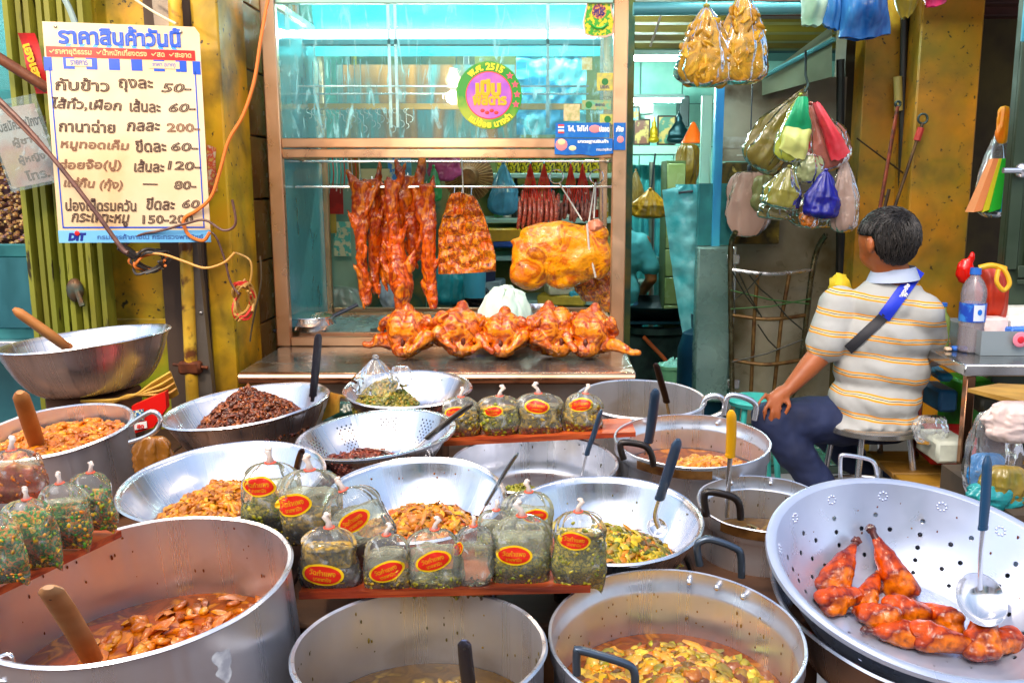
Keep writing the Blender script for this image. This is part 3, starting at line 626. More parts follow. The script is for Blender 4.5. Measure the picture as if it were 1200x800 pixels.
for k, px_ in enumerate((652, 699)):
    q = P(px_, 207, ry); MB().tube(arc(q, M_(8, q), 0, 2 * pi, 20), .003, 6, cap=False).build('ring', STEELP, t)
y = 3.66
t = thing('roast_pork_piece', 'dark roast pork piece hanging lower right behind the big joint', 'roast meat', P(700, 310, y))
m = MB()
for px_, py_, rx_, rz_ in ((700, 343, 22, 12), (712, 355, 10, 12), (685, 335, 14, 12), (706, 325, 14, 12), (705, 300, 12, 22)):
    q = P(px_, py_, y); m.ell(q, (M_(rx_, q), .035, M_(rz_, q)), 14, 10)
fuse(m, .007, 3, .008, 30, 8).build('meat', rib, t, smooth=180)
MB().tube([P(706, 285, y), P(706, 219, ry)], .003, 6).build('hook', STEELP, t)
y = 3.7
t = thing('pickled_greens_bag', 'small bag of yellow green pickles hanging behind the big joint', 'bag', P(706, 285, y))
q = P(706, 287, y); MB().ell(q, (M_(12, q), .03, M_(12, q)), 16, 10, nz=.35, nsc=14).build('pickles', mat('pickle_green', 'B8B030', .3, 0, '5A6A18', 30, bump=.6), t)
# sausages
sred = mat('red_sausage', 'A02A14', .3, 0, ['D06040', '6E160A', 'E08A68'], 60, bump=.4, bscale=90, coat=.4)
sdk = mat('dark_sausage', '6A2A20', .35, 0, ['9A5A48', '3A1410'], 50, bump=.4, bscale=90, coat=.3)
rstr = mat('red_string', 'D8301A', .6)
for (x0_, x1_, ytop, ybot, yb2, mt, lb, y, n_) in ((609, 655, 192, 236, 268, sred, 'bunch of bright red sausages tied with red string', 3.66, 9), (658, 698, 192, 238, 258, sdk, 'bunch of dark red sausages tied beside the brighter bunch', 3.72, 9)):
    t = thing('sausage_bunch', lb, 'sausages', P((x0_ + x1_) / 2, ytop, y))
    for row in range(2):
        for i in range(n_):
            px_ = x0_ + (x1_ - x0_) * (i + .5 * row + .25) / n_ + R.uniform(-1, 1); l_ = R.uniform(-2, 3) - row * 6
            a_ = P(px_, ybot - 3 + l_ - row * 3, y + row * .03); b_ = P(px_ - 1.5 + R.uniform(-2, 2), yb2 + l_, y + row * .03 - .01)
            ml = (a_ + b_) / 2 + Vector((.004, -.004, 0)); r_ = M_(2.5, a_)
            MB().tube([a_, a_.lerp(ml, .15), ml, b_.lerp(ml, .15), b_], [r_ * .35, r_ * .9, r_, r_ * .9, r_ * .35], 10).build('sausage', mt, t)
    for s_ in (.27, .62):
        apex = P(x0_ + (x1_ - x0_) * s_, ytop, y)
        m = MB()
        for i in range(8):
            e = P(x0_ + (x1_ - x0_) * (s_ - .2 + .4 * i / 7), ybot, y + R.uniform(-.01, .03)); md = (apex + e) / 2 + Vector(((e.x - apex.x) * .15, 0, 0))
            m.tube([apex, md, e], .0020, 5)
        m.build('string', rstr, t)
        q = apex; MB().tube([q + Vector((0, 0, -.01)), Vector((q.x, ry + .12, rz + .10))], .0025, 6).build('hook', STEELP, t)
# five roast chickens on the counter
def chicken(px_, py_, y, k, lb, mir, leg):
    c = P(px_, py_, y); t = thing('roast_chicken', lb, 'roast chicken', Vector((c.x, y, CZ)), group='roast chickens in a row on the counter')
    s = M_(29, c) * (1.12 + .06 * sin(k * 2.3)); c = Vector((c.x, y, CZ + s * .95)); m = MB()
    tw = Matrix.Rotation(.35 * sin(k * 2.7) + mir * .12, 4, 'Z') @ Matrix.Rotation(.12 * sin(k * 1.9), 4, 'Y')
    def V_(x, y_, z): return c + (tw @ Vector((x * mir * s, y_ * s, z * s)))
    f1, f2 = 1 + .08 * sin(k * 3.1), 1 + .1 * cos(k * 2.2)
    m.ell(V_(0, .05, -.05), (s * .78 * f1, s * .9, s * .85), 20, 14)
    m.ell(V_(.24, -.34, .12 * f2), (s * .46, s * .56, s * .66 * f2), 18, 12); m.ell(V_(-.24, -.34, .10 * f2), (s * .46, s * .56, s * .66 * f2), 18, 12)
    m.ell(V_(.05, .15, .72), (s * .24, s * .3, s * .3), 12, 8); m.ell(V_(0, -.55, -.55), (s * .5, s * .4, s * .32), 14, 10)
    for sd2, ex in ((1, leg), (-1, .72)):
        if sd2 == 1 and leg > .9: ps = [V_(.55, -.2, -.35), V_(.95, -.5, -.25), V_(1.3 * leg, -.6, -.42), V_(1.48 * leg, -.62, -.40)]
        else: ps = [V_(sd2 * .62, -.15, -.30), V_(sd2 * .86, -.66, -.05), V_(sd2 * .46, -.98, -.42), V_(sd2 * .30, -1.05, -.52)]
        chain(m, ps, [s * .34, s * .25, s * .12, s * .13])
        w0 = [V_(sd2 * .66, .12, .42), V_(sd2 * (.96 + .06 * sin(k)), -.18, .12), V_(sd2 * .80, -.52, .38), V_(sd2 * .62, -.6, .58)]
        chain(m, w0, [s * .19, s * .15, s * .12, s * .07])
    fuse(m, s * .045, 2, s * .035, 5 / s, k).build('body', chk, t, smooth=180)
    m = MB().ell(V_(0, -.80, -.30), (s * .09, s * .14, s * .16), 10, 8, nz=.3, seed=k); m.build('neck_cavity', mat('dark_cavity', '5A1E08', .5), t)
for k, (px_, mir, leg, lb) in enumerate(((479, -1, .95, 'leftmost roast chicken on the counter with a leg pointing left'), (539, 1, .8, 'second roast chicken from the left below the rib slab'), (591, 1, .75, 'middle roast chicken in front of the white cloth bundle'), (645, 1, .85, 'fourth roast chicken from the left under the big joint'), (692, 1, 1.25, 'rightmost roast chicken with its leg sticking out past the post'))):
    chicken(px_, 391, 3.16 + .01 * (k % 2), k, lb, mir, leg)
# perforated tray, pan in plastic
ya, yb = 3.46, 4.0; xa, xb = X_(372, 380, 3.7), X_(700, 380, 3.7)
t = thing('perforated_tray', 'steel drip tray with rows of oval slots inside the cabinet', 'tray', ((xa + xb) / 2, 3.7, CZ))
tz = CZ + .03; m = MB(); nx, ny = 26, 12; dx = (xb - xa) / nx; dy = (yb - ya) / ny
for i in range(nx):
    for j in range(ny):
        x = xa + i * dx; y = ya + j * dy; o = len(m.v)
        m.v += [(x, y, tz), (x + dx, y, tz), (x + dx, y + dy, tz), (x, y + dy, tz)]
        hx, hy = dx * .34, dy * .18; cx_, cy_ = x + dx / 2, y + dy / 2
        m.v += [(cx_ + hx * cos(a_), cy_ + hy * sin(a_), tz) for a_ in [-3 * pi / 4 + q * pi / 4 for q in range(8)]]
        m.f += [(o, o + 1, o + 6, o + 5, o + 4), (o + 1, o + 2, o + 8, o + 7, o + 6), (o + 2, o + 3, o + 10, o + 9, o + 8), (o + 3, o, o + 4, o + 11, o + 10)]
m.build('sheet', mat('tray_steel', (.50, .68, .68), .3, .7, (.38, .52, .52), 5, rvar=.1), t, smooth=0)
MB().span((xa, ya, tz - .025), (xb, yb, tz - .02)).build('base', mat('white_tray_base', (.75, .75, .7), .5), t)
for a_, b_ in (((xa - .006, ya - .012, CZ + .001), (xb + .006, ya - .001, tz + .012)), ((xa - .006, yb + .001, CZ + .001), (xb + .006, yb + .012, tz + .012)), ((xa - .012, ya, CZ + .001), (xa - .001, yb, tz + .012))): MB().span(a_, b_, bev=.002).build('edge', STEELW, t)
c = P(366, 386, 3.5)
t = thing('small_pan', 'small steel pan wrapped in clear plastic at the left of the tray', 'pan', Vector((c.x, c.y, CZ + .038)))
r_ = M_(25, c); pr = [(0, 0), (r_ * .7, 0), (r_ * .95, .02), (r_, .055), (r_ * 1.04, .057), (r_ * .98, .052), (r_ * .68, .006), (0, .006)]
m = MB().lathe(pr, 32); m.build('body', STEELP, t, world=False)
MB().tube([(r_ * .8, .04, .05), (r_ * 1.9, .1, .09)], .008, 8).build('handle', BLK, t, world=False)
MB().tube([(-r_ * .6, -.04, .04), (-r_ * 1.45, -.10, .015)], .007, 8).build('handle', BLK, t, world=False)
PLA = film('clear_bag_plastic', (.99, 1, 1), .10, (.85, .9, .92), .07, 1.5, scratch=.5, sscale=14, bump=1, bscale=35)
MB().lathe([(0, .075), (r_ * .6, .072), (r_ * .95, .06), (r_ * 1.12, .03), (r_ * .95, .012)], 36).build('plastic_wrap', PLA, t, world=False)
m = mat('white_cloth', 'DDE8D8', .7, 0, 'B8D8C8', 6, bump=.3)
c = P(593, 368, 3.38); t = thing('cloth_bundle', 'white cloth bundle gathered behind the middle chickens', 'cloth bundle', c)
def bun(u, v):
    a_ = 2 * pi * u; e = pi * .5 * v; rr = M_(36, c) * (cos(e) ** .7 if v < 1 else 0) * (1 + .06 * sin(a_ * 13) * v)
    return Vector((c.x + rr * cos(a_), 3.36 + rr * .7 * sin(a_), CZ + .045 + (.175 * sin(e) ** 1.3) + .008 * sin(a_ * 9) * v)) + Vector((.012 * noise.noise(Vector((a_ * 3, e * 6, 1))), -.018 * abs(noise.noise(Vector((cos(a_) * 3, sin(a_) * 3, e * 5)))), .012 * noise.noise(Vector((cos(a_) * 4, sin(a_) * 4, e * 4)))))
MB().grid(bun, 90, 14, closeu=True).build('cloth', m, t, smooth=180)
q = P(593, 338, 3.36); MB().ell(Vector((q.x, 3.36, CZ + .222)), (.02, .018, .012), 12, 8, nz=.4).build('knot', m, t)
c = P(630, 358, 3.62); t = thing('steel_bowl', 'small steel bowl behind the hanging roast joint', 'bowl', Vector((c.x, c.y, CZ + .04)))
MB().lathe([(0, 0), (.04, 0), (.075, .05), (.08, .08), (.077, .08), (.07, .05), (.037, .005), (0, .005)], 32).build('body', STEELP, t, world=False)
c = P(448, 371, 3.56); t = thing('cleaver', 'dark cleaver lying on the tray below the pork strips', 'knife', Vector((c.x, c.y, tz + .004)))
MB().poly([(-.045, -.02), (.06, -.03), (.065, .03), (-.02, .035), (-.05, .01)], .004, (0, 0, 0), (1, 0, 0), (0, 1, 0)).build('blade', mat('dark_blade', (.12, .13, .13), .3, .9), t, world=False)
MB().tube([(.06, 0, .004), (.14, .03, .01)], .009, 8).build('handle', WOODH, t, world=False)

# ================================================================== THINGS BEHIND THE CABINET
def shelfrack():
    t = thing('shelf_rack', 'steel shelf rack behind the cabinet holding bottles and jars', 'shelf', (.2, 4.9, 0))
    xa, xb = X_(555, 250, 4.9), X_(722, 250, 4.9)
    for py_ in (203, 256, 300, 352): z = P(600, py_, 4.75).z; MB().span((xa, 4.75, z - .025), (xb, 5.1, z), bev=.003).build('shelf', mat('pale_shelf', '9CC8B8', .35, .2), t)
    for x in (xa - .031, xb + .001): MB().span((x, 4.76, 0), (x + .03, 4.79, 2.1), bev=.003).build('upright', STEELD, t)
    MB().span((xa, 5.12, .6), (xb, 5.13, 2.1)).build('back_sheet', mat('dim_back', '3C5A30', .6, 0, '8A8030', 4), t)
shelfrack()
ORD = 'first second third fourth fifth sixth seventh eighth ninth tenth eleventh twelfth thirteenth fourteenth'.split()
cols = [('2E6A3A', 'dark green'), ('C8A020', 'yellow'), ('7A3A18', 'brown'), ('D8E0D0', 'milky white'), ('184A6A', 'blue'), ('9C2818', 'red'), ('1E2A20', 'black')]
def bottle(px_, py_, y, h, r_, col, cap, lb, grp=None, name='bottle', lab=None):
    c = P(px_, py_, y); t = thing(name, lb, 'bottle', c, group=grp)
    MB().lathe([(0, 0), (r_, .002), (r_, h * .62), (r_ * .85, h * .72), (r_ * .4, h * .82), (r_ * .36, h * .93), (0, h * .93)], 16).build('body', mat('bottle_' + col, col, .15, coat=.5), t, world=False)
    MB().lathe([(0, h * .931), (r_ * .45, h * .931), (r_ * .45, h), (0, h)], 12).build('cap', mat('cap_' + cap, cap, .4), t, world=False)
    if lab: MB().lathe([(r_ * 1.015, h * .2), (r_ * 1.015, h * .5)], 16).build('paper_label', mat('lab_' + lab, lab, .5, 0, 'F0E8D0', 60), t, world=False)
for k in range(13):
    c_, cn = cols[(k * 3) % 7]; px_ = 584 + k * 10.3
    bottle(px_, 255, 4.84 + .04 * (k % 2), R.uniform(.15, .22), .024, c_, cols[(k * 5 + 2) % 7][0], f'{cn} bottle on the middle shelf behind the sausages, {ORD[k]} from the left', 'bottles on the shelf behind the cabinet', lab=cols[(k + 3) % 7][0])
for k in range(9):
    c_, cn = cols[(k * 2 + 1) % 7]; px_ = 590 + k * 14
    c = P(px_, 203, 4.86); t = thing('jar', f'{cn} tinted jar on the top shelf behind the cabinet, {ORD[k]} from the left', 'jar', c, group='jars on the top shelf')
    MB().lathe([(0, 0), (.033, 0), (.036, .05), (.03, .07), (0, .07)], 14).build('glass', mat('jar_' + c_, 'C8B020', .3, 0, '2A2A14', 90, lo=.47, hi=.53), t, world=False)
    MB().lathe([(0, .0705), (.031, .0705), (.031, .085), (0, .085)], 14).build('lid', mat('jar_lid', '3A6A40', .4), t, world=False)
for k, (px_, py_, w_, h_, col, lb) in enumerate(((600, 285, 44, 8, '1F5CB8', 'long flat blue tray on the third shelf behind the rib slab'), (590, 275, 40, 16, 'D8A818', 'yellow carton on the third shelf behind the cabinet'), (575, 340, 30, 26, 'B0C8C8', 'pale plastic tub beside the rib slab on the lower shelf'), (660, 350, 56, 12, 'D8C040', 'stack of yellow wrapping papers behind the hanging joint'), (655, 338, 30, 12, 'D8D8B0', 'pale folded papers on top of the yellow paper stack'), (682, 344, 34, 10, '3ABACF', 'cyan plastic box on the lowest shelf right of the papers'), (570, 322, 20, 16, '2A3A60', 'dark blue packet on the lower shelf beside the cup'), (640, 292, 40, 14, '6A6A28', 'olive sack lying on the third shelf'), (690, 292, 40, 12, '88A8A0', 'grey green box at the right end of the third shelf'))):
    c = P(px_, py_, 4.8); t = MB().box(c, (M_(w_, c), .16, M_(h_, c)), rz=R.uniform(-.2, .2), bev=.008).build('stored_box', mat('box_' + col, col, .45, 0, [tuple(x * .6 for x in lin(col)[:3])], 12, bump=.15), None)
    tag(t, lb, 'box')
def sack(name, px_, py_, y, w_, h_, col, lb, cat='bag', col2=None, d=.5, neck=True, rot=0, shine=.3, transp=None, seed=0):
    """hanging or lying thin plastic bag, gathered at its top; w_, h_ in pixels"""
    c = P(px_, py_, y); W = M_(w_, c) / 2; Hh = M_(h_, c); t = thing(name, lb, cat, c)
    def fn(u, v):
        a_ = 2 * pi * u; k = v
        if neck: prof = .07 + .93 * min(1, (k / .55)) ** .8 * (1 if k < .86 else sqrt(max(0, 1 - ((k - .86) / .145) ** 2)))
        else: prof = sqrt(max(0, 1 - (2 * k - 1) ** 2)) ** .6
        fold = 1 + (.09 * sin(a_ * 7 + 3 * k + seed) + .06 * sin(a_ * 15 + seed * 2 + 2 * k)) * (1 - k * .6) + .22 * noise.noise(Vector((cos(a_) * 1.6 + seed * 3.3, sin(a_) * 1.6, k * 3.2)))
        r_ = W * prof * fold; x = cos(a_) * r_; y_ = sin(a_) * r_ * d; z = -Hh * k
        cr_ = 1 - .16 * abs(noise.noise(Vector((cos(a_) * 3.3 + seed, sin(a_) * 3.3, k * 5 + seed)))) - .07 * abs(noise.noise(Vector((cos(a_) * 8 + seed, sin(a_) * 8, k * 9)))); x *= cr_; y_ *= cr_
        return Vector((c.x + x * cos(rot) - z * sin(rot), c.y + y_, c.z + x * sin(rot) + z * cos(rot)))
    mm = transp or mat('thin_plastic_' + str(col) + str(seed % 3), col, shine, 0, col2 or [tuple(x * .5 for x in lin(col)[:3])], 7, lo=.3, hi=.7, bump=1.2, bscale=16, coat=.3, distort=.8)
    MB().grid(fn, 64, 40, closeu=True).build('pouch', mm, t, smooth=180)
    if neck:
        MB().ell(c + Vector((0, 0, .004)), (W * .09 + .004, W * .09 + .004, .008), 8, 6).build('knot', mm, t)
    return t
# straw hat, bags, cards behind
c = P(549, 207, 4.5); t = thing('straw_hat', 'round straw hat hanging behind the cabinet above the rib slab', 'hat', c)
straw = mat('straw_weave', 'A8773C', .6, 0, '6E4820', 30, stretch=(1, 1, 1), bump=.6)
rh = M_(29, c); Mh = Matrix.Translation(c) @ Matrix.Rotation(radians(90), 4, 'X')
m = MB().lathe([(0, .075), (rh * .3, .07), (rh * .42, .03), (rh * .6, .012), (rh, -.012), (rh * .98, -.018), (rh * .55, .004), (rh * .38, .024), (0, .06)], 48, M=Mh); m.build('brim', straw, t, smooth=60)
m = MB()
for k in range(40): a_ = k * pi / 20; m.tube([Mh @ Vector((cos(a_) * rh * .45, sin(a_) * rh * .45, .031)), Mh @ Vector((cos(a_) * rh * .98, sin(a_) * rh * .98, -.008))], .0018, 4)
m.build('ray_weave', mat('straw_light', 'C89858', .6), t)
sack('plastic_bag', 590, 192, 4.45, 34, 60, '4FA8C8', 'small translucent blue bag hanging right of the straw hat', seed=2)
sack('plastic_bag', 523, 288, 4.4, 44, 70, '1F9CA8', 'teal plastic bag hanging behind the pork strips', seed=4)
sack('plastic_bag', 552, 322, 4.45, 48, 50, '12181C', 'black plastic bag slumped below the rib slab', seed=5, shine=.2)
sack('plastic_bag', 460, 320, 4.3, 34, 44, '58A8D8', 'crumpled blue and white bag behind the longest pork strip', col2='E8F0F0', seed=6, neck=False)
sack('plastic_bag', 520, 180, 4.3, 40, 32, 'E85AA0', 'pink plastic bag near the top of the cabinet opening', seed=1, neck=False)
sack('plastic_bag', 508, 196, 4.25, 18, 40, '2CA850', 'green plastic bag hanging between pork strips and hat', seed=7)
sack('plastic_bag', 398, 335, 4.6, 60, 60, 'B8C8B8', 'greyish white sack on the floor side behind the tray', seed=8, neck=False)
c = P(556, 326, 4.3); t = thing('blue_jug', 'blue topped plastic jug under the hanging rib slab', 'jug', c)
MB().lathe([(0, -.09), (.05, -.09), (.055, .03), (0, .03)], 20).build('body', mat('jug_teal', '3898B0', .3), t, world=False)
MB().lathe([(0, .031), (.048, .031), (.046, .07), (0, .07)], 20).build('cap', mat('jug_blue', '1848C8', .35), t, world=False)
bk = thing('pale_cupboard', 'pale mint cupboard door behind the left pork strips', 'cupboard', P(400, 400, 4.6))
MB().span((X_(374, 300, 4.6), 4.6, .4), (X_(420, 300, 4.6), 4.63, P(400, 215, 4.6).z)).build('door', mat('mint_cupboard_paint', 'A8C8B0', .45, 0, '88A890', 4, dirt='7A8040', dscale=4), bk)
MB().span((X_(420.5, 300, 4.6), 4.58, .4), (X_(424, 300, 4.6), 4.64, 2.1), bev=.003).build('edge_post', mat('yellow_strip', 'A89820', .5), bk)
for k, (px_, py_, w_, h_, col, lb, cat) in enumerate(((389, 236, 26, 30, 'C01E14', 'red card pinned behind the left pork strip', 'card'), (401, 280, 20, 40, '58B8A8', 'small green calendar sheet on the mint cupboard', 'notice'), (385, 262, 18, 22, 'B8983A', 'yellowish rag hanging under the red card', 'rag'), (462, 200, 14, 34, '3A88D8', 'blue striped packet hanging at the top of the cabinet opening', 'packet'), (440, 205, 34, 14, 'E0D8A8', 'cream packet at the top behind the pork strips', 'packet'), (476, 200, 12, 30, '58A8C8', 'pale blue packet right of the striped one', 'packet'), (415, 200, 14, 30, 'A87828', 'brown card behind the hanging strings', 'card'))):
    c = P(px_, py_, 4.5 - .01 * k); MB().box(c, (M_(w_, c), .006, M_(h_, c)), rz=R.uniform(-.1, .1)).build('card', mat('card_' + col, col, .5, 0, 'D8D8B0' if k in (1, 3) else [tuple(x * .7 for x in lin(col)[:3])], 40 if k in (1, 3) else 10, lo=.48, hi=.54), None)
    tag(bpy.context.scene.collection.objects[-1], lb, cat)
t = thing('string_bundle', 'red and white strings hanging at the top left of the opening', 'strings', P(400, 186, 4.2)); 
for k in range(11):
    px_ = 376 + k * 4.4; q = P(px_, 182, 4.2); MB().tube([q, q + Vector((.004, 0, -.08)), q + Vector((-.004, 0, -.15 - .01 * (k % 3)))], .0028, 5).build('string', rstr if k % 3 == 0 else (MATS['white_string'] if k % 3 == 1 else STEELP), t)
# dim rear wall of the front bay closing the view behind the meat, with a doorway on the right
t = thing('partition', 'yellow brown board partition behind the shelves', 'partition', (.0, 5.3, 0))
pm = mat('murky_partition', '6A6A2A', .6, 0, ['2E4A38', '8A6A20'], 3, bump=.2)
for k in range(8): MB().span((-1.1 + k * .2, 5.3, 0), (-1.1 + k * .2 + .194, 5.33, 2.5), bev=.004).build('plank', pm, t)

# ================================================================== DEEP SHOP ON THE RIGHT
def tube_lamp(p, L, lb, st=14):
    t = thing('tube_lamp', lb, 'lamp', p)
    MB().span((p.x - L / 2 - .03, p.y - .03, p.z + .018), (p.x + L / 2 + .03, p.y + .03, p.z + .05), bev=.004).build('batten', mat('lamp_batten', 'B8D8D8', .4), t)
    MB().tube([(p.x - L / 2, p.y, p.z), (p.x + L / 2, p.y, p.z)], .015, 10).build('fluorescent_tube', mat('shop_tube_glow%d' % st, (.72, 1, .96), emit=st), t)
q = P(735, 69, 6.0); tube_lamp(Vector((q.x, 6.0, q.z)), 1.15, 'nearer lit fluorescent tube under the shop ceiling right of the cabinet', 150)
q = P(715, 118, 8.0); tube_lamp(Vector((q.x, 8.0, q.z)), 1.2, 'farther lit fluorescent tube low at the back of the shop', 150)
c = P(765, 176, 7.2)
sh2 = thing('altar_shelf', 'white shelf with pictures and figures at the back of the shop', 'shelf', c)
MB().span((X_(700, 176, 7.2), 7.2, P(700, 181, 7.2).z), (X_(803, 176, 7.2), 7.5, P(700, 171, 7.2).z), bev=.004).build('shelf_board', mat('pale_shelf2', 'BCE0CC', .4), sh2)
for px_ in (790, 797): MB().span((X_(px_, 200, 7.21), 7.21, 0), (X_(px_ + 6, 200, 7.21), 7.3, P(700, 181.5, 7.2).z), bev=.004).build('support_post', mat('pale_shelf2', 'BCE0CC', .4), sh2)
for px_, w_, h_, py_, col, lb in ((752, 20, 30, 155, '8A4A30', 'brown framed picture on the back shelf'), (781, 22, 34, 153, '4A8A70', 'green framed picture beside the dark seated figure'), (741, 18, 18, 134, '58C8E0', 'small bright cyan picture above the back shelf')):
    c = P(px_, py_, 7.3); t = thing('picture_frame', lb, 'picture', c)
    MB().box(c, (M_(w_, c), .02, M_(h_, c)), bev=.004).build('frame', mat('frame_dark', '3A2A18', .5), t)
    MB().box(c + Vector((0, -.012, 0)), (M_(w_ - 4, c), .006, M_(h_ - 4, c))).build('print', mat('pic_' + col, col, .4, 0, 'D8B860', 14, lo=.48, hi=.56), t)
c = P(795, 168, 7.25); t = thing('seated_figurine', 'dark teal seated statue on the white back shelf', 'statue', c); s = M_(1, c); m = MB()
for dx_, dz_, rx_, rz_ in ((0, 4, 15, 5), (0, 14, 9, 12), (0, 28, 4.5, 6), (-8, 10, 5, 8), (8, 10, 5, 8), (0, 35, 2, 4)): m.ell(c + Vector((dx_ * s, 0, dz_ * s)), (rx_ * s, rx_ * s * .6, rz_ * s), 14, 10)
fuse(m, .012, 3).build('body', mat('dark_teal_bronze', '123A40', .35, .5), t, smooth=180)
c = P(766, 168, 7.22); t = thing('gold_figurine', 'small golden standing figurine left of the dark statue', 'statue', c); m = MB()
for dx_, dz_, rx_, rz_ in ((0, 4, 7, 4), (0, 12, 5, 9), (0, 22, 3, 4), (0, 27, 1.5, 4)): m.ell(c + Vector((dx_ * s, 0, dz_ * s)), (rx_ * s, rx_ * s * .7, rz_ * s), 12, 8)
fuse(m, .009, 2).build('body', mat('figurine_gold', 'D8B020', .3, .5), t, smooth=180)
c = P(812, 168, 7.0); t = MB().lathe([(0, .16), (.015, .15), (.09, 0), (0, 0)], 20, M=Matrix.Translation(c)).build('orange_cone', mat('orange_plastic', 'E85A10', .4), None); tag(t, 'orange paper cone at the right end of the back shelf', 'cone')
for k, (px_, py_, w_, h_, col, lb) in enumerate(((803, 192, 10, 60, '8A7A20', 'narrow yellow cloth strip hanging under the shelf end'),)):
    c = P(px_, py_, 6.9)
# tiled column
a_, b_ = X_(779, 300, 6.2), X_(801, 300, 6.2)
t = thing('tiled_column', 'pale tiled column in the back of the shop', 'column', ((a_ + b_) / 2, 6.3, 0))
MB().span((a_, 6.2, 0), (b_, 6.5, 1.55)).build('core', mat('column_grout', '4A5A30', .7), t)
tm = mat('yellowed_tile', 'A8B078', .25, 0, '7A8848', 3, rvar=.1)
for k in range(8): MB().span((a_ + .004, 6.188, .02 + k * .19), (b_ - .004, 6.199, .2 + k * .19), bev=.003).build('tile', tm, t)
t = thing('steel_upright', 'tall grey pipe upright behind the yellow bag', 'pipe', P(762, 400, 6.6)); MB().tube([P(762, 430, 6.6), P(764, 190, 6.6)], .02, 8).build('pipe', STEELD, t)
t = thing('dark_curtain', 'dark blue grey curtain in the shop doorway', 'curtain', P(760, 300, 7.6))
MB().grid(lambda u, v: Vector((X_(725, 300, 7.6) + u * .62, 7.6 + .03 * sin(u * 40), .2 + v * 1.35)), 60, 3).build('cloth', mat('dark_curtain', '2A8A96', .8, 0, '4AB0B0', 6), t, smooth=180)
# stove with wok
c = PZ(766, 432, 0.0); c = P(766, 430, 6.1); c.z = 0
t = thing('wok_stove', 'black stove with a dark wok at the back of the shop', 'stove', c)
m = MB(); m.span((-.27, -.2, .02), (.27, .2, .42), bev=.02); m.build('body', mat('black_iron', '182628', .6, .4, '3A4C48', 10, bump=.3), t, world=False)
MB().lathe([(0, .47), (.12, .48), (.3, .58), (.36, .62), (.355, .61), (.28, .57), (0, .455)], 32).build('wok', mat('sooty_wok', '1A2A30', .35, .7), t, world=False)
MB().lathe([(.2, .43), (.26, .43), (.26, .47), (.2, .47)], 24).build('burner_ring', mat('black_iron', '0C1214'), t, world=False)
MB().tube([(-.1, -.25, .42), (.02, -.32, .3), (.22, -.36, .04)], .014, 8).build('hose', mat('orange_hose', 'D85A18', .5), t, world=False)
MB().span((-.45, -.24, .5), (.5, -.21, .52), bev=.003).build('bar', mat('blue_steel_bar', '1C4858', .4, .6), t, world=False)
# bucket
c = P(789, 436, 5.6); r_ = M_(18, c); t = thing('bucket', 'pale green bucket filled with cloths on the wet floor', 'bucket', Vector((c.x, c.y, .02)))
h_ = M_(50, c); c.z = .02
MB().lathe([(0, 0), (r_ * .85, 0), (r_, h_), (r_ * 1.06, h_), (r_ * 1.06, h_ - .02), (r_ * .96, h_ - .012), (r_ * .8, .02), (0, .02)], 32).build('pail', mat('pale_green_plastic', '8FD0A0', .4, 0, '6FB088', 5, dirt='5A7A50', dscale=5), t, world=False)
m = MB().grid(lambda u, v: Vector((cos(6.283 * u) * r_ * v, sin(6.283 * u) * r_ * v, h_ * .95 + (1 - v) * .05 + .035 * noise.noise(Vector((cos(6.28 * u) * v * 5, sin(6.28 * u) * v * 5, 2))))), 30, 10, closeu=True); m.build('rag', mat('pale_rag', 'A8DCCF', .7, 0, '4FA898', 14), t, world=False, smooth=180)
MB().tube(arc((0, 0, h_ * .8), r_ * 1.08, pi * 1.05, pi * 1.95, 12, (1, 0, 0), (0, .3, 1)), .004, 6).build('bail', STEELD, t, world=False)
# gas cylinder
c = P(823, 470, 5.15); c.z = 0; r_ = .15; t = thing('gas_cylinder', 'blue gas cylinder standing between bucket and steel door', 'gas cylinder', Vector((c.x, c.y, .01)))
MB().lathe([(0, 0), (r_ * .8, 0), (r_, .04), (r_, .46), (r_ * .8, .55), (r_ * .3, .59), (0, .59)], 32).build('tank', mat('navy_blue_tank', '10405E', .35, .2, '0A2A40', 5), t, world=False)
MB().lathe([(.075, .58), (.08, .66), (.074, .66), (.07, .585)], 20).build('collar', mat('navy_blue_tank', '10405E'), t, world=False)
MB().lathe([(0, .59), (.02, .59), (.02, .68), (.03, .69), (0, .7)], 12).build('valve', STEELP, t, world=False)
# long cyan plastic sheet, yellow bag
sheet = mat('cyan_crinkled_plastic', '8ADCE0', .25, 0, '48B8C0', 8, bump=1.5, bscale=22, coat=.4)
c = P(808, 218, 5.2); t = thing('plastic_sheet', 'long crinkled cyan plastic sheet hanging beside the steel door', 'plastic sheet', c)
def shf(u, v):
    hw = 24 * (1 - v) ** .5 + 9; px_ = 808 + 12 * v + (u - .5) * 2 * hw * (1 if v > .03 else .5) ; return P(px_, 216 + 205 * v, 5.2) + Vector((0, -.05 * sin(pi * u) + .02 * noise.noise(Vector((u * 6, v * 14, 0))), 0))
MB().grid(shf, 24, 60).build('sheet', sheet, t, smooth=180)
MB().tube([P(795, 226, 5.14), P(812, 224, 5.14)], .008, 6).build('clip', BLK, t)
sack('plastic_bag', 762, 222, 6.0, 42, 34, 'C88A18', 'mustard yellow plastic bag hanging in the dark doorway', seed=3)
c = P(758, 200, 6.0); tag(MB().tube([P(763, 222, 6.0), P(768, 180, 6.0)], .006, 6).build('cord', BLK, None), 'dark cord holding the mustard yellow bag', 'cord')
sack('plastic_bag', 806, 168, 6.6, 30, 56, '7A5A18', 'brown woven bag below the orange cone', seed=9, neck=False)
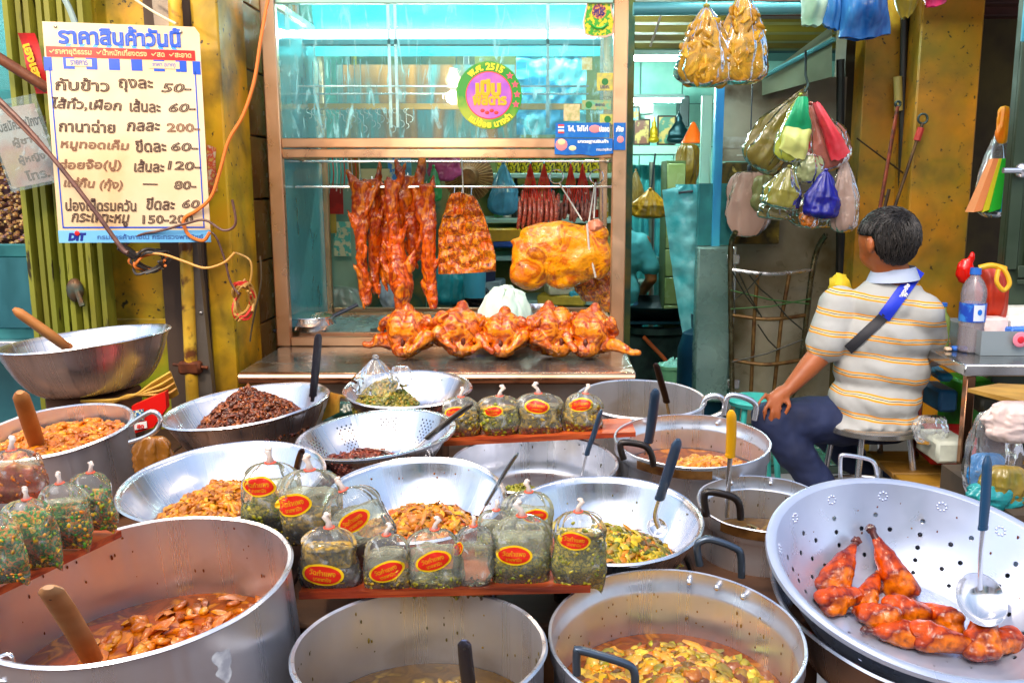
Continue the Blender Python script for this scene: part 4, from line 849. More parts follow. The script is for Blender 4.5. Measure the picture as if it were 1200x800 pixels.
# blue frame strip and cyan hanging strip
t = thing('blue_door_frame', 'narrow bright blue door frame beside the steel wall', 'door frame', P(843, 300, 5.05))
MB().span((X_(838, 150, 5.0), 5.0, .3), (X_(848, 150, 5.0), 5.06, P(843, 94, 5.0).z), bev=.004).build('jamb', mat('bright_blue_paint', '2C88C8', .35, 0, '48C0D8', 6, stretch=(1, 1, .3)), t)
MB().span((X_(822, 150, 5.3), 5.3, 1.3), (X_(834, 150, 5.3), 5.34, P(830, 112, 5.3).z), bev=.004).build('jamb', mat('pale_shelf2', 'BCE0CC'), t)
# steel cold-room door
xa, xb = X_(816, 350, 4.95), X_(858, 350, 4.95)
t = thing('steel_door', 'dark steel cold store door with two hinges', 'door', ((xa + xb) / 2, 5.0, 0))
dm = mat('dark_teal_steel', '8AA8A0', .3, .35, '5A7A74', 3, rvar=.1, bump=.1, bscale=8)
MB().span((xa, 4.95, .2), (xb, 5.05, P(840, 289, 4.95).z), bev=.012).build('leaf', dm, t)
for py_ in (304, 450): q = P(859, py_, 4.94); MB().box(q, (.07, .02, .055), bev=.005).build('hinge', STEELP, t)
MB().span((xb + .002, 4.97, .12), (xb + .02, 5.04, P(840, 289, 4.95).z), bev=.003).build('edge_strip', STEELP, t)
xc = X_(815, 100, 5.1)
MB().span((xa + .01, 5.012, P(840, 287.5, 5.0).z), (xb, 5.072, P(840, 215, 5.0).z)).build('upper_panel', mat('cyan_steel', '3FA0A0', .35, .4, '2A6A70', 4), t)
# stainless wall
xa, xb = X_(850, 200, 5.2), X_(985, 200, 5.2)
t = thing('steel_wall_panel', 'tall stained stainless steel wall panel behind the hand truck', 'wall panel', ((xa + xb) / 2, 5.25, 0))
sw = mat('stained_wall_steel', 'C0B49C', .36, .15, '9A8E70', 2.2, rvar=.12, bump=.15, bscale=6, dirt='5E4A1C', dscale=2.6, dlo=.40, dhi=.68)
zt_ = P(900, 91, 5.2).z
MB().span((xa, 5.2, 0), (xb, 5.3, P(900, 190, 5.2).z)).build('lower_sheet', sw, t, smooth=0)
MB().span((xa - .03, 5.17, P(900, 189, 5.17).z), (xb, 5.2 - .002, zt_)).build('upper_sheet', mat('grey_tan_panel', 'C8BCA0', .5, .05, 'A0907A', 3, dirt='5A4020', dscale=4, bump=.15), t, smooth=0)
m = MB(); q = P(868, 182, 5.16); m.span((q.x - .02, 5.165, q.z - .003), (q.x + .18, 5.168, q.z + .003)); m.build('slot', mat('pale_slot', 'E8E4D0'), t)
q = P(868, 167, 5.16); MB().span((q.x - .1, 5.166, q.z - .03), (q.x + .08, 5.169, q.z + .03)).build('faded_label', mat('faded_white_label', 'C8C0B0', .5, 0, 'A89880', 20), t)
structure(MB().span((xb - .001, 5.21, 0), (4.6, 5.4, 3.0)).build('wall_behind', mat('dark_brown_wall', '3A2A14', .8, 0, '5A4A1C', 3, bump=.2)))
c = P(876, 238, 5.12); t = thing('notice_board', 'stained brown board fixed to the steel wall behind the pink bag', 'board', c)
MB().span((X_(839, 238, 5.1), 5.1, P(876, 286, 5.1).z), (X_(915, 238, 5.1), 5.14, P(876, 191, 5.1).z), bev=.006).build('panel', mat('grimy_ochre_board', '8E6C18', .6, 0, ['3A3008', 'A88A28'], 5, bump=.4, dirt='C8A848', dscale=18, dlo=.66, dhi=.7), t)
# sloping grey duct, top
t = thing('ventilation_duct', 'sloping grey metal duct under the ceiling above the hanging bags', 'duct', P(950, 60, 4.8))
MB().add([P(893, 92, 5.0), P(975, 48, 4.6), P(975, 90, 4.6), P(893, 112, 5.0), P(893, 92, 5.16), P(975, 30, 5.16), P(975, 90, 5.16), P(893, 112, 5.16)], [(0, 3, 2, 1), (4, 5, 6, 7), (0, 1, 5, 4), (3, 7, 6, 2), (0, 4, 7, 3), (1, 2, 6, 5)]).build('body', mat('grey_duct', '6A6A50', .45, .3, '8A8A70', 4), t, smooth=0)
MB().tube([P(893, 91, 4.97), P(978, 46, 4.57)], .012, 6).build('edge', mat('teal_pipe', '6FB8C0'), t)
# hand truck
y = 4.85; t = thing('hand_truck', 'steel hand truck frame leaning against the steel wall', 'hand truck', P(905, 455, y))
tb = mat('scuffed_tube_steel', '8A8468', .3, .8, '5A4E30', 14, rvar=.1)
MB().tube(smoothpath([P(862, 272, y - .06), P(857, 285, y), P(856, 320, y), P(858, 470, y)], 5), M_(3.3, P(900, 380, y)), 10).build('side_rail', tb, t)
MB().tube(smoothpath([P(968, 275, y - .06), P(958, 292, y), P(950, 330, y), P(938, 430, y), P(925, 470, y)], 5), M_(3.3, P(900, 380, y)), 10).build('side_rail', tb, t)
rr_ = mat('rusty_cross_bar', '5A3A1C', .5, .5, '8A6A3A', 20)
for py_, x0_, x1_, mt in ((318, 857, 953, STEELP), (371, 857, 946, rr_), (424, 858, 938, rr_)):
    MB().tube(smoothpath([P(x0_, py_ - 2, y), P((x0_ + x1_) / 2, py_ + 3, y - .05), P(x1_, py_ - 2, y)], 5), M_(2.4, P(900, 380, y)), 8).build('cross_bar', mt, t)
for a_, b_ in ((888, 880), (925, 907)): MB().tube([P(a_, 322, y - .04), P((a_ + b_) / 2, 372, y - .04), P(b_, 458, y - .02)], M_(2.4, P(900, 380, y)), 8).build('upright', rr_, t)
gc = mat('green_cord', '3A6A30', .6); 
for a_, b_ in (((858, 318), (890, 368)), ((866, 320), (893, 372)), ((878, 322), (905, 350)), ((856, 362), (950, 350)), ((856, 340), (948, 356)), ((888, 380), (912, 410)), ((858, 424), (940, 398)), ((858, 330), (862, 368)), ((905, 350), (940, 386)), ((893, 320), (862, 350))):
    MB().tube([P(*a_, y - .055), P((a_[0] + b_[0]) / 2, (a_[1] + b_[1]) / 2 + 3, y - .06), P(*b_, y - .055)], .004, 5).build('cord', gc if a_[0] < 858 else mat('dark_cord', '28281C'), t)

tube_lamp(Vector((-.35, 4.75, 2.42)), 1.2, 'unseen ceiling tube added over the shelf rack to brighten the shop', 60)  # tube above the frame, added to brighten the space behind the meat
tube_lamp(Vector((1.3, 4.3, 2.52)), 1.2, 'unseen ceiling tube added above the hanging bag cluster to brighten it', 45)  # out of view, added to light the bags and the inner shop

for k, (px_, py_, w_, h_, col, lb) in enumerate(((745, 200, 20, 44, '8A6A30', 'brown bag hanging just right of the cabinet post in the back'), (783, 196, 14, 50, '2A6A60', 'dark green bag hanging by the tiled column'), (738, 262, 16, 40, '3A4A54', 'grey cloth hanging beside the far person'), (770, 300, 18, 60, '58A0A0', 'pale teal apron hanging above the wok stove'))):
    sack('hanging_item', px_, py_, 6.8, w_, h_, col, lb, seed=k + 3, neck=k % 2 == 0)
for k, (px_, py_, w_, h_, col, lb) in enumerate(((752, 128, 26, 12, 'C8D8C8', 'white box on top of the far wall ledge'), (800, 132, 12, 36, '2A3A38', 'dark electric box on the far tiled wall'), (745, 348, 24, 40, '5A7A70', 'grey green crate beside the wok stove'), (800, 400, 20, 30, '3A6A58', 'dark green tub behind the bucket'))):
    c = P(px_, py_, 6.9 if k > 1 else 8.6); tag(MB().box(c, (M_(w_, c), .2, M_(h_, c)), bev=.01).build('stored_box', mat('bx_' + col, col, .5, 0, [tuple(x * .5 for x in lin(col)[:3])], 9, bump=.2), None), lb, 'box')
# ================================================================== TABLE OF POTS
tbl = thing('serving_table', 'low stepped wooden table of old planks under the pots and bowls', 'table', (-.2, 2.0, 0))
for i in range(15):
    x = -2.3 + i * .2
    tier = ((.55, 1.52, .50), (1.53, 2.86, .62))
    if i > 13: tier = tier[:1]
    for (ya, yb, z) in tier:
        MB().span((x, ya, z - .03), (x + .193, yb, z + R.uniform(-.002, .002)), bev=.005).build('plank', OLDWOOD, tbl)
for x in (-2.2, -.9, .42):
    for y, z in ((.65, .468), (1.45, .468), (2.75, .588)): MB().span((x, y, 0), (x + .07, y + .07, z), bev=.005).build('leg', OLDWOOD, tbl)
MB().span((-2.3, .55, .40), (.69, .58, .469), bev=.004).build('apron', OLDWOOD, tbl)
MB().span((-2.3, 1.525, .475), (.49, 1.528, .587)).build('riser', OLDWOOD, tbl)

VES = {}
def bowlprof(Rm, h, th=.0018, fl=.42, pw=.55, lip=.007):
    o = []; N = 12
    for i in range(N + 1):
        a_ = i / N; r_ = Rm * (fl + (1 - fl) * (a_ ** pw) if i else fl); z = h * a_ ** 1.25; o.append((r_, z))
    inner = [(0, .002)] + [(max(0, r_ - th), z + .002) for r_, z in o[:-1]] + [(Rm - th, h)]
    outer = [(Rm + lip * .6, h + lip * .35), (Rm + lip, h - lip * .2), (Rm + lip * .6, h - lip * .7), (Rm, h - lip * .7)] + [(r_, z) for r_, z in reversed(o[:-1])] + [(0, 0)]
    return inner, outer
def potprof(Rm, h, th=.002, lip=.008, ledge=0):
    inner = [(0, .003), (Rm * .9, .003), (Rm * .97, .02), (Rm - th, .05), (Rm - th, h * .5)]
    if ledge: inner += [(Rm - th, h * .8), (Rm - th, h - .035), (Rm + .004, h - .028), (Rm + .005, h - .004)]
    inner += [(Rm - th + (.006 if ledge else 0), h)]
    e = Rm + (.006 if ledge else 0)
    outer = [(e + lip * .5, h + lip * .35), (e + lip, h - lip * .2), (e + lip * .5, h - lip * .7), (e, h - lip * .8)]
    if ledge: outer += [(Rm + .007, h - .03), (Rm, h - .037)]
    outer += [(Rm, h * .5), (Rm, .05), (Rm * .975, .015), (Rm * .9, 0), (0, 0)]
    return inner, outer
def ves(key, name, cat, lb, cx, cy_, Rr, Y, tilt, roll, h, kind, m=STEEL, **kw):
    c = P(cx, cy_, Y); rot = Euler((radians(tilt), radians(-roll), 0)); Mr = rot.to_matrix()
    loc = c - Mr @ Vector((0, 0, h)); t = thing(name, lb, cat, loc, rot)
    inner, outer = (bowlprof(Rr, h, **kw) if kind == 'bowl' else potprof(Rr, h, ledge=1 if kind == 'alu' else 0, **kw))
    Mw = Matrix.Translation(loc) @ Mr.to_4x4(); VES[key] = (t, Mw, Rr, h, kind, inner)
    if not key.startswith('col'):
        mb_ = MB().lathe(inner + outer, 120); sd0 = len(VES) * 3.7
        def dent(v):
            x, y_, z = v; r_ = sqrt(x * x + y_ * y_)
            if r_ < Rr * .5: return v
            f_ = 1 + .011 * noise.noise(Vector((x / Rr * 1.6 + sd0, y_ / Rr * 1.6, z / Rr * 2.2))) + .004 * noise.noise(Vector((x / Rr * 5 + sd0, y_ / Rr * 5, z / Rr * 5)))
            return (x * f_, y_ * f_, z + .0025 * noise.noise(Vector((x / Rr * 2, y_ / Rr * 2, sd0))))
        mb_.v = [dent(v) for v in mb_.v]; mb_.build('body', POTS if kind == 'pot' else m, t, world=False, smooth=55)
    return t
def support(key, col, lb, zt=.62, name='wooden_block'):
    t, Mw, Rr, h, kd, inner = VES[key]; b = Mw @ Vector((0, 0, 0)); top = min(b.z - .012 * (1 if t.rotation_euler.x else .2), b.z - sin(abs(t.rotation_euler.x)) * Rr * .4 - .003)
    if top - zt < .01: return
    o = MB().span((b.x - .1, b.y - .09, zt + .004), (b.x + .1, b.y + .09, top), bev=.006).build(name, col, None)
    tag(o, lb, 'block')
ves('basinUL', 'steel_basin', 'bowl', 'deep polished steel basin at the upper left with a wooden spoon in it', 100, 396, .228, 2.62, 0, 5, .155, 'bowl', fl=.45, pw=.5)
ves('potL', 'steel_pot', 'pot', 'steel pot with a loop handle below the upper left basin', 62, 504, .172, 2.1, 7, 4, .2, 'pot')
ves('bigpot', 'steel_pot', 'pot', 'biggest steel pot at the bottom left, holding orange curry', 163, 680, .226, 1.33, 4, 3, .27, 'pot', lip=.007)
ves('potC', 'steel_pot', 'pot', 'steel pot at the bottom centre with thin brown soup inside', 492, 756, .185, 1.27, 0, 0, .225, 'pot', lip=.006)
ves('potR', 'aluminium_pot', 'pot', 'large aluminium pot at the bottom right of centre with cabbage stew', 792, 741, .189, 1.32, 5, 0, .222, 'alu', ALU, lip=.003)
ves('pot7', 'aluminium_pot', 'pot', 'aluminium pot with a black handle behind the yellow handled ladle', 811, 514, .181, 2.15, 4, 0, .2, 'alu', ALU, lip=.003)
ves('pot8', 'aluminium_pot', 'pot', 'small aluminium pot holding the ladle with the yellow handle', 895, 588, .132, 1.85, 5, 0, .15, 'alu', ALU, lip=.003)
ves('pot9', 'steel_pot', 'pot', 'wide steel pot by the right end of the counter, nearly empty', 751, 466, .184, 2.6, 4, 0, .2, 'pot')
ves('bowl10', 'steel_bowl', 'bowl', 'steel bowl with green minced herbs just below the counter edge', 478, 455, .17, 2.45, 4, 0, .09, 'bowl')
ves('bowl12', 'steel_bowl', 'bowl', 'steel bowl piled with dark brown shredded meat left of the colander', 289, 474, .2, 2.25, 2, 6, .13, 'bowl', fl=.4)
ves('bowl13', 'steel_bowl', 'bowl', 'wide steel bowl of golden bean curd strips beside the labelled bags', 262, 561, .196, 1.78, 6, 2, .1, 'bowl', fl=.5)
ves('bowl14', 'steel_bowl', 'bowl', 'steel bowl of orange bamboo shoots in the middle of the table', 487, 581, .170, 1.68, 8, 0, .105, 'bowl')
ves('pan15', 'steel_pan', 'pan', 'wide steel pan with green peppercorns under the row of four bags', 626, 541, .195, 2.1, 3, 0, .11, 'pot', lip=.006)
ves('bowl16', 'steel_bowl', 'bowl', 'steel bowl of stir fried yellow greens right of the labelled bags', 710, 605, .181, 1.68, 6, 0, .12, 'bowl')
# colander on the right and the basin it sits in
ves('colR', 'colander', 'colander', 'big bluish aluminium colander of roast duck legs at the right', 1088, 664, .262, 1.5, 15, -3, .155, 'bowl', fl=.5, pw=.6)
t, Mw, Rr, h, kd, inner = VES['colR']
prof = [(0, .002)]; NR = 26
for i in range(1, 9): prof.append((Rr * .52 * i / 8, .002 + (.004 if i == 7 else 0)))
for i in range(1, 16): a_ = i / 15; prof.append((Rr * (.52 + .48 * a_ ** .68) - .002, .002 + (h - .002) * a_ ** 1.3))
def hf(i, k):
    if i in (2, 4, 6): return k % (12 if i == 2 else 6) == (0 if i != 4 else 3)
    if i in (10, 14, 18): return k % 6 == 0
    if i in (12, 16): return k % 4 == 2
    return False
m = MB().lathe(prof, 96, holes=hf)
po = [(r_ + .0016, z - .0016) for r_, z in prof]; m.lathe(po, 96, holes=hf)
rl = [(prof[-1][0], h), (Rr + .008, h + .004), (Rr + .016, h + .001), (Rr + .017, h - .006), (Rr + .012, h - .009), (Rr + .001, h - .007)]
m.lathe(rl, 96); m.build('body', ALUB, t, world=False, smooth=60)
m = MB()
for k in range(14):
    a0_ = 2 * pi * k / 14 + .2
    for q in range(8):
        b_ = q * pi / 4; i = 21.2 + sin(b_) * .55; f = i - int(i); r0_, z0_ = prof[int(i)]; r1_, z1_ = prof[int(i) + 1]; r_ = r0_ + (r1_ - r0_) * f; z_ = z0_ + (z1_ - z0_) * f
        aa = a0_ + cos(b_) * .033; m.ell((cos(aa) * (r_ + .0006), sin(aa) * (r_ + .0006), z_), (.0030, .0030, .0026), 8, 6)
o = m.build('flower_mark', ALUB, t, world=False); o['kind'] = 'stuff'
ves('basinR', 'steel_basin', 'basin', 'steel basin underneath the big duck leg colander', 1086, 700, .255, 1.5, 12, -3, .16, 'bowl', fl=.5)
t = VES['basinR'][0]; t.location = VES['colR'][0].location + Vector((-.006, .0, -.062)); VES['basinR'] = (t, Matrix.Translation(t.location) @ t.rotation_euler.to_matrix().to_4x4(), .255, .16, 'bowl', VES['basinR'][5])
# colander 11
ves('col11', 'colander', 'colander', 'steel colander with clusters of small holes holding dried dark chilli meat', 441, 507, .175, 2.08, 3, 4, .1, 'bowl', fl=.45)
t, Mw, Rr, h, kd, inner = VES['col11']
prof = [(0, .002), (Rr * .2, .002), (Rr * .42, .002)]
for i in range(1, 19): a_ = i / 18; prof.append((Rr * (.42 + .58 * a_ ** .62) - .002, .002 + (h - .002) * a_ ** 1.3))
def hf2(i, k): return 5 <= i <= 17 and (k // 9) % 2 == 0 and (i + k) % 2 == 0 and k % 9 not in (0, 8)
m = MB().lathe(prof, 162, holes=hf2); m.lathe([(prof[-1][0], h), (Rr + .006, h + .003), (Rr + .012, h), (Rr + .012, h - .006), (Rr + .004, h - .008)], 96)
m.build('body', STEEL, t, world=False, smooth=60)

for k_, col, lb in (('basinUL', OLDWOOD, 'old wooden block under the deep upper left basin'), ('bowl10', OLDWOOD, 'old wooden block under the green herb bowl'), ('bowl12', OLDWOOD, 'old wooden block under the shredded meat bowl'), ('bowl13', OLDWOOD, 'old wooden block under the bean curd bowl'), ('bowl14', OLDWOOD, 'old wooden block under the bamboo shoot bowl'), ('bowl16', OLDWOOD, 'old wooden block under the yellow greens bowl'), ('col11', OLDWOOD, 'old wooden block under the steel colander')):
    support(k_, col, lb)
b = VES['basinR'][1] @ Vector((0, 0, 0))
tag(MB().span((.72, b.y - .05, .525), (.9, b.y + .1, max(.535, b.z - .05)), bev=.006).build('wooden_block', OLDWOOD, None), 'old wooden block under the basin of the duck leg colander', 'block')
side = thing('side_stand', 'wooden stand of planks under the colander on the right', 'stand', (.75, 1.5, 0))
for i in range(4): MB().span((.75 + i * .1, 1.1, .49), (.845 + i * .1, 1.8, .52 + .001 * i), bev=.004).build('plank', OLDWOOD, side)
for x, y in ((.77, 1.12), (1.06, 1.12), (.77, 1.7), (1.06, 1.7)): MB().span((x, y, 0), (x + .05, y + .05, .488), bev=.004).build('leg', OLDWOOD, side)

# ---- food
def chunk(m, p, N, kind, s, seed):
    q = N.to_track_quat('Z', 'Y').to_matrix() @ Euler((R.uniform(-.5, .5), R.uniform(-.5, .5), R.uniform(0, 6.28))).to_matrix()
    if kind == 'chunk': m.ell(p, (s * R.uniform(.7, 1.3), s * R.uniform(.5, 1), s * R.uniform(.4, .8)), 7, 5, rot=q, nz=.5, nsc=9, seed=seed)
    elif kind == 'shred': m.ell(p, (s * R.uniform(.8, 1.7), s * R.uniform(.32, .55), s * R.uniform(.28, .48)), 7, 6, rot=q, nz=.5, nsc=7, seed=seed)
    elif kind == 'lump': m.ell(p, (s * R.uniform(.8, 1.4), s * R.uniform(.6, 1.1), s * R.uniform(.5, .85)), 10, 7, rot=N.to_track_quat('Z', 'Y').to_matrix() @ Matrix.Rotation(R.uniform(0, 6), 3, 'Z'), nz=.45, nsc=7, seed=seed)
    elif kind == 'strip':
        L_ = s * R.uniform(1.5, 3); b_ = R.uniform(-.5, .5) * s
        pts = [p + q @ Vector((x_ * L_, b_ * (1 - x_ * x_) + R.uniform(-.1, .1) * s, abs(b_) * .5 * (1 - x_ * x_))) for x_ in (-1, -.4, .3, 1)]
        m.tube(pts, [s * .25, s * R.uniform(.3, .5), s * R.uniform(.3, .5), s * .15], 5, True, .6)
    elif kind == 'leaf':
        w_ = s * R.uniform(.5, .9); L_ = s * R.uniform(1.2, 2.2); vs = []
        for i in range(5):
            x_ = -1 + i * .5; ww = w_ * (1 - x_ * x_ * .8); z_ = s * .5 * (1 - x_ * x_) * R.uniform(.5, 1.3)
            vs += [p + q @ Vector((x_ * L_, -ww, z_)), p + q @ Vector((x_ * L_, 0, z_ + .25 * s)), p + q @ Vector((x_ * L_, ww, z_))]
        m.add(vs, [(i * 3 + j, i * 3 + j + 1, i * 3 + j + 4, i * 3 + j + 3) for i in range(4) for j in (0, 1)])
def food(key, name, lb, cols, level, rr, mh, off=(0, 0), n=320, kinds=('chunk',), s=.009, soup=None, nz=.012, cover=1, rough=.38, seed=0, sharp=1.3, soupr=None):
    t, Mw, Rr, h, kd, inner = VES[key]; z0 = h * level
    if soup:
        r_ = soupr or rr
        m = MB().grid(lambda u, v: Mw @ Vector((cos(6.2832 * u) * r_ * v, sin(6.2832 * u) * r_ * v, z0 + .0012 * noise.noise(Vector((cos(6.28 * u) * v * 9, sin(6.28 * u) * v * 9, seed))))), 64, 14, closeu=True)
        o = m.build(name.split('_')[0] + '_broth' if False else 'broth', soup, None, smooth=180); tag(o, 'liquid around the ' + lb.split(' in ')[0] if False else lb.replace(lb.split()[0], 'oily broth around', 1) if False else 'glossy broth of the ' + lb, kind='stuff')
    ox, oy = off
    def hgt(x, y):
        d = sqrt(((x - ox) / rr) ** 2 + ((y - oy) / rr) ** 2)
        return z0 + mh * max(-.3, (1 - d ** sharp)) + nz * noise.noise(Vector((x * 28, y * 28, seed * 5.1)))
    base = MB().grid(lambda u, v: Mw @ Vector((ox + cos(6.2832 * u) * rr * v, oy + sin(6.2832 * u) * rr * v, hgt(ox + cos(6.2832 * u) * rr * v, oy + sin(6.2832 * u) * rr * v) - .004)), 48, 14, closeu=True)
    fm = mat('food_' + name, cols[0], rough, island=cols, col2=(.6, .45, .3), scale=60, lo=.35, hi=.7, bump=.5, bscale=120, coat=.5 if soup else .22)
    N = (Mw.to_3x3() @ Vector((0, 0, 1)))
    s *= .82; n *= 1.55
    for i in range(int(n * 1.15)):
        a_ = R.uniform(0, 2 * pi); d = sqrt(R.random()) * rr * cover; x = ox + cos(a_) * d; y = oy + sin(a_) * d
        if x * x + y * y > (Rr * .97) ** 2: continue
        z = hgt(x, y) + R.uniform(-.003, .004)
        g_ = Vector((hgt(x - .01, y) - hgt(x + .01, y), hgt(x, y - .01) - hgt(x, y + .01), .02)).normalized()
        chunk(base, Mw @ Vector((x, y, z)), Mw.to_3x3() @ g_, R.choice(kinds), s * R.uniform(.6, 1.35), i)
    o = base.build(name, fm, None, smooth=75); tag(o, lb, kind='stuff'); return o
def brothmat(n, c1, c2): return mat('broth_' + n, tuple(x * .45 for x in lin(c1)[:3]), .12, 0, [c1, tuple(x * .6 for x in lin(c1)[:3]), c2], 20, lo=.3, hi=.68, spec=.22, coat=0, detail=7, bump=.1, distort=1)
food('bowl12', 'shredded_meat', 'dark brown shredded meat heaped in the bowl left of the colander', ['7A3210', '3E1606', '9A4A18', '54220A', 'B0601E', '2E1006'], .55, .15, .105, (.01, -.02), 1300, ('shred', 'shred', 'chunk'), .0085, seed=1, sharp=1.2, cover=1.02)
food('bowl13', 'bean_curd_strips', 'golden brown bean curd strips in the wide bowl beside the bags', ['E89408', 'B86804', 'F4B018', 'D07E06', '8E4C04'], .26, .135, .065, (.0, -.02), 750, ('shred', 'shred', 'chunk'), .0115, seed=2)
food('bowl14', 'bamboo_shoots', 'orange yellow bamboo shoot strips in the middle bowl', ['F0A008', 'D47C04', 'F8BC1C', 'B86004', '9A7A10', 'E05A08'], .25, .125, .065, (.015, -.03), 800, ('shred', 'shred', 'chunk', 'leaf'), .0105, seed=3)
food('bowl16', 'stir_fried_greens', 'stir fried yellow green vegetables with egg in the right hand bowl', ['E8C004', '8A8A08', 'F4D428', '3E3E08', 'F09408', '7A8408', '4A5A0C'], .3, .125, .065, (.01, -.03), 850, ('leaf', 'shred', 'shred', 'chunk'), .0105, seed=4)
food('bowl10', 'minced_herbs', 'green and yellow minced herbs piled at the left of the small bowl', ['5A7A1C', 'A8901C', '3A5A14', 'C8A028', '7A8A20'], .45, .09, .08, (-.06, -.02), 1000, ('chunk', 'leaf'), .0055, seed=5)
food('col11', 'dried_chilli_meat', 'dark red dried meat flakes at the bottom of the steel colander', ['6A2010', '8A2E18', '3A100A', 'A84A24', '4A1A10'], .38, .10, .03, (-.045, -.06), 420, ('strip', 'chunk', 'leaf'), .009, seed=6, rough=.45)
food('pan15', 'green_peppercorns', 'small heap of green peppercorns in the pan under the four bags', ['7A8A1C', 'A8A82A', '5A6A14', 'C8B83A'], .50, .075, .03, (-.02, -.105), 1300, ('chunk',), .0042, seed=7)
food('potL', 'orange_curry', 'orange curry chunks in the left pot with the loop handle', ['F08E08', 'CC6804', 'F8AC18', 'A85004'], .80, .155, .012, (0, -.0), 420, ('lump', 'shred'), .012, soup=brothmat('orange', 'C8560A', 'E88414'), seed=8)
food('bigpot', 'pork_curry', 'orange braised pork skin floating in the biggest pot', ['F08C08', 'D46C04', 'F8A818', 'B45404', 'E47C08'], .455, .175, .005, (.045, .03), 120, ('shred', 'leaf', 'shred', 'chunk'), .016, soup=brothmat('red', 'B85404', 'E88A10'), soupr=.2236, seed=9, nz=.006, rough=.18)
food('potC', 'clear_soup_scraps', 'scraps of yellow fat floating on soup in the bottom centre pot', ['D8B040', 'B88A20', '8A6A14', 'E8C860'], .42, .07, .008, (.03, .06), 60, ('chunk', 'leaf'), .009, soup=brothmat('brown', '6A4A10', '8A6A1C'), soupr=.1826, seed=10, nz=.004)
food('potR', 'cabbage_stew', 'chunky yellow cabbage and tofu stew in the big aluminium pot', ['F4C010', 'EC9808', 'F8D848', '9A7A0C', 'CC6C08', '6A3A0C', 'D0CC20'], .46, .165, .035, (0, -.02), 760, ('lump', 'chunk', 'lump', 'leaf', 'shred'), .0145, soup=brothmat('amber', '9A4C08', 'C07410'), soupr=.1865, seed=11)
food('pot7', 'orange_stew', 'orange stew pieces at the right of the pot with black handle', ['F0A020', 'D87A10', 'E8B840', 'A85A10'], .55, .10, .03, (.055, -.0), 300, ('lump', 'shred'), .0115, soup=brothmat('orange2', '9A5010', 'C87818'), soupr=.176, seed=12)
food('pot9', 'soup_scraps', 'brown scraps left in the nearly empty wide steel pot', ['A8521C', '6A2A0C', 'C87A2A'], .3, .05, .012, (-.06, -.12), 70, ('chunk',), .008, soup=brothmat('brown', '6A4A10', '8A6A1C'), soupr=.178, seed=13)
food('pot8', 'brown_sauce_scraps', 'brown scraps in sauce at the bottom of the small aluminium pot', ['7A4A14', '4A5A14', 'A86A1C'], .35, .08, .008, (0, 0), 90, ('chunk', 'leaf'), .008, soup=brothmat('brown', '6A4A10', '8A6A1C'), soupr=.128, seed=14)
# splashes dried on the pot walls
def splash(key, n, cols, zlo, zhi, lb, outside=False):
    t, Mw, Rr, h, kd, inner = VES[key]; m = MB()
    for i in range(n):
        a_ = R.uniform(0, 2 * pi); z = h * R.uniform(zlo, zhi); r_ = Rr - .0032
        if kd == 'bowl':
            for (r0_, z0_), (r1_, z1_) in zip(inner, inner[1:]):
                if z0_ <= z <= z1_ and z1_ > z0_: r_ = r0_ + (r1_ - r0_) * (z - z0_) / (z1_ - z0_) - .0008
        s = R.uniform(.0008, .0022); m.ell((cos(a_) * r_, sin(a_) * r_, z), (s, s, s * R.uniform(.8, 2.6)), 6, 4, rot=Matrix.Rotation(a_, 3, 'Z') @ Matrix.Diagonal((.35, 1, 1)), nz=.4, seed=i)
    o = m.build('splash', mat('dried_splash_' + cols[0], cols[0], .5, island=cols), t, world=False); o['kind'] = 'stuff'
splash('bigpot', 60, ['8A3A14', '5A200A', 'A86A20'], .5, .95, ''); splash('potC', 70, ['6A5A1C', '3A3A14', 'A88A2C'], .5, .93, ''); splash('potR', 90, ['8A6A1C', '6A3A1C', 'B89A50'], .5, .84, '')
splash('pot7', 50, ['2A2418', '5A4A28'], .6, .84, ''); splash('pot8', 50, ['2A3018', '5A4A28'], .5, .84, ''); splash('bowl14', 40, ['B86A18', '8A5A14'], .4, .9, ''); splash('bowl16', 26, ['8A7A18', '5A5A14'], .4, .9, ''); splash('pan15', 40, ['3A3A18', '6A5A20'], .5, .95, ''); splash('bowl10', 30, ['2A4A1C', '5A6A20'], .3, .95, '')
splash('colR', 34, ['8A3A1C', '5A2010', 'B88A40'], .2, .9, '')
# white torn sticker on big pot
def wallpt(key, a_, z, out=.001): t, Mw, Rr, h, kd, inner = VES[key]; return Mw @ Vector((cos(a_) * (Rr + out), sin(a_) * (Rr + out), z))
t0 = VES['bigpot'][0]; a0_ = radians(-40); z0_ = .212
m = MB().grid(lambda u, v: Vector((cos(a0_ + cos(6.28 * u) * v * .062 * (1 + .35 * sin(5 * 6.28 * u + 1))) * .2268, sin(a0_ + cos(6.28 * u) * v * .062 * (1 + .35 * sin(5 * 6.28 * u + 1))) * .2268, z0_ + sin(6.28 * u) * v * .025 * (1 + .3 * sin(3 * 6.28 * u)))), 40, 3, closeu=True)
m.build('torn_paper', mat('torn_white_paper', 'F4F4F4', .6, 0, 'B8B8C0', 60), t0, world=False)
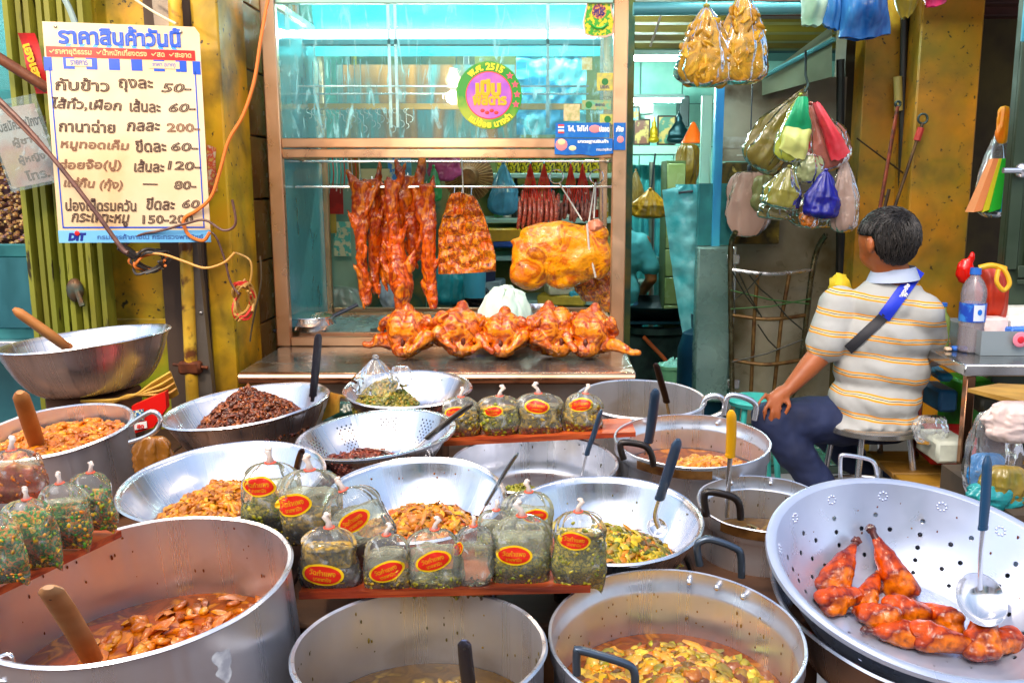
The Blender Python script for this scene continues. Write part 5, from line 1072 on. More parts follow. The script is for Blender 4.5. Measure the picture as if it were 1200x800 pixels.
# ---- handles
def handle(key, pts, rpx, m, Y, rivets=()):
    t = VES[key][0]; Mi = (Matrix.Translation(t.location) @ t.rotation_euler.to_matrix().to_4x4()).inverted()
    q = [P(p_[0], p_[1], Y + (p_[2] if len(p_) > 2 else 0)) for p_ in pts]; r_ = M_(rpx, q[0])
    MB().tube([Mi @ v for v in smoothpath(q, 4)], r_, 10).build('handle', m, t, world=False)
def rivets(key, angs, zf=.93):
    t, Mw, Rr, h, kd, inner = VES[key]
    for a_ in angs: MB().ell((cos(radians(a_)) * (Rr - .001), sin(radians(a_)) * (Rr - .001), h * zf), (.006, .006, .006), 10, 6).build('rivet', STEELP, t, world=False)
HB = mat('dark_blue_steel_handle', (.10, .13, .17), .3, .8)
handle('potL', [(152, 498), (160, 492), (178, 482), (188, 490), (184, 503), (170, 512), (152, 518)], 3, STEELP, 2.0)
handle('bigpot', [(0, 769), (10, 766), (15, 772), (15, 792), (8, 798), (0, 797)], 2.5, STEELP, 1.13)
handle('potR', [(676, 790), (676, 764), (682, 762), (730, 776), (743, 786), (744, 806)], 5, HB, 1.13)
handle('potR', [(820, 662), (817, 640), (823, 633), (835, 632), (860, 641), (868, 650), (869, 676)], 4.5, HB, 1.54)
handle('pot7', [(731, 538), (727, 524), (731, 518), (755, 522), (763, 532), (766, 546)], 4, mat('brown_black_handle', '1C1410', .3), 1.95)
handle('pot8', [(828, 604), (825, 584), (830, 576), (856, 581), (866, 590), (868, 608)], 4.5, mat('brown_black_handle', '1C1410', .3), 1.70)
handle('pot9', [(822, 478), (828, 466), (842, 464), (850, 473), (846, 484), (826, 492)], 3.5, STEELP, 2.55)
handle('pot9', [(848, 486), (852, 466), (862, 463), (878, 468), (886, 476), (884, 492)], 3.5, STEELP, 2.5)
handle('basinR', [(985, 560), (985, 537), (990, 533), (1018, 538), (1026, 546), (1028, 562)], 2.5, STEELP, 1.78)
rivets('potR', (60, 75, 45)); rivets('pot7', (60, 120)); rivets('pot8', (70, 110))
# brown glaze dirt band on pot 7 and 8 outside front lip: worn rim plates
for key in ('pot7', 'pot8'):
    t, Mw, Rr, h, kd, inner = VES[key]
    MB().grid(lambda u, v: Vector((cos(radians(-140 + 55 * u)) * (Rr + .0095), sin(radians(-140 + 55 * u)) * (Rr + .0095), h * .86 + v * .02)), 14, 1).build('handle_plate', mat('brown_stained_plate', '8A6030', .4, .5, '4A2A14', 30), t, world=False)
# ---- ladles and spoons
def ladle(name, lb, pts, rpx, hm, sm=None, split=.6, Y=(2, 2), flat=.55, bowl=None, hole=False, cat='ladle'):
    """pts: pixels from handle top to the lower end; Y: depth at the top and the lower end"""
    n = len(pts); q = [P(a_, b_, Y[0] + (Y[1] - Y[0]) * i / (n - 1)) for i, (a_, b_) in enumerate(pts)]
    t = thing(name, lb, cat, q[-1]); r_ = M_(rpx, q[0])
    sp = smoothpath(q, 6); k = max(2, int(len(sp) * split)); hp = sp[:k + 1]
    rs = [r_ * (1 + .12 * sin(pi * i / len(hp))) * (.8 if i == 0 else 1) for i in range(len(hp))]
    MB().tube([hp[0] + (hp[0] - hp[1]).normalized() * r_ * .5] + hp, [r_ * .45] + rs, 12, True, flat).build('handle', hm, t)
    if sm:
        MB().tube(sp[k:] , [r_ * .55] * len(sp[k:]), 8, True, .5).build('shaft', sm, t)
        MB().tube([sp[k] + (sp[k - 1] - sp[k]) * .3, sp[k] + (sp[k + 1] - sp[k]) * .3], r_ * 1.12, 12, True, flat).build('collar', hm, t)
    if hole:
        p_ = hp[min(2, len(hp) - 1)]; MB().ell(p_ + Vector((0, -r_ * flat * 1.02, 0)), (r_ * .22, r_ * .08, r_ * .3), 10, 6).build('hanging_hole', DARK, t)  # hole drawn as a dark spot, its shade put into the colour
    if bowl:
        c, rb = P(bowl[0], bowl[1], Y[1] + .01), M_(bowl[2], q[-1]); Mb = Matrix.Translation(c) @ Euler((radians(50), radians(8), 0)).to_matrix().to_4x4()
        MB().lathe([(0, -rb * .5), (rb * .5, -rb * .42), (rb * .88, -rb * .15), (rb, 0), (rb * 1.03, .001), (rb * .92, -rb * .17), (rb * .5, -rb * .46), (0, -rb * .54)], 32, M=Mb).build('bowl', STEELP, t, smooth=180)
    return t
ladle('wooden_spoon', 'wooden spoon leaning in the upper left basin', [(19, 364), (50, 386), (72, 402), (88, 414)], 7, WOODH, mat('dark_wood_shaft', '7A4A24', .5), .75, (2.5, 2.62), .8, cat='spoon')
ladle('wooden_spoon', 'thick wooden spoon standing in the left pot of orange curry', [(24, 462), (34, 492), (45, 526)], 9, WOODH, None, .95, (1.98, 2.1), .8, cat='spoon')
ladle('wooden_spoon', 'big pale wooden spoon handle with a hole in the biggest pot', [(58, 690), (75, 715), (95, 748), (108, 772)], 14, mat('pale_worn_wood', 'D8A878', .5, 0, 'B88050', 9, bump=.15), None, .95, (1.12, 1.3), .5, hole=True, cat='spoon')
ladle('black_ladle', 'ladle with a thin black curved handle in the shredded meat bowl', [(373, 393), (371, 420), (368, 452), (366, 470)], 4.5, BLK, BLK, .8, (2.2, 2.3), .4)
ladle('grey_spatula', 'spatula with a rounded grey handle resting across the steel colander', [(552, 474), (530, 490), (506, 509), (488, 524), (470, 530)], 5, mat('grey_brown_plastic', '4A443C', .35), STEELP, .55, (1.93, 2.08), .6, cat='spatula')
ladle('steel_ladle', 'all steel ladle leaning out of the bamboo shoot bowl', [(606, 532), (592, 553), (576, 580), (562, 604)], 4, mat('grey_steel_handle', (.22, .27, .31), .25, .9), STEELP, .75, (1.66, 1.70), .5)
ladle('black_ladle', 'ladle with a dark handle in the peppercorn pan below the four bags', [(704, 482), (697, 505), (688, 531), (682, 556)], 4.5, BLKB, STEELP, .68, (2.1, 2.12), .6)
ladle('black_ladle', 'farthest ladle, brown black handle, standing in the nearly empty pot', [(769, 427), (774, 445), (780, 466), (784, 486)], 4, mat('red_black_handle', '2A1410', .3), STEELP, .72, (2.48, 2.6), .6)
ladle('black_ladle', 'ladle with a straight dark blue handle in the pot below the farthest one', [(768, 458), (765, 485), (761, 512), (757, 532)], 5.5, BLKB, STEELP, .72, (2.0, 2.1), .7)
ladle('black_ladle', 'ladle with a long slanting blue black handle in the yellow greens bowl', [(794, 517), (785, 547), (775, 578), (768, 602), (772, 618)], 6.5, BLKB, STEELP, .52, (1.60, 1.68), .7, bowl=(770, 618, 12))
ladle('yellow_ladle', 'ladle with a bright yellow handle in the small aluminium pot', [(857, 483), (857, 510), (855, 545), (853, 580), (852, 606)], 5.5, mat('yellow_plastic', 'E8A814', .35), STEELP, .42, (1.78, 1.85), .7)
ladle('skimmer_ladle', 'big ladle with a blue handle and round steel bowl in the colander', [(1157, 538), (1155, 580), (1152, 618), (1149, 655), (1149, 690)], 9, mat('slate_blue_plastic', '1E4668', .3), STEELP, .5, (1.52, 1.50), .5, bowl=(1150, 702, 31), hole=True)
ladle('flat_ladle', 'flat steel ladle handle with a hole in the bottom centre pot', [(544, 752), (546, 775), (549, 800), (552, 824)], 8, mat('blue_grey_steel_handle', (.20, .22, .32), .25, .9), None, .95, (1.15, 1.22), .3, hole=True)
ladle('black_ladle', 'short dark handle poking out behind the second labelled bag', [(354, 527), (350, 540), (346, 556)], 4, mat('red_black_handle', '2A1410'), STEELP, .7, (1.7, 1.75), .7)

# ---- bags of curry on planks
def plank(lb, a_, b_, depth, Y, z=None, th=.012, m=PLANK):
    pa, pb = a_, b_; t = tag(MB().add([pa + Vector((0, 0, -th)), pb + Vector((0, 0, -th)), pb + Vector((.0, depth, -th)), pa + Vector((.0, depth, -th)), pa, pb, pb + Vector((0, depth, 0)), pa + Vector((0, depth, 0))],
        [(0, 3, 2, 1), (4, 5, 6, 7), (0, 1, 5, 4), (1, 2, 6, 5), (2, 3, 7, 6), (3, 0, 4, 7)]).build('wooden_shelf_plank', m, None, smooth=0), lb, 'plank'); return t
p1 = P(350, 694, 1.41); p2 = P(692, 686, 1.41); plank('orange red painted plank laid across the pots holding the labelled bags', p1, p2, .21, 1.4)
p3 = P(520, 517, 2.20); p4 = P(745, 506, 2.20); plank('orange painted plank across the pan holding four small bags', p3, p4, .14, 2.2)
q1 = P(-20, 697, 1.22); q2 = P(142, 621, 1.50)
d = (q2 - q1).normalized(); n_ = Vector((-d.y, d.x, 0)).normalized()
tag(MB().add([q1 + Vector((0, 0, -.012)), q2 + Vector((0, 0, -.012)), q2 + n_ * .16 + Vector((0, 0, -.012)), q1 + n_ * .16 + Vector((0, 0, -.012)), q1, q2, q2 + n_ * .16, q1 + n_ * .16], [(0, 3, 2, 1), (4, 5, 6, 7), (0, 1, 5, 4), (1, 2, 6, 5), (2, 3, 7, 6), (3, 0, 4, 7)]).build('wooden_shelf_plank', PLANK, None, smooth=0), 'reddish plank at the left edge holding the unlabelled bags', 'plank')
herb = mat('green_curry_filling', '8A8A10', .25, 0, ['C0A814', '4A560A', 'D8BC24', '66701A'], 85, lo=.32, hi=.7, bump=.8, bscale=110, coat=.5, detail=5)
herb2 = mat('olive_curry_filling', 'A88A10', .25, 0, ['D0A014', '5A4A0A', '8A7410'], 70, lo=.32, hi=.7, bump=.8, bscale=90, coat=.5)
mixv = mat('mixed_vegetable_filling', '3EA030', .25, 0, ['246A1A', 'F08418', '3E9A28', '1E5A14', 'F0B828', '2E7A20'], 75, lo=.3, hi=.72, bump=1.2, bscale=110, coat=.4, detail=3)
orgf = mat('orange_curry_filling', 'D86A18', .25, 0, ['B8480C', 'E89A3A', '8A3A10'], 30, lo=.3, hi=.7, bump=.8, bscale=80, coat=.5)
pale = film('misted_greens', (.95, .96, .84), .20, (.84, .86, .62), .2, 1.3, scratch=.85, sscale=16, bump=1.5, bscale=40)
purp = mat('purple_brown_filling', '4A2818', .2, 0, ['6A4A2A', '3A1A2A', '5A4018'], 30, lo=.32, hi=.7, bump=.4, coat=.6)
BAGP = film('bag_plastic', (.99, 1, .99), .07, (.88, .92, .92), .05, 1.28, scratch=.6, sscale=20, bump=1.0, bscale=30)
SR = mat('sticker_red', 'E02814', .4); SY_ = mat('sticker_yellow', 'F8C814', .4); RB = mat('rubber_band_red', 'E85A38', .5); KN = mat('knot_plastic', 'E8C8B0', .3, 0, 'F0E8E0', 40, coat=.4)
def bag(lb, px_, pyb, wpx, hpx, Y, fill, cont, sticker=None, roll=0, seed=0, base_z=None, d=.42, point=0, knot=True, top=None, group=None, zr=0, cfill=None, tilt=0):
    c = P(px_, pyb, Y); w = M_(wpx, c) / 2; hh = M_(hpx, c)
    t = thing('curry_bag', lb, 'bag of food', c, (radians(tilt), radians(-roll), radians(zr)), group)
    def prof(k):
        if k < .72: W = .84 + .16 * sin(min(1, k / .34) * pi / 2) - (.10 + .06 * sin(seed * 1.7)) * max(0, (k - .3) / .42)
        else: W = max(.10, (.90 - .06 * sin(seed * 1.7)) * sqrt(max(0, 1 - ((k - .72) / .285) ** 2)))
        if k < .72: D = d * (.25 + .75 * min(1, k / .28) ** .7) * (1 if k < .5 else 1 - .12 * (k - .5))
        else: D = max(.08, d * .97 * sqrt(max(0, 1 - ((k - .72) / .285) ** 2)))
        if point: W *= 1 - point * max(0, .35 - k) * 2.2
        return w * W, w * D * 1.25
    def surf(u, k, sc=1):
        W, D = prof(k); a_ = 2 * pi * u; x = cos(a_); y = sin(a_)
        ex = .72; X_l = math.copysign(abs(x) ** ex, x) * W * sc; Yl = math.copysign(abs(y) ** .9, y) * D * sc
        pl = 1 + (.15 * sin(a_ * 9 + seed) + .08 * sin(a_ * 17 + seed)) * max(0, (k - .55) / .45) * (1 if sc == 1 else .7) + (0 * sin(a_ * 9 + seed) * max(0, (k - .62) / .38) + .035 * sin(a_ * 3 + seed * 2 + k * 6)) * (1 if sc == 1 else .8)
        wob = 1 - .09 * abs(noise.noise(Vector((x * 3.1 + seed * 2.7, y * 3.1, k * 5.5)))) + .17 * noise.noise(Vector((x * 1.3 + seed * 4.7, y * 1.3, k * 2.6)))
        corner = -.09 * hh * (abs(x) ** 6) * max(0, 1 - k * 5) * (1 if x > 0 else .6)
        lean_ = .10 * w * sin(seed * 2.9) * k * (1.4 - k)
        return Vector((X_l * pl * wob + lean_, Yl * pl * wob * (1 if y < 0 else .9), k * hh + corner))
    MB().grid(lambda u, v: surf(u, v), 54, 30, closeu=True).build('pouch', BAGP, t, world=False, smooth=180)
    fl = fill * 1.08
    def inner(u, v):
        f = fl * (1 + .30 * noise.noise(Vector((cos(2 * pi * u) * 1.5 + seed, sin(2 * pi * u) * 1.5, 3))) + .10 * cos(2 * pi * u + seed))
        if v <= .8: return surf(u, .012 + (f - .012) * v / .8, .965)
        q = surf(u, f, .965); q2 = Vector((0, 0, q.z)); return q.lerp(q2 + Vector((0, 0, .004 * noise.noise(q * 60))), (v - .8) / .2 * .999)
    MB().grid(inner, 48, 18, closeu=True).build('filling', cont, t, world=False, smooth=180)
    PAL = {'green_curry_filling': ['8A9410', '4A5A08', 'C0AC14', '6A7A10', 'D8C438'], 'olive_curry_filling': ['9A8414', '5A4A0A', 'C8A028', '6A6A14'], 'mixed_vegetable_filling': ['3EA81E', '2A7A14', 'F88A10', '4EC02A', 'F8C020', 'F8A840'], 'orange_curry_filling': ['E07A18', 'B04808', 'F0A040'], 'purple_brown_filling': ['5A3A1C', '3A1A24', '7A6020', '8A7A28']}[cont.name]
    m = MB(); ns_ = 150
    for i in range(ns_):
        k_ = R.uniform(.02, fl * (1.0 if i < ns_ * .8 else 1.35)); a_ = R.random(); q_ = surf(a_, k_, .962)
        s_ = M_(1, c) * R.uniform(1.2, 2.6); m.ell(q_, (s_ * R.uniform(.8, 1.8), s_ * .6, s_ * R.uniform(.6, 1.2)), 6, 4, rot=Euler((0, R.uniform(0, 3), 2 * pi * a_ + pi / 2)).to_matrix(), nz=.5, seed=i)
    o = m.build('filling_pieces', mat('pieces_' + cont.name, PAL[0], .35, island=PAL, coat=.3), t, world=False, smooth=70); o['kind'] = 'stuff'
    if cfill:
        def inner2(u, v):
            f0 = fl * 1.02; f1 = fl + (.74 - fl) * .95 * (1 + .15 * noise.noise(Vector((cos(2 * pi * u) * 1.7 + seed, sin(2 * pi * u) * 1.7, 7)))); return surf(u, f0 + (f1 - f0) * min(1, v / .75), .93 - .9 * max(0, v - .75) * 3.9 * .25) if v < .75 else surf(u, f1, .93).lerp(Vector((0, 0, f1 * hh + .004)), (v - .75) / .25 * .99)
        MB().grid(inner2, 48, 14, closeu=True).build('upper_filling', cfill, t, world=False, smooth=180)
    tree = None
    if knot:
        m = MB(); z = hh; m.tube(arc((0, 0, z - .001), w * .16, 0, 2 * pi, 12, (1, 0, 0), (0, 1, 0)), .0016, 6, cap=False); m.build('rubber_band', RB, t, world=False)
        kk = R.uniform(-1, 1); m = MB(); s_ = w * .2
        m.tube([(0, 0, z - .003), (kk * .2 * s_, 0, z + s_ * .9), (kk * .9 * s_, -.1 * s_, z + s_ * 1.6), (kk * .4 * s_, .1 * s_, z + s_ * 2.1)], [s_ * .75, s_ * .35, s_ * .55, s_ * .4], 9)
        m.ell((kk * .5 * s_, 0, z + s_ * 2.0), (s_ * .55, s_ * .45, s_ * .4), 9, 6, nz=.5, seed=seed); m.build('knot', KN, t, world=False, smooth=180)
    if sticker:
        sx, sz, srot, sw = sticker; sx = sx * w; sz = sz * hh; a = sw * w; b = a * .56; cr, sr = cos(radians(srot)), sin(radians(srot))
        base = MB().grid(lambda u, v: surf(u, v), 54, 30, closeu=True)
        tree = BVHTree.FromPolygons([tuple(v) for v in base.v], base.f)
        def on(x, y, lift):
            X1 = sx + x * cr - y * sr; Z1 = sz + x * sr + y * cr
            hit = tree.ray_cast(Vector((X1, -1, Z1)), Vector((0, 1, 0)))
            yy = hit[0].y if hit[0] else -prof(min(.95, Z1 / hh))[1] * .5
            return Vector((X1, yy - .0012 - lift, Z1))
        st = MB().grid(lambda u, v: on(cos(6.2832 * u) * a * v, sin(6.2832 * u) * b * v, 0), 32, 5, closeu=True).build('sticker', SY_, t, world=False, smooth=0)
        MB().grid(lambda u, v: on(cos(6.2832 * u) * a * v * .87, sin(6.2832 * u) * b * v * .82, .0005), 32, 5, closeu=True).build('red_oval', SR, st, world=False, smooth=0)
        m = MB(); put_text(m, 'วัดกำแพง', None, (1, 0, 0), (0, 0, 1), 0, b * .22, width=a * 1.25, height=b * .52, bold=.02, fn=lambda x, y, z: on(x, y, .001), res=1)
        put_text(m, 'นายพานิช', None, (1, 0, 0), (0, 0, 1), 0, -b * .38, width=a * .85, height=b * .36, bold=.02, fn=lambda x, y, z: on(x, y, .001), res=1)
        m.build('lettering', SY_, st, world=False, smooth=0)
    return t
# sticker = (x/halfwidth, z/height, rotation, size/halfwidth)
G1 = 'labelled curry bags on the front plank'; G2 = 'small labelled bags on the back plank'; G3 = 'unlabelled vegetable bags at the left'
bag('clear bag of greens with its label high up, leftmost of the upper labelled bags', 321, 622, 76, 84, 1.58, .42, herb, (-.25, .72, 3, .56), 0, 1, cfill=pale, group=G1)
bag('bulging labelled curry bag second from the left in the upper row', 367, 638, 78, 92, 1.53, .45, herb2, (-.42, .60, 14, .60), 0, 2, cfill=pale, group=G1)
bag('tilted labelled curry bag leaning left against the bamboo shoot bowl', 440, 655, 70, 92, 1.50, .25, purp, (.05, .62, 12, .60), 22, 3, cfill=pale, group=G1)
bag('labelled bag with dark brown curry, leftmost on the front plank', 389, 693, 74, 80, 1.44, .40, purp, (-.15, .36, -6, .66), 0, 4, cfill=herb2, group=G1)
bag('small labelled curry bag, second from the left on the front plank', 455, 694, 60, 72, 1.43, .32, herb2, (.05, .46, 20, .72), 0, 5, cfill=pale, group=G1)
bag('upright labelled bag with a pointed bottom corner, third on the front plank', 511, 697, 64, 82, 1.43, .28, herb, (.0, .60, 16, .66), 0, 6, cfill=pale, point=.1, group=G1)
bag('narrow unlabelled bag pinched to a point, fourth on the front plank', 556, 697, 50, 86, 1.43, .16, purp, (-.72, .70, 60, .40), 0, 7, cfill=pale, point=.9, group=G1)
bag('full labelled bag of chopped greens, fifth on the front plank', 612, 687, 78, 88, 1.44, .42, herb, (-.22, .54, -2, .54), 0, 8, cfill=pale, group=G1)
bag('labelled bag of greens hanging over the right end of the front plank', 677, 688, 66, 94, 1.43, .62, herb, (-.15, .68, -4, .58), 0, 9, cfill=herb2, group=G1)
bag('labelled bag half hidden behind the fifth front bag', 620, 648, 60, 76, 1.54, .35, herb, (.25, .68, 2, .5), 0, 10, cfill=pale, group=G1)
bag('pale bag behind the pointed bag with only its knot showing', 582, 652, 50, 58, 1.52, .4, herb, None, 0, 11, cfill=pale, group=G1)
bag('small curry bag with an orange label, leftmost on the back plank', 541, 513, 48, 50, 2.25, .55, herb2, (-.25, .68, 8, .50), 0, 12, cfill=pale, group=G2, d=.5)
bag('small dark greenish curry bag second from the left on the back plank', 586, 512, 54, 50, 2.25, .6, herb, (-.25, .70, 6, .42), 0, 13, point=.5, cfill=herb2, group=G2, d=.5)
bag('small flat curry bag third from the left on the back plank', 631, 511, 56, 52, 2.25, .55, herb2, (-.05, .76, -4, .52), 0, 14, cfill=pale, group=G2, d=.5)
bag('small curry bag with a slanting label at the right of the back plank', 681, 507, 48, 48, 2.25, .55, herb2, (-.2, .76, 12, .58), -6, 15, cfill=pale, group=G2, d=.5)
bag('unlabelled bag of mixed vegetables nearest the left edge of the picture', 8, 682, 62, 84, 1.24, .7, mixv, None, 6, 16, group=G3, cfill=None)
bag('unlabelled bag of mixed greens and carrots second in the left row', 45, 664, 62, 84, 1.32, .68, mixv, None, 4, 17, group=G3)
bag('unlabelled vegetable bag with orange pieces, third in the left row', 80, 642, 58, 80, 1.40, .55, mixv, None, 2, 18, group=G3, cfill=pale)
bag('unlabelled vegetable bag farthest right in the left row', 112, 620, 54, 70, 1.48, .52, mixv, None, 0, 19, group=G3)
bag('bag of orange curry behind the left row of vegetable bags', 22, 588, 70, 64, 1.55, .62, orgf, None, 2, 20, group=G3, cfill=pale)
# clear empty bag in herb bowl and loose plastic
sack('clear_bag', 440, 420, 2.42, 54, 46, 'FFFFFF', 'clear plastic bag crumpled on the green herb bowl', seed=3, neck=True, transp=PLA, d=.6)
sack('clear_bag', 470, 428, 2.44, 26, 26, 'FFFFFF', 'small clump of clear plastic right of the herb bag', seed=5, neck=False, transp=PLA, d=.6)
# ---- duck legs in the colander
t, Mw, Rr, h, kd, inner = VES['colR']
base = MB().lathe([(0, .002)] + [(Rr * (.52 + .48 * (i / 15) ** .68), .002 + (h - .002) * (i / 15) ** 1.3) for i in range(16)], 64, M=Mw)
ctree = BVHTree.FromPolygons([tuple(v) for v in base.v], base.f)
def hit(px_, py_, tree):
    o = Vector((0, 0, H)); d_ = (P(px_, py_, 1) - o).normalized(); r_ = tree.ray_cast(o, d_)
    n = r_[1]; 
    if n.dot(d_) > 0: n = -n
    return r_[0], n, d_
duck = mat('glazed_duck_leg', 'B43004', .22, 0, ['E05404', '741602', 'EE7808', '8E2202'], 14, lo=.3, hi=.75, detail=7, bump=.7, bscale=60, coat=.12, rvar=.1, spec=.35, dirt='3E0A04', dscale=22, dlo=.6, dhi=.74)
burnt = mat('burnt_bone_end', '3A140E', .3, 0, '6A2A18', 60, coat=.5, bump=.4)
def leg(lb, body, tip, size, lift, k):
    p_, n, d_ = hit(*body, ctree); q_, n2, _ = hit(*tip, ctree); s = M_(size, p_) * 1.1
    C = p_ - d_ * (lift * s + s * .55) ; T = q_ - d_ * (lift * s * .9 + s * .35)
    ax = (T - C); L_ = ax.length; ax.normalize(); sd_ = ax.cross(d_).normalized(); m = MB()
    B = C - ax * s * .5
    m.ell(B, (s * .85, s * .85, s * .6), 16, 10, rot=(-d_).to_track_quat('Z', 'Y').to_matrix(), nz=.14, seed=k)
    m.ell(B - ax * s * .5 + sd_ * s * .3, (s * .6, s * .6, s * .45), 14, 8); m.ell(B - ax * s * .3 - sd_ * s * .4, (s * .5, s * .5, s * .4), 12, 8)
    chain(m, [C, C.lerp(T, .35), C.lerp(T, .68), C.lerp(T, .85)], [s * .72, s * .55, s * .28, s * .17])
    t = thing('duck_leg', lb, 'roast duck leg', C, group='roast duck legs in the colander')
    fuse(m, s * .06, 4, s * .035, 2.2 / s * .9, k).build('meat', duck, t, smooth=180)
    m = MB(); m.tube([C.lerp(T, .72), C.lerp(T, .9), T], [s * .21, s * .17, s * .22], 10); m.ell(T, (s * .28, s * .22, s * .24), 10, 8, nz=.3, seed=k); m.build('bone_end', burnt, t)
leg('duck leg resting at the upper left of the heap, bone upright', (984, 670), (1003, 634), 21, .3, 1)
leg('duck leg leaning on the colander back with its claw end at the top', (1048, 674), (1021, 620), 22, .35, 2)
leg('short plump duck leg lying under the two upright ones', (985, 702), (1028, 692), 19, .5, 3)
leg('duck leg lying in the middle of the heap', (1026, 722), (994, 712), 20, .5, 4)
leg('duck leg pointing right between the middle leg and the ladle', (1066, 716), (1108, 722), 19, .35, 5)
leg('longest duck leg lying lowest with a dark bone end to the right', (1100, 748), (1166, 762), 20, .85, 6)
leg('duck leg below the ladle with its bone end over the ladle bowl', (1152, 742), (1157, 694), 23, .9, 7)
leg('small duck leg piece half buried at the heap front', (1052, 742), (1014, 738), 18, .5, 8)
leg('reddish duck thigh lying behind the longest leg', (1104, 722), (1070, 704), 17, .4, 9)
leg('duck leg at the lower right with its end hidden behind the ladle leg', (1176, 752), (1136, 768), 17, .5, 10)
leg('small dark duck piece wedged between the two upright legs', (1018, 694), (1032, 664), 15, .5, 11)
# small props in the left stack: sticks, red packet, basket
sm_ = mat('split_bamboo', 'D8A838', .6, 0, 'A87420', 14, bump=.3)
t = thing('bamboo_tray', 'frayed yellow bamboo basket tray under the upper left basin', 'basket', P(150, 470, 2.5))
for k in range(16):
    y_ = 2.5 + .02 * (k % 4); MB().tube(smoothpath([P(95 + k * 2, 470 + k * .8, y_), P(150, 466 - k * .2, y_ - .01), P(180 + k, 448 + k * 1.2, y_), P(200 + k * .6, 436 + k * 1.6, y_ + .01)], 5), .0045, 5).build('split_cane', sm_, t)
c = P(176, 478, 2.42); t = thing('red_packet', 'bright red packet with a small picture under the bamboo tray', 'packet', c); u_ = M_(1, c)
m = MB().poly([(-20 * u_, -28 * u_), (6 * u_, -20 * u_), (22 * u_, 2 * u_), (22 * u_, 22 * u_), (-16 * u_, 6 * u_)], .03, c, (1, .1, 0), (0, 0, 1)); m.build('packet_body', mat('packet_red', 'D8140C', .35), t, smooth=0)
for (w0, h0, ox_, oz_, mm) in ((13, 13, -8, -6, mat('picture_print', '2A6AC8', .4, 0, ['2A6A2A', 'F0F0E0'], 150, lo=.4, hi=.6)), (14, 8, -6, -18, mat('print_white', 'F2F2EE'))):
    MB().poly([((ox_ - w0 / 2) * u_, (oz_ - h0 / 2) * u_), ((ox_ + w0 / 2) * u_, (oz_ - h0 / 2 + 2) * u_), ((ox_ + w0 / 2) * u_, (oz_ + h0 / 2 + 2) * u_), ((ox_ - w0 / 2) * u_, (oz_ + h0 / 2) * u_)], .002, c + Vector((0, -.032, 0)), (1, .1, 0), (0, 0, 1)).build('printed_panel', mm, t, smooth=0)
m = MB(); put_text(m, 'สด', c + Vector((-6 * u_, -.036, -18 * u_)), (1, .1, 0), (0, 0, 1), 0, 0, width=8 * u_, bold=.05); m.build('lettering', redp, t, smooth=0)
c = P(385, 470, 2.35); t = thing('banana_leaf_bundle', 'folded dry leaf bundle between the meat bowl and the colander', 'bundle', c)
for k in range(10): MB().tube(smoothpath([P(378 + k * 2, 492 - k, 2.3), P(384 + k * 1.5, 474 - k, 2.3), P(388 + k * 1.8, 460 + k * .6, 2.32)], 4), .005, 5, flat=.5).build('dry_leaf', sm_, t)
t = sack('green_bag', 404, 470, 2.55, 50, 34, '1E4A40', 'dark green plastic bag between the meat bowl and herb bowl', seed=2, neck=False)
c = P(180, 540, 2.0); t = sack('brown_food_bag', 178, 510, 2.0, 46, 60, 'A8681C', 'clear bag of amber pickles below the loop handle', seed=4, neck=False, shine=.15)
# ================================================================== RIGHT SIDE: PILLARS, DOORWAY, BAGS
ochre = mat('ochre_wall_paint', 'D8920A', .55, 0, ['C07E0A', '8E7212', 'C8880C'], 2.4, lo=.33, hi=.75, bump=.3, bscale=14, dirt='4A4210', dscale=3.2, dlo=.46, dhi=.76, rvar=.1, chip='3A2E10', cscale=36, clo=.64, chi=.7)
x0, x1 = X_(1068, 200, 4.4), X_(1140, 200, 4.4)
t = thing('yellow_pillar', 'broad ochre yellow pillar with mossy stains behind the seated man', 'pillar', ((x0 + x1) / 2, 4.5, 0))
MB().span((x0, 4.4, 0), (x1, 4.7, 2.75), bev=.008).build('shaft', ochre, t)
q = P(1090, 165, 4.4); MB().span((q.x - .2, 4.385, .0), (q.x + .2, 4.399, .15), bev=.004).build('skirting', mat('grey_plinth', (.2, .19, .17)), t)
x0, x1 = X_(1006, 200, 4.6), X_(1052, 200, 4.6)
t = thing('yellow_wall_strip', 'narrow ochre wall strip left of the black pipes', 'wall', ((x0 + x1) / 2, 4.7, 0))
MB().span((x0, 4.6, 0), (x1, 4.75, 2.75), bev=.004).build('panel', ochre, t)
t = thing('black_pipe', 'pair of black pipes running down between the two ochre walls', 'pipe', P(1060, 300, 4.5))
for px_, r_ in ((1056, .018), (1064, .014)): MB().tube([P(px_ + 4, 0, 4.55), P(px_, 260, 4.55), P(px_ - 6, 560, 4.55)], r_, 10).build('pipe', mat('black_brown_pipe', '1A140C', .5), t)
MB().tube([P(1052, 90, 4.53), P(1053, 130, 4.53)], .02, 10).build('worn_patch', mat('worn_yellow_pipe', 'A89A50', .5), t)
t = thing('black_cable_pole', 'black pipe with cables beside the hanging bags', 'pipe', P(980, 300, 4.9)); MB().tube([P(985, 70, 4.9), P(984, 470, 4.9)], .022, 8).build('pipe', mat('black_brown_pipe', '1A140C'), t)
def hookrod(lb, a_, b_, col, ring=None, r_=.007, grip=None):
    t = thing('hook_rod', lb, 'rod', b_); MB().tube([a_, b_], r_, 8).build('rod', mat('rod_' + col, col, .5, .3, '2A1A10', 20), t)
    if ring: MB().tube(arc(a_ + Vector((0, 0, ring)), ring, 0, 2 * pi, 16), r_ * .7, 6, cap=False).build('ring', mat('black_iron', '0C1214'), t)
    if grip: MB().tube([a_.lerp(b_, .04), a_.lerp(b_, .16)], r_ * 2.1, 8).build('grip', mat('grip_' + grip, grip, .6), t)
hookrod('long rusty red rod leaning left of the black pipes', P(1052, 125, 4.45), P(1028, 262, 4.4), '8A3A20', .012, .009)
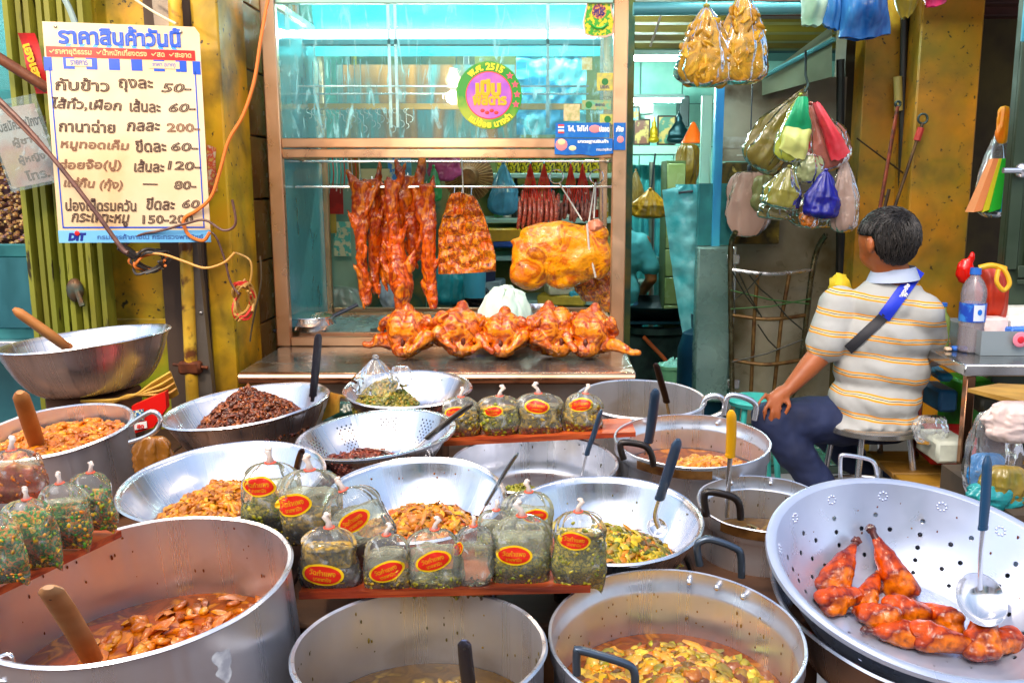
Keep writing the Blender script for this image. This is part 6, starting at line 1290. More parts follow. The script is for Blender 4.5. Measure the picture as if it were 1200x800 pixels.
hookrod('hooked rod with a ring and red cloth grip on the pillar', P(1081, 145, 4.36), P(1040, 268, 4.36), '6A4A20', .022, .008, 'A8281C')
hookrod('thin dark rod crossing behind the hooked rods', P(1004, 162, 4.5), P(1068, 210, 4.5), '3A2A18', None, .004)
hookrod('short iron rod beside the pipes near the man\'s head', P(1042, 222, 4.42), P(1032, 262, 4.4), '4A3018', None, .008)
# doorway on the right
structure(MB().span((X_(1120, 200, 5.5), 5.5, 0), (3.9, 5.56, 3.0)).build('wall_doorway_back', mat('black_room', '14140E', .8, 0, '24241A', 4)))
y = 5.3
t = thing('clothes_rail', 'dark clothes rail with hangers in the doorway', 'clothes rail', P(1155, 150, y))
MB().tube([P(1138, 146, y), P(1182, 138, y)], .01, 8).build('rail', mat('black_iron', '0C1214'), t)
for k in range(5):
    q = P(1143 + k * 7, 148, y + .02 * k); MB().tube([q, q + Vector((0, 0, -.03)), q + Vector((.05, 0, -.06)), q + Vector((-.05, 0, -.06)), q + Vector((0, 0, -.03))], .004, 5).build('hanger', mat('teal_hanger', '1C3A44', .4), t)
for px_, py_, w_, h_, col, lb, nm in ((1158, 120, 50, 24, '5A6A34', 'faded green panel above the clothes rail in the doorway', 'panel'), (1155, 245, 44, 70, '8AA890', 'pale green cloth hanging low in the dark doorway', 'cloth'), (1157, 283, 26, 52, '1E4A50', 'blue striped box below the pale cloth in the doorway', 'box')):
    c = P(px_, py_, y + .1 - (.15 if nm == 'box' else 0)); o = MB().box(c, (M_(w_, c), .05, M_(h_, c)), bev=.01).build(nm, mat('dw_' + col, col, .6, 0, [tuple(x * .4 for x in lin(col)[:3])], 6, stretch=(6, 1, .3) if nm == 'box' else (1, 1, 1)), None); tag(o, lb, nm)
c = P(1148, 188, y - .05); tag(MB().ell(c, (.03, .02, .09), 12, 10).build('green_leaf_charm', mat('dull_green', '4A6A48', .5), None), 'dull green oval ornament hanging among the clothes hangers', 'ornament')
sack('black_jacket', 1150, 160, 5.35, 44, 105, '0C0E10', 'black jacket hanging in the doorway under the rail', cat='jacket', seed=3, shine=.7)
# rainbow bag
y = 4.0; c = P(1172, 186, y); t = thing('rainbow_bag', 'bag of rainbow striped paper hanging on the doorway edge', 'bag', c)
for k, (col, a_, b_) in enumerate((('E8905A', -30, -20), ('D8D030', -19.5, -12), ('30C038', -11.5, 2), ('38A8E0', 2.5, 7), ('2858D8', 7.5, 13), ('B048D0', 13.5, 17))):
    MB().add([c + Vector((M_(a_ * .35 + (3 if k else 0), c), -.02 - .004 * k, M_(0, c))), c + Vector((M_(b_ * .35 + 3, c), -.02 - .004 * k, M_(0, c))), c + Vector((M_(b_, c), -.03, -M_(60 - k, c))), c + Vector((M_(a_, c), -.03, -M_(62, c))),
              c + Vector((M_(a_ * .35, c), .02, 0)), c + Vector((M_(b_ * .35, c), .02, 0)), c + Vector((M_(b_, c), .05, -M_(60, c))), c + Vector((M_(a_, c), .05, -M_(62, c)))], [(0, 3, 2, 1), (4, 5, 6, 7), (0, 1, 5, 4), (1, 2, 6, 5), (2, 3, 7, 6), (3, 0, 4, 7)]).build('stripe', mat('stripe_' + col, col, .4), t)
o = sack('clear_bag', 1172, 150, y + .06, 42, 104, 'FFF', 'clear plastic bag around the rainbow striped paper', transp=PLA, seed=4)
sack('yellow_packet', 1178, 124, y - .02, 18, 44, 'E8C018', 'yellow and orange packet stuffed above the rainbow paper', cat='packet', col2='E87818', seed=2, neck=False)
# grille door at right edge
y = 3.75; xa = X_(1189, 150, y)
t = thing('door_leaf', 'teal and olive panelled metal door at the right edge with a steel handle', 'door', (xa + .2, y, 0))
dmm = mat('teal_olive_door', '3A4A38', .4, .2, '2C3A28', 3, rvar=.1)
MB().span((xa, y + .012, .0), (xa + .9, y + .05, 2.6)).build('leaf', dmm, t)
for a_, b_ in ((0, .055), (.085, .10), (.13, .145)): MB().span((xa + a_, y - .01, P(1190, 316, y).z), (xa + b_, y + .0115, 2.6), bev=.004).build('upright_moulding', dmm, t)
for py_, h_ in ((318, 14), (330, 5), (58, 6), (76, 4)): q = P(1190, py_, y); MB().span((xa + .056, y - .016, q.z - M_(h_, q) / 2), (xa + .9, y - .0115, q.z + M_(h_, q) / 2), bev=.004).build('cross_moulding', dmm, t)
MB().span((xa - .004, y - .012, 1.95), (xa + .05, y + .009, 2.6), bev=.004).build('blue_trim', mat('lit_blue_trim', '3CA8C8', .35), t)  # upper door edge is painted cyan
q = P(1180, 200, y); m = MB(); m.tube([q + Vector((-.04, -.05, 0)), q + Vector((.03, -.05, 0))], .012, 10); m.ell(q + Vector((.045, -.03, 0)), (.03, .02, .03), 12, 8); m.build('handle', STEELP, t)
# hanging bag cluster
HK = P(945, 100, 4.45)
t = thing('ceiling_hook', 'dark iron hook and cord holding the cluster of plastic bags', 'hook', HK)
MB().tube([P(944, 60, 4.5), P(944, 88, 4.45), P(947, 100, 4.44), P(943, 108, 4.43)], .006, 6).build('hook', mat('black_iron', '0C1214'), t)
cl = [(945, 104, 52, 108, '8A7A34', 'olive brown translucent bag at the left of the hanging cluster', 4.5, .55, 3, .5), (938, 112, 40, 78, 'C8D050', 'pale yellow green bag with a green top, centre of the cluster', 4.38, .12, 1, .4), (950, 122, 54, 82, 'C87868', 'pinkish clear bag with a red packet at the right of the cluster', 4.42, -.42, 2, .45),
      (948, 180, 36, 36, 'B8C088', 'small round pale bag in the middle of the cluster', 4.4, 0, 4, .8), (925, 196, 46, 50, 'A8A048', 'yellowish knotted bag at the lower left of the cluster', 4.36, .2, 5, .6), (912, 228, 44, 30, '8A8050', 'crumpled grey brown bag hanging lowest left of the cluster', 4.42, .1, 6, .7),
      (968, 200, 44, 56, '2828A8', 'deep blue plastic bag hanging low in the cluster', 4.34, .12, 7, .7), (990, 186, 36, 86, 'D8B8A8', 'pale pink bag with long handles, right side of the cluster', 4.4, -.05, 8, .5), (958, 222, 70, 46, 'A89058', 'big tan bag sagging at the bottom of the cluster', 4.46, 0, 9, .7), (950, 250, 24, 18, 'D87818', 'orange packet at the very bottom of the cluster', 4.36, .3, 10, .7)]
for px_, py_, w_, h_, col, lb, y, rot, sd_, dd in cl: sack('hanging_bag', px_, py_, y, w_, h_, col, lb, seed=sd_, rot=-rot, d=dd, neck=sd_ not in (4, 9, 10), shine=.25, transp=None if sd_ == 7 else film('bagfilm_' + col, tuple(min(1, x * .6 + .45) for x in lin(col)[:3]), .62, tuple(lin(col)[:3]), .16, 1.45, scratch=.9, sscale=12, bump=1.6, bscale=20))
#PACKETS
# pink bag on a wire
t = thing('wire_hanger', 'long dark wire holding the pale pink bag before the board', 'wire', P(880, 200, 4.95))
MB().tube([P(882, 88, 4.95), P(880, 150, 4.95), P(878, 205, 4.95)], .0035, 6).build('wire', BLK, t)
MB().box(P(878, 199, 4.95), (.02, .02, .05), bev=.004).build('clip', BLK, t)
PINK = film('pink_plastic', (.95, .80, .72), .55, (.88, .58, .48), .2, 1.4, scratch=.85, sscale=9, bump=1.2, bscale=16)
sack('hanging_bag', 878, 200, 4.93, 54, 78, 'F0B0A0', 'pale pink translucent bag hanging in front of the brown board', seed=12, neck=False, transp=PINK, d=.25)
sack('hanging_bag', 896, 205, 4.9, 30, 44, 'A8A868', 'greyish bag beside the pale pink one', seed=2, neck=False)
# golden crisp bags and blue bags at the top
crisp = mat('golden_crisps', 'B8860E', .35, 0, ['E0B020', '7A5208', 'D09A14', 'F0D050'], 9, lo=.3, hi=.7, bump=1.6, bscale=22, coat=.6, distort=1.2, detail=6)
YP = film('thin_clear_skin', (1, .86, .42), .30, (.80, .52, .06), .1, 1.4, scratch=.8, sscale=10, bump=1.5, bscale=18)
def puffy(lb, px_, py_, w_, h_, y, col, sd_, rot=0):
    t = sack('crisp_bag', px_, py_, y, w_ * 1.08, h_ * 1.04, 'B8860E', lb, seed=sd_, transp=YP, rot=rot, d=.66)
    c = P(px_, py_, y); m = MB(); W = M_(w_, c) / 2; Hh = M_(h_, c)
    core = MB().grid(lambda u, v: Vector((c.x + cos(6.2832 * u) * W * .86 * min(1, v / .5) ** .8 * (1 if v < .86 else sqrt(max(0, 1 - ((v - .86) / .145) ** 2))), c.y + sin(6.2832 * u) * W * .5 * min(1, v / .5), c.z - Hh * v)), 30, 20, closeu=True); core.build('crisp_heap', crisp, t, smooth=180)
    for i in range(120):
        a_ = R.uniform(0, 2 * pi); k = R.uniform(.2, .97); rr = W * min(1, k / .55) ** .8 * .98 * (1 if k < .86 else .8)
        p_ = c + Vector((cos(a_) * rr - sin(rot) * -Hh * k * -1 * -1, sin(a_) * rr * .6, -Hh * k * cos(rot)))
        p_ = Vector((c.x + (p_.x - c.x) * .84, c.y + (p_.y - c.y) * .84, p_.z)); m.ell(p_, (.030, .006, .022), 8, 5, rot=Euler((R.uniform(-1, 1), R.uniform(-1, 1), R.uniform(0, 3))).to_matrix(), nz=.4, seed=i)
    o = m.build('crisps', mat('crisp_pieces', 'C08808', .4, island=['D09810', '8A5804', 'E0AC20', 'B07808']), t, smooth=180); o['kind'] = 'stuff'
puffy('left clear bag of golden crisps hanging at the top by the blue strip', 828, 8, 62, 88, 3.6, 0, 21)
puffy('right clear bag of golden crisps hanging at the top', 871, -10, 58, 102, 3.62, 0, 22)
bl = mat('sky_blue_bag', '2078C8', .25, 0, ['104A90', '4AA0E8'], 6, lo=.3, hi=.7, bump=1.2, bscale=14, coat=.4, stretch=(1, 1, .3))
def toprect(lb, pts, y, m, d=.10, nm='plastic_bag', cat='bag', sd_=0):
    c = P(pts[0][0], pts[0][1], y); t = thing(nm, lb, cat, c)
    q = [P(a_, b_, y) for a_, b_ in pts]   # tl, tr, br, bl
    def f(u, v):
        a_ = 2 * pi * u; x = (cos(a_) + 1) / 2; l_ = q[0].lerp(q[3], v); r_ = q[1].lerp(q[2], v); b = l_.lerp(r_, x + .02 * sin(v * 9 + sd_))
        return b + Vector((0, sin(a_) * d * (.35 + .65 * sin(pi * min(1, v * 1.02))) * (1 + .15 * sin(x * 14 + sd_)), .012 * noise.noise(Vector((x * 4 + sd_, v * 3, 0))) - (.012 * sin(pi * x) if v == 1 else 0)))
    MB().grid(f, 40, 16, closeu=True).build('pouch', m, t, smooth=180)
    q2 = MB().grid(lambda u, v: q[3].lerp(q[2], (cos(2 * pi * u) * v + 1) / 2) + Vector((0, sin(2 * pi * u) * d * .35 * v, -.004)), 40, 3, closeu=True).build('bottom', m, t, smooth=180)
    return t
toprect('big sky blue plastic bag hanging at the top centre right', [(990, -30), (1034, -30), (1043, 40), (982, 44)], 3.7, bl)
toprect('narrow blue plastic bag beside the big sky blue one', [(966, -20), (986, -20), (984, 34), (964, 28)], 3.72, bl, .05, sd_=2)
toprect('pale green white bag hanging at the top left of the blue bags', [(938, -20), (972, -20), (970, 24), (940, 30)], 3.74, mat('pale_green_white_bag', '8AC0A0', .4, 0, 'C8E0D0', 7, bump=1, bscale=18), .06, sd_=3)
toprect('olive gold bag hanging right of the big blue bag', [(1040, -20), (1086, -20), (1072, 10), (1056, 22)], 3.7, mat('olive_gold_bag', 'B8A030', .3, 0, '7A6A14', 7, bump=1, bscale=18), .06, sd_=4)
toprect('hot pink bag at the very top right of the golden bag', [(1080, -20), (1114, -20), (1108, 3), (1084, 6)], 3.72, mat('hot_pink_bag', 'E83A78', .35), .05, sd_=5)
toprect('green packet inside the middle bag of the cluster', [(935, 114), (946, 113), (951, 152), (919, 147)], 4.36, mat('packet_green', '18A068', .4, bump=.8, bscale=20), .03, 'packet', 'packet', 7)
toprect('cream yellow packet below the green one in the middle bag', [(920, 148), (951, 153), (944, 187), (913, 174)], 4.355, mat('packet_cream', 'D8DC80', .4, bump=.8, bscale=20), .035, 'packet', 'packet', 8)
toprect('bright red packet slanting inside the right bag of the cluster', [(952, 121), (960, 120), (997, 178), (974, 188)], 4.36, mat('packet_bright_red', 'E0182C', .35, 0, 'F0606A', 9, bump=1, bscale=18), .04, 'packet', 'packet', 9)
t = thing('hanging_pole', 'thin bamboo pole above the picture from which the bags hang', 'pole', P(960, -30, 3.7)); MB().tube([P(790, -34, 3.66), P(1160, -34, 3.74)], .014, 8).build('pole', sm_, t)
for px_, py_, y in ((828, 14, 3.6), (869, -6, 3.62)): MB().tube([P(px_, py_ + 2, y), P(px_, -34, 3.68)], .003, 5).build('cord', MATS['white_string'], t)
t = thing('black_hook_clip', 'small black clip hanging below the golden crisp bags', 'clip', P(849, 84, 3.6)); MB().tube([P(849, 60, 3.6), P(848, 76, 3.58), P(850, 92, 3.6)], .007, 8).build('clip', BLK, t)
# ================================================================== STEEL TABLE AND GOODS ON THE RIGHT
tz = .75; A_ = PZ(1141, 427, tz); B_ = PZ(1094, 411, tz); x0 = min(A_.x, B_.x); ya, yb = A_.y, B_.y + .25
t = thing('steel_table', 'stainless steel table at the right edge with a square leg', 'table', (x0 + .5, ya + .3, 0))
MB().span((x0, ya, tz - .045), (x0 + 1.3, yb, tz), bev=.006).build('top', mat('dark_reflective_top', (.70, .68, .66), .16, .9, (.28, .27, .25), 4, rvar=.06), t)
for x, y in ((x0 + .02, ya + .02), (x0 + .02, yb - .06), (x0 + 1.2, ya + .02), (x0 + 1.2, yb - .06)): MB().span((x, y, 0), (x + .035, y + .035, tz - .046), bev=.004).build('leg', mat('bronze_steel_leg', 'A87858', .2, 1), t)
MB().span((x0 + .06, ya + .06, .12), (x0 + 1.2, yb - .06, .14)).build('lower_shelf', mat('wood_shelf_board', '8A6A20', .6), t)
c = PZ(1175, 412, tz); c.y = ya + .17
t = thing('steel_tray', 'deep steel tray of small items on the steel table', 'tray', Vector((c.x + .2, c.y + .1, tz)))
xx = X_(1150, 400, c.y); hh = .095
for a_, b_ in (((xx, c.y, tz + .001), (xx + .6, c.y + .004, tz + hh)), ((xx, c.y + .35, tz + .001), (xx + .6, c.y + .354, tz + hh)), ((xx, c.y + .0045, tz + .001), (xx + .004, c.y + .3495, tz + hh)), ((xx + .0045, c.y + .0045, tz + .001), (xx + .6, c.y + .3495, tz + .004))): MB().span(a_, b_).build('wall', mat('blue_grey_steel', 'A8B4B8', .25, .4), t, smooth=0)
R.seed(5)
for k, (dx_, dy_, w_, d_, h_, col, lb) in enumerate(((.03, .06, .10, .08, .13, 'E8C8C0', 'pale pink carton standing in the steel tray at the left'), (.15, .10, .16, .12, .12, 'F0F0EA', 'white carton in the middle of the steel tray'), (.12, .03, .12, .05, .098, '1E6AC8', 'blue packet at the front of the steel tray'), (.27, .12, .1, .1, .13, 'E87018', 'orange packet at the right of the steel tray'), (.2, .23, .14, .08, .15, 'E0DCD0', 'cream folded paper behind the white carton'))):
    o = MB().box((xx + dx_ + w_ / 2, c.y + dy_ + d_ / 2, tz + .006 + h_ / 2), (w_, d_, h_), rz=R.uniform(-.25, .25), bev=.006).build('carton', mat('carton_' + col, col, .45, 0, [tuple(min(1, x * 1.3 + .05) for x in lin(col)[:3])], 18), None); tag(o, lb, 'carton')
q = P(1196, 398, c.y - .02); t = thing('round_tag', 'round pink tag stuck on the steel tray front', 'tag', q); MB().ell(q, (.03, .004, .03), 18, 8).build('disc', mat('tag_pink', 'F08AA0', .4), t); MB().ell(q + Vector((0, -.0035, 0)), (.014, .002, .014), 12, 6).build('centre', mat('tag_red', 'E02838', .4), t)
# water bottle
c = PZ(1136, 412, tz); s = M_(1, c)
t = thing('water_bottle', 'clear plastic water bottle with blue cap and blue label on the table corner', 'bottle', Vector((c.x, c.y, tz + .001)))
BP = film('bottle_plastic', (.97, .98, 1), .24, (.88, .74, .80), .04, 1.5, bump=.6, bscale=40); hb = 98 * s; rb = 14.5 * s
pr = [(0, 0), (rb * .9, 0)]
for k in range(6): pr += [(rb, .01 + k * hb * .06), (rb * .95, .01 + (k + .5) * hb * .06)]
pr += [(rb, hb * .40), (rb, hb * .58), (rb * .96, hb * .62), (rb, hb * .68), (rb * .93, hb * .76), (rb * .7, hb * .84), (rb * .4, hb * .90), (rb * .36, hb * .93)]
MB().lathe(pr, 28).build('body', BP, t, world=False, smooth=180)
MB().lathe([(0, hb), (rb * .42, hb), (rb * .44, hb * .925), (rb * .4, hb * .92)], 20).build('cap', mat('cap_blue', '2A6AC8', .35), t, world=False)
MB().lathe([(rb * 1.02, hb * .37), (rb * 1.02, hb * .59)], 28).build('paper_label', mat('label_blue', '1848B8', .35, 0, '3A8AE0', 30, lo=.5, hi=.6), t, world=False)
MB().grid(lambda u, v: Vector((sin(-.35 + .9 * u) * rb * 1.035, -cos(-.35 + .9 * u) * rb * 1.035, hb * (.385 + .19 * v))), 8, 1).build('label_panel', mat('label_white', 'DCE4F4', .4), t, world=False)
MB().grid(lambda u, v: Vector((sin(.1 + .18 * cos(6.28 * u) * v) * rb * 1.05, -cos(.1 + .18 * cos(6.28 * u) * v) * rb * 1.05, hb * (.49 + .035 * sin(6.28 * u) * v))), 18, 2, closeu=True).build('label_mark', mat('print_blue', '1570D8'), t, world=False)
c2 = PZ(1150, 408, tz); c2.y += .1
bottle(1152, 411, c2.y, .15, .028, 'C89AA8', 'C85A50', 'pinkish sauce bottle standing behind the water bottle')
bottle(1102, 412, B_.y + .1, .2, .03, '88A050', '2A6AC8', 'small green bottle with a blue cap behind the man\'s elbow')
q = PZ(1124, 411, tz); t = thing('blue_lighter', 'small blue lighter lying on the table beside the water bottle', 'lighter', q); MB().box(q + Vector((0, 0, .01)), (.06, .03, .02), bev=.006).build('body', mat('cap_blue', '2A6AC8'), t); MB().box(q + Vector((-.045, 0, .008)), (.025, .025, .014), bev=.004).build('tip', mat('lighter_tip', 'E8C8A8', .3), t)
# red shopping bag with yellow handle and red gloves
y = 3.62; shopbag = toprect('orange red shopping bag with yellow trim behind the bottle', [(1147, 313), (1180, 312), (1178, 372), (1146, 374)], y, mat('orange_red_cloth', 'D83A10', .5, 0, 'A8280A', 6, bump=.6), .08, 'shopping_bag', 'bag', 6)
t = shopbag
MB().tube(smoothpath([P(1170, 316, y - .11), P(1168, 330, y - .12), P(1176, 340, y - .12), P(1183, 332, y - .12), P(1178, 318, y - .11), P(1170, 312, y - .1)], 5), .009, 8).build('loop', mat('yellow_cord', 'E8B020', .5), t)
MB().tube(smoothpath([P(1147, 314, y - .09), P(1162, 311, y - .1), P(1178, 315, y - .09)], 4), .011, 8).build('trim', mat('yellow_cord', 'E8B020'), t)
c = P(1131, 318, 3.9); t = thing('red_pouch', 'small shiny red pouch hanging left of the orange red bag', 'pouch', c); m = MB(); m.ell(c, (.04, .03, .055), 14, 10, nz=.25); m.ell(c + Vector((.02, -.01, .06)), (.015, .012, .03), 10, 8); fuse(m, .008, 2).build('body', mat('shiny_red', 'E0180C', .2), t, smooth=180)
c = P(1157, 395, 3.8); sack('cloth_bundle', 1150, 380, 3.8, 30, 36, 'D8D0B8', 'off white cloth bundle behind the sauce bottle', seed=3, neck=False, cat='cloth')
# below the table
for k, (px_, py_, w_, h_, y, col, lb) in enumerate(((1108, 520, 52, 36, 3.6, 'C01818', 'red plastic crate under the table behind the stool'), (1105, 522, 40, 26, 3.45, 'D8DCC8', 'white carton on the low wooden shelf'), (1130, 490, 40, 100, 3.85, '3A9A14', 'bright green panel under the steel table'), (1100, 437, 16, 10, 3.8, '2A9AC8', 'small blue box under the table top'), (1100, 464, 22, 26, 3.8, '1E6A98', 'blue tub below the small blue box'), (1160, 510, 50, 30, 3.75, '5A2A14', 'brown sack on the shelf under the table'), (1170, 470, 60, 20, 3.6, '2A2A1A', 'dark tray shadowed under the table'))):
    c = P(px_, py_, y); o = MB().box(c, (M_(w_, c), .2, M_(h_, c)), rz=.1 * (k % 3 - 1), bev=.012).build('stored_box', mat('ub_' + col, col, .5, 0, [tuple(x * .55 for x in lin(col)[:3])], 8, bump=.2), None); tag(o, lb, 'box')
t = thing('low_shelf', 'low yellow brown wooden shelf under the table', 'shelf', P(1100, 545, 3.6)); 
for k in range(3): MB().span((P(1060, 540, 3.4).x, 3.35 + k * .16, .235), (P(1060, 540, 3.4).x + .7, 3.5 + k * .16, .26), bev=.004).build('plank', mat('yellow_wood', 'A87A20', .6, 0, '6A4814', 8, stretch=(.2, 1, 1)), t)
for x in (0, .62): MB().span((P(1060, 540, 3.4).x + x, 3.4, 0), (P(1060, 540, 3.4).x + x + .05, 3.45, .234)).build('foot', OLDWOOD, t)
sack('clear_bag', 1092, 486, 3.42, 44, 36, 'FFF', 'clear plastic bag on the low shelf beside the white carton', seed=6, neck=False, transp=PLA)
# bag at far right foreground
y = 2.35
for k, (px_, py_, w_, h_, y, col, col2, lb) in enumerate(((1168, 480, 52, 120, 2.5, 'B8D0D8', None, 'big clear plastic bag of groceries at the right edge'), (1192, 470, 60, 50, 2.45, 'D0A8A0', 'E8D8D0', 'crumpled pinkish white plastic on top of the grocery bag'), (1178, 545, 44, 56, 2.42, 'B08A3A', '6A6A20', 'brown and green groceries inside the clear bag'), (1158, 530, 34, 50, 2.5, '2090D8', '1868A8', 'bright blue packet in the grocery bag'), (1165, 566, 50, 34, 2.42, '28B0B0', '1C7A80', 'teal packet at the bottom of the grocery bag'))):
    sack('grocery_bag', px_, py_, y, w_ * 1.3, h_, col, lb, seed=k + 30, neck=False, transp=PLA if k == 0 else None, col2=col2, cat='bag' if k < 2 else 'packet')
t = thing('wooden_tray_edge', 'pale wooden board edge sticking out above the grocery bag', 'board', P(1160, 455, 2.6)); MB().add([P(1134, 455, 2.75), P(1200, 470, 2.5), P(1200, 477, 2.5), P(1134, 459, 2.75), P(1170, 449, 3.0), P(1240, 452, 2.9), P(1240, 458, 2.9), P(1170, 453, 3.0)], [(0, 3, 2, 1), (4, 5, 6, 7), (0, 1, 5, 4), (3, 7, 6, 2), (0, 4, 7, 3), (1, 2, 6, 5)]).build('board', mat('pale_wood', 'D8A850', .5, 0, 'A87830', 8), t, smooth=0)
t = thing('crate_stand', 'dark crate carrying the grocery bag at the right edge', 'crate', (1.6, 2.5, 0))
for k in range(5): MB().span((1.26, 2.32, .05 + k * .095), (1.95, 2.34, .13 + k * .095), bev=.004).build('slat', mat('dark_slat', '3A2418', .7), t)
MB().span((1.26, 2.345, .02), (1.95, 2.8, .52)).build('box', DARK, t)
# ================================================================== SEATED MAN
Ym = 3.62
def Q(px_, py_, dy=0): return P(px_, py_, Ym + dy)
skinm = mat('tan_skin', 'B86838', .45, 0, 'A0542A', 6, sss=.12, bump=.1, bscale=200)
man = thing('person', 'man in a yellow striped polo shirt seated on a stool with a blue shoulder strap', 'person', Vector((Q(1010, 490).x, Ym, .45)))
m = MB()
hc = Q(1038, 282)
fd = Vector((-.62, .78, -.08)).normalized()                      # the way he faces
sdv = fd.cross(Vector((0, 0, 1))).normalized()
hr = (-fd).to_track_quat('Y', 'Z').to_matrix()                  # local y back, z up
m.ell(hc + Vector((0, 0, .008)), (.092, .110, .116), 20, 14, rot=hr)
m.ell(hc + fd * .045 + Vector((0, 0, -.05)), (.062, .06, .062), 16, 10, rot=hr)    # jaw
m.ell(hc + fd * .098 + Vector((0, 0, -.02)), (.012, .02, .022), 10, 8, rot=hr)      # nose
m.ell(hc + fd * .088 + Vector((0, 0, -.06)), (.026, .014, .010), 10, 8, rot=hr)     # lips
m.ell(hc + fd * .085 + Vector((0, 0, .03)), (.05, .018, .012), 10, 8, rot=hr)       # brow
for s_ in (-1, 1):
    e = hc + sdv * s_ * .102 + fd * .006 + Vector((0, 0, -.012)); m.ell(e, (.012, .022, .034), 12, 8, rot=hr @ Matrix.Rotation(s_ * .3, 3, 'Z'))
    m.ell(e + Vector((0, 0, -.026)) , (.008, .012, .014), 8, 6)
nk = Q(1046, 330, .02); chain(m, [hc + Vector((.0, .01, -.05)), nk + Vector((0, 0, .02)), nk + Vector((.0, 0, -.06))], [.07, .072, .09], 16)
# torso
sL, sR = Q(984, 358, .06), Q(1078, 366, -.02); pel = Q(1024, 484, .02)
chest = Q(1038, 375, .05)
def torso(m, g_=0):
    m.ell(Q(1043, 341, .03), (.115 + g_, .085 + g_, .05 + g_), 20, 12)
    for c_, r_ in ((Q(1040, 356, .03), (.150, .11, .085)), (Q(1036, 392, .05), (.188, .135, .14)), (Q(1032, 430, .06), (.182, .145, .13)), (Q(1024, 466, .05), (.176, .145, .10)), (Q(1022, 488, .05), (.172, .14, .07))):
        m.ell(c_, (r_[0] + g_, r_[1] + g_, r_[2] + g_), 24, 14)
    m.ell(sL, (.075 + g_, .07 + g_, .065 + g_), 16, 10); m.ell(sR, (.08 + g_, .07 + g_, .07 + g_), 16, 10)
torso(m)
eL = Q(962, 414, .03); wL = Q(925, 455, -.02)
chain(m, [sL, sL.lerp(eL, .5), eL], [.066, .062, .05], 16); chain(m, [eL, eL.lerp(wL, .4), wL], [.049, .044, .030], 16)
eR = Q(1094, 415, .12); wR = Q(1040, 440, .34); chain(m, [sR, sR.lerp(eR, .5), eR], [.07, .062, .052], 16); chain(m, [eR, wR], [.045, .03], 14)
# left hand spread on the knee
pc = Q(908, 466, -.03); chain(m, [wL, wL.lerp(pc, .55), pc], [.029, .033, .030], 14, .75)
fb = [((897, 462), (889, 472), (886, 486)), ((903, 468), (896, 480), (895, 491)), ((909, 470), (904, 484), (904, 494)), ((915, 471), (912, 484), (913, 493))]
for k, (a_, b_, c_) in enumerate(fb):
    chain(m, [pc + Vector((.012 * (k - 1.5), -.005, .0)), Q(*a_, -.055), Q(*b_, -.07), Q(*c_, -.07)], [.013, .0105, .0095, .008], 10)
chain(m, [wL.lerp(pc, .3), Q(925, 475, -.06), Q(921, 484, -.06)], [.013, .0115, .0095], 10)
pr_ = wR + Vector((-.06, .03, -.02)); chain(m, [wR, pr_], [.03, .032], 12)
for k in range(4): chain(m, [pr_, pr_ + Vector((-.035, .012 * (k - 1.5), -.004 * k)), pr_ + Vector((-.065, .016 * (k - 1.5), -.02))], [.012, .010, .008], 8)
chain(m, [pr_ + Vector((0, -.02, 0)), pr_ + Vector((-.03, -.045, -.005))], [.012, .009], 8)
# legs
kL = Q(902, 492, .0); hL = Q(985, 492, .06); aL = Q(985, 600, -.05); hR = Q(1045, 490, .12); kR = Q(960, 500, .42); aR = Q(1040, 575, .30)
chain(m, [hL, kL], [.085, .062], 16); chain(m, [kL, kL.lerp(aL, .35), aL], [.058, .056, .036], 16)
chain(m, [hR, kR], [.085, .062], 16); chain(m, [kR, kR.lerp(aR, .35), aR], [.058, .055, .036], 16)
for a_, dr in ((aL, Vector((-.8, .5, 0))), (aR, Vector((-.7, .6, 0)))):
    f = Vector((a_.x, a_.y, .035)); chain(m, [a_, f + Vector((0, 0, .02)), f + dr.normalized() * .1, f + dr.normalized() * .17], [.036, .036, .032, .022], 12, .9)
fuse(m, .009, 4).build('body', skinm, man, smooth=180)
# eyes (turned away from the camera)
for s_ in (-1, 1):
    MB().ell(hc + fd * .092 + sdv * s_ * .032 + Vector((0, 0, .008)), (.012, .008, .006), 10, 8, rot=hr).build('eye', mat('eye_dark', '1A120C', .2), man)
# hair
m = MB(); m.ell(hc + Vector((0, 0, .020)) - fd * .014, (.106, .120, .110), 24, 16, rot=hr); m.ell(hc - fd * .05 + Vector((0, 0, -.025)), (.098, .066, .07), 18, 12, rot=hr); m.ell(hc + fd * .05 + Vector((0, 0, .068)), (.066, .05, .034), 16, 10, rot=hr)
h_ = fuse(m, .007, 4, .003, 60, 2)
face_cut = []
vs = [Vector(v) for v in h_.v]
for i, v in enumerate(vs):
    lo = (v - hc); f_ = lo.dot(fd); z_ = lo.z; s_ = abs(lo.dot(sdv))
    if z_ < .02 and f_ > -.005: vs[i] = v - (v - (hc + Vector((0, 0, z_)))) * .36
h_.v = [tuple(v) for v in vs]
h_.build('hair', mat('black_hair', '080707', .7, 0, '120F0D', 60, spec=.15, stretch=(1, 1, .12), bump=.8, bscale=190), man, smooth=180)
m = MB(); hv = [Vector(v) for v in h_.v]
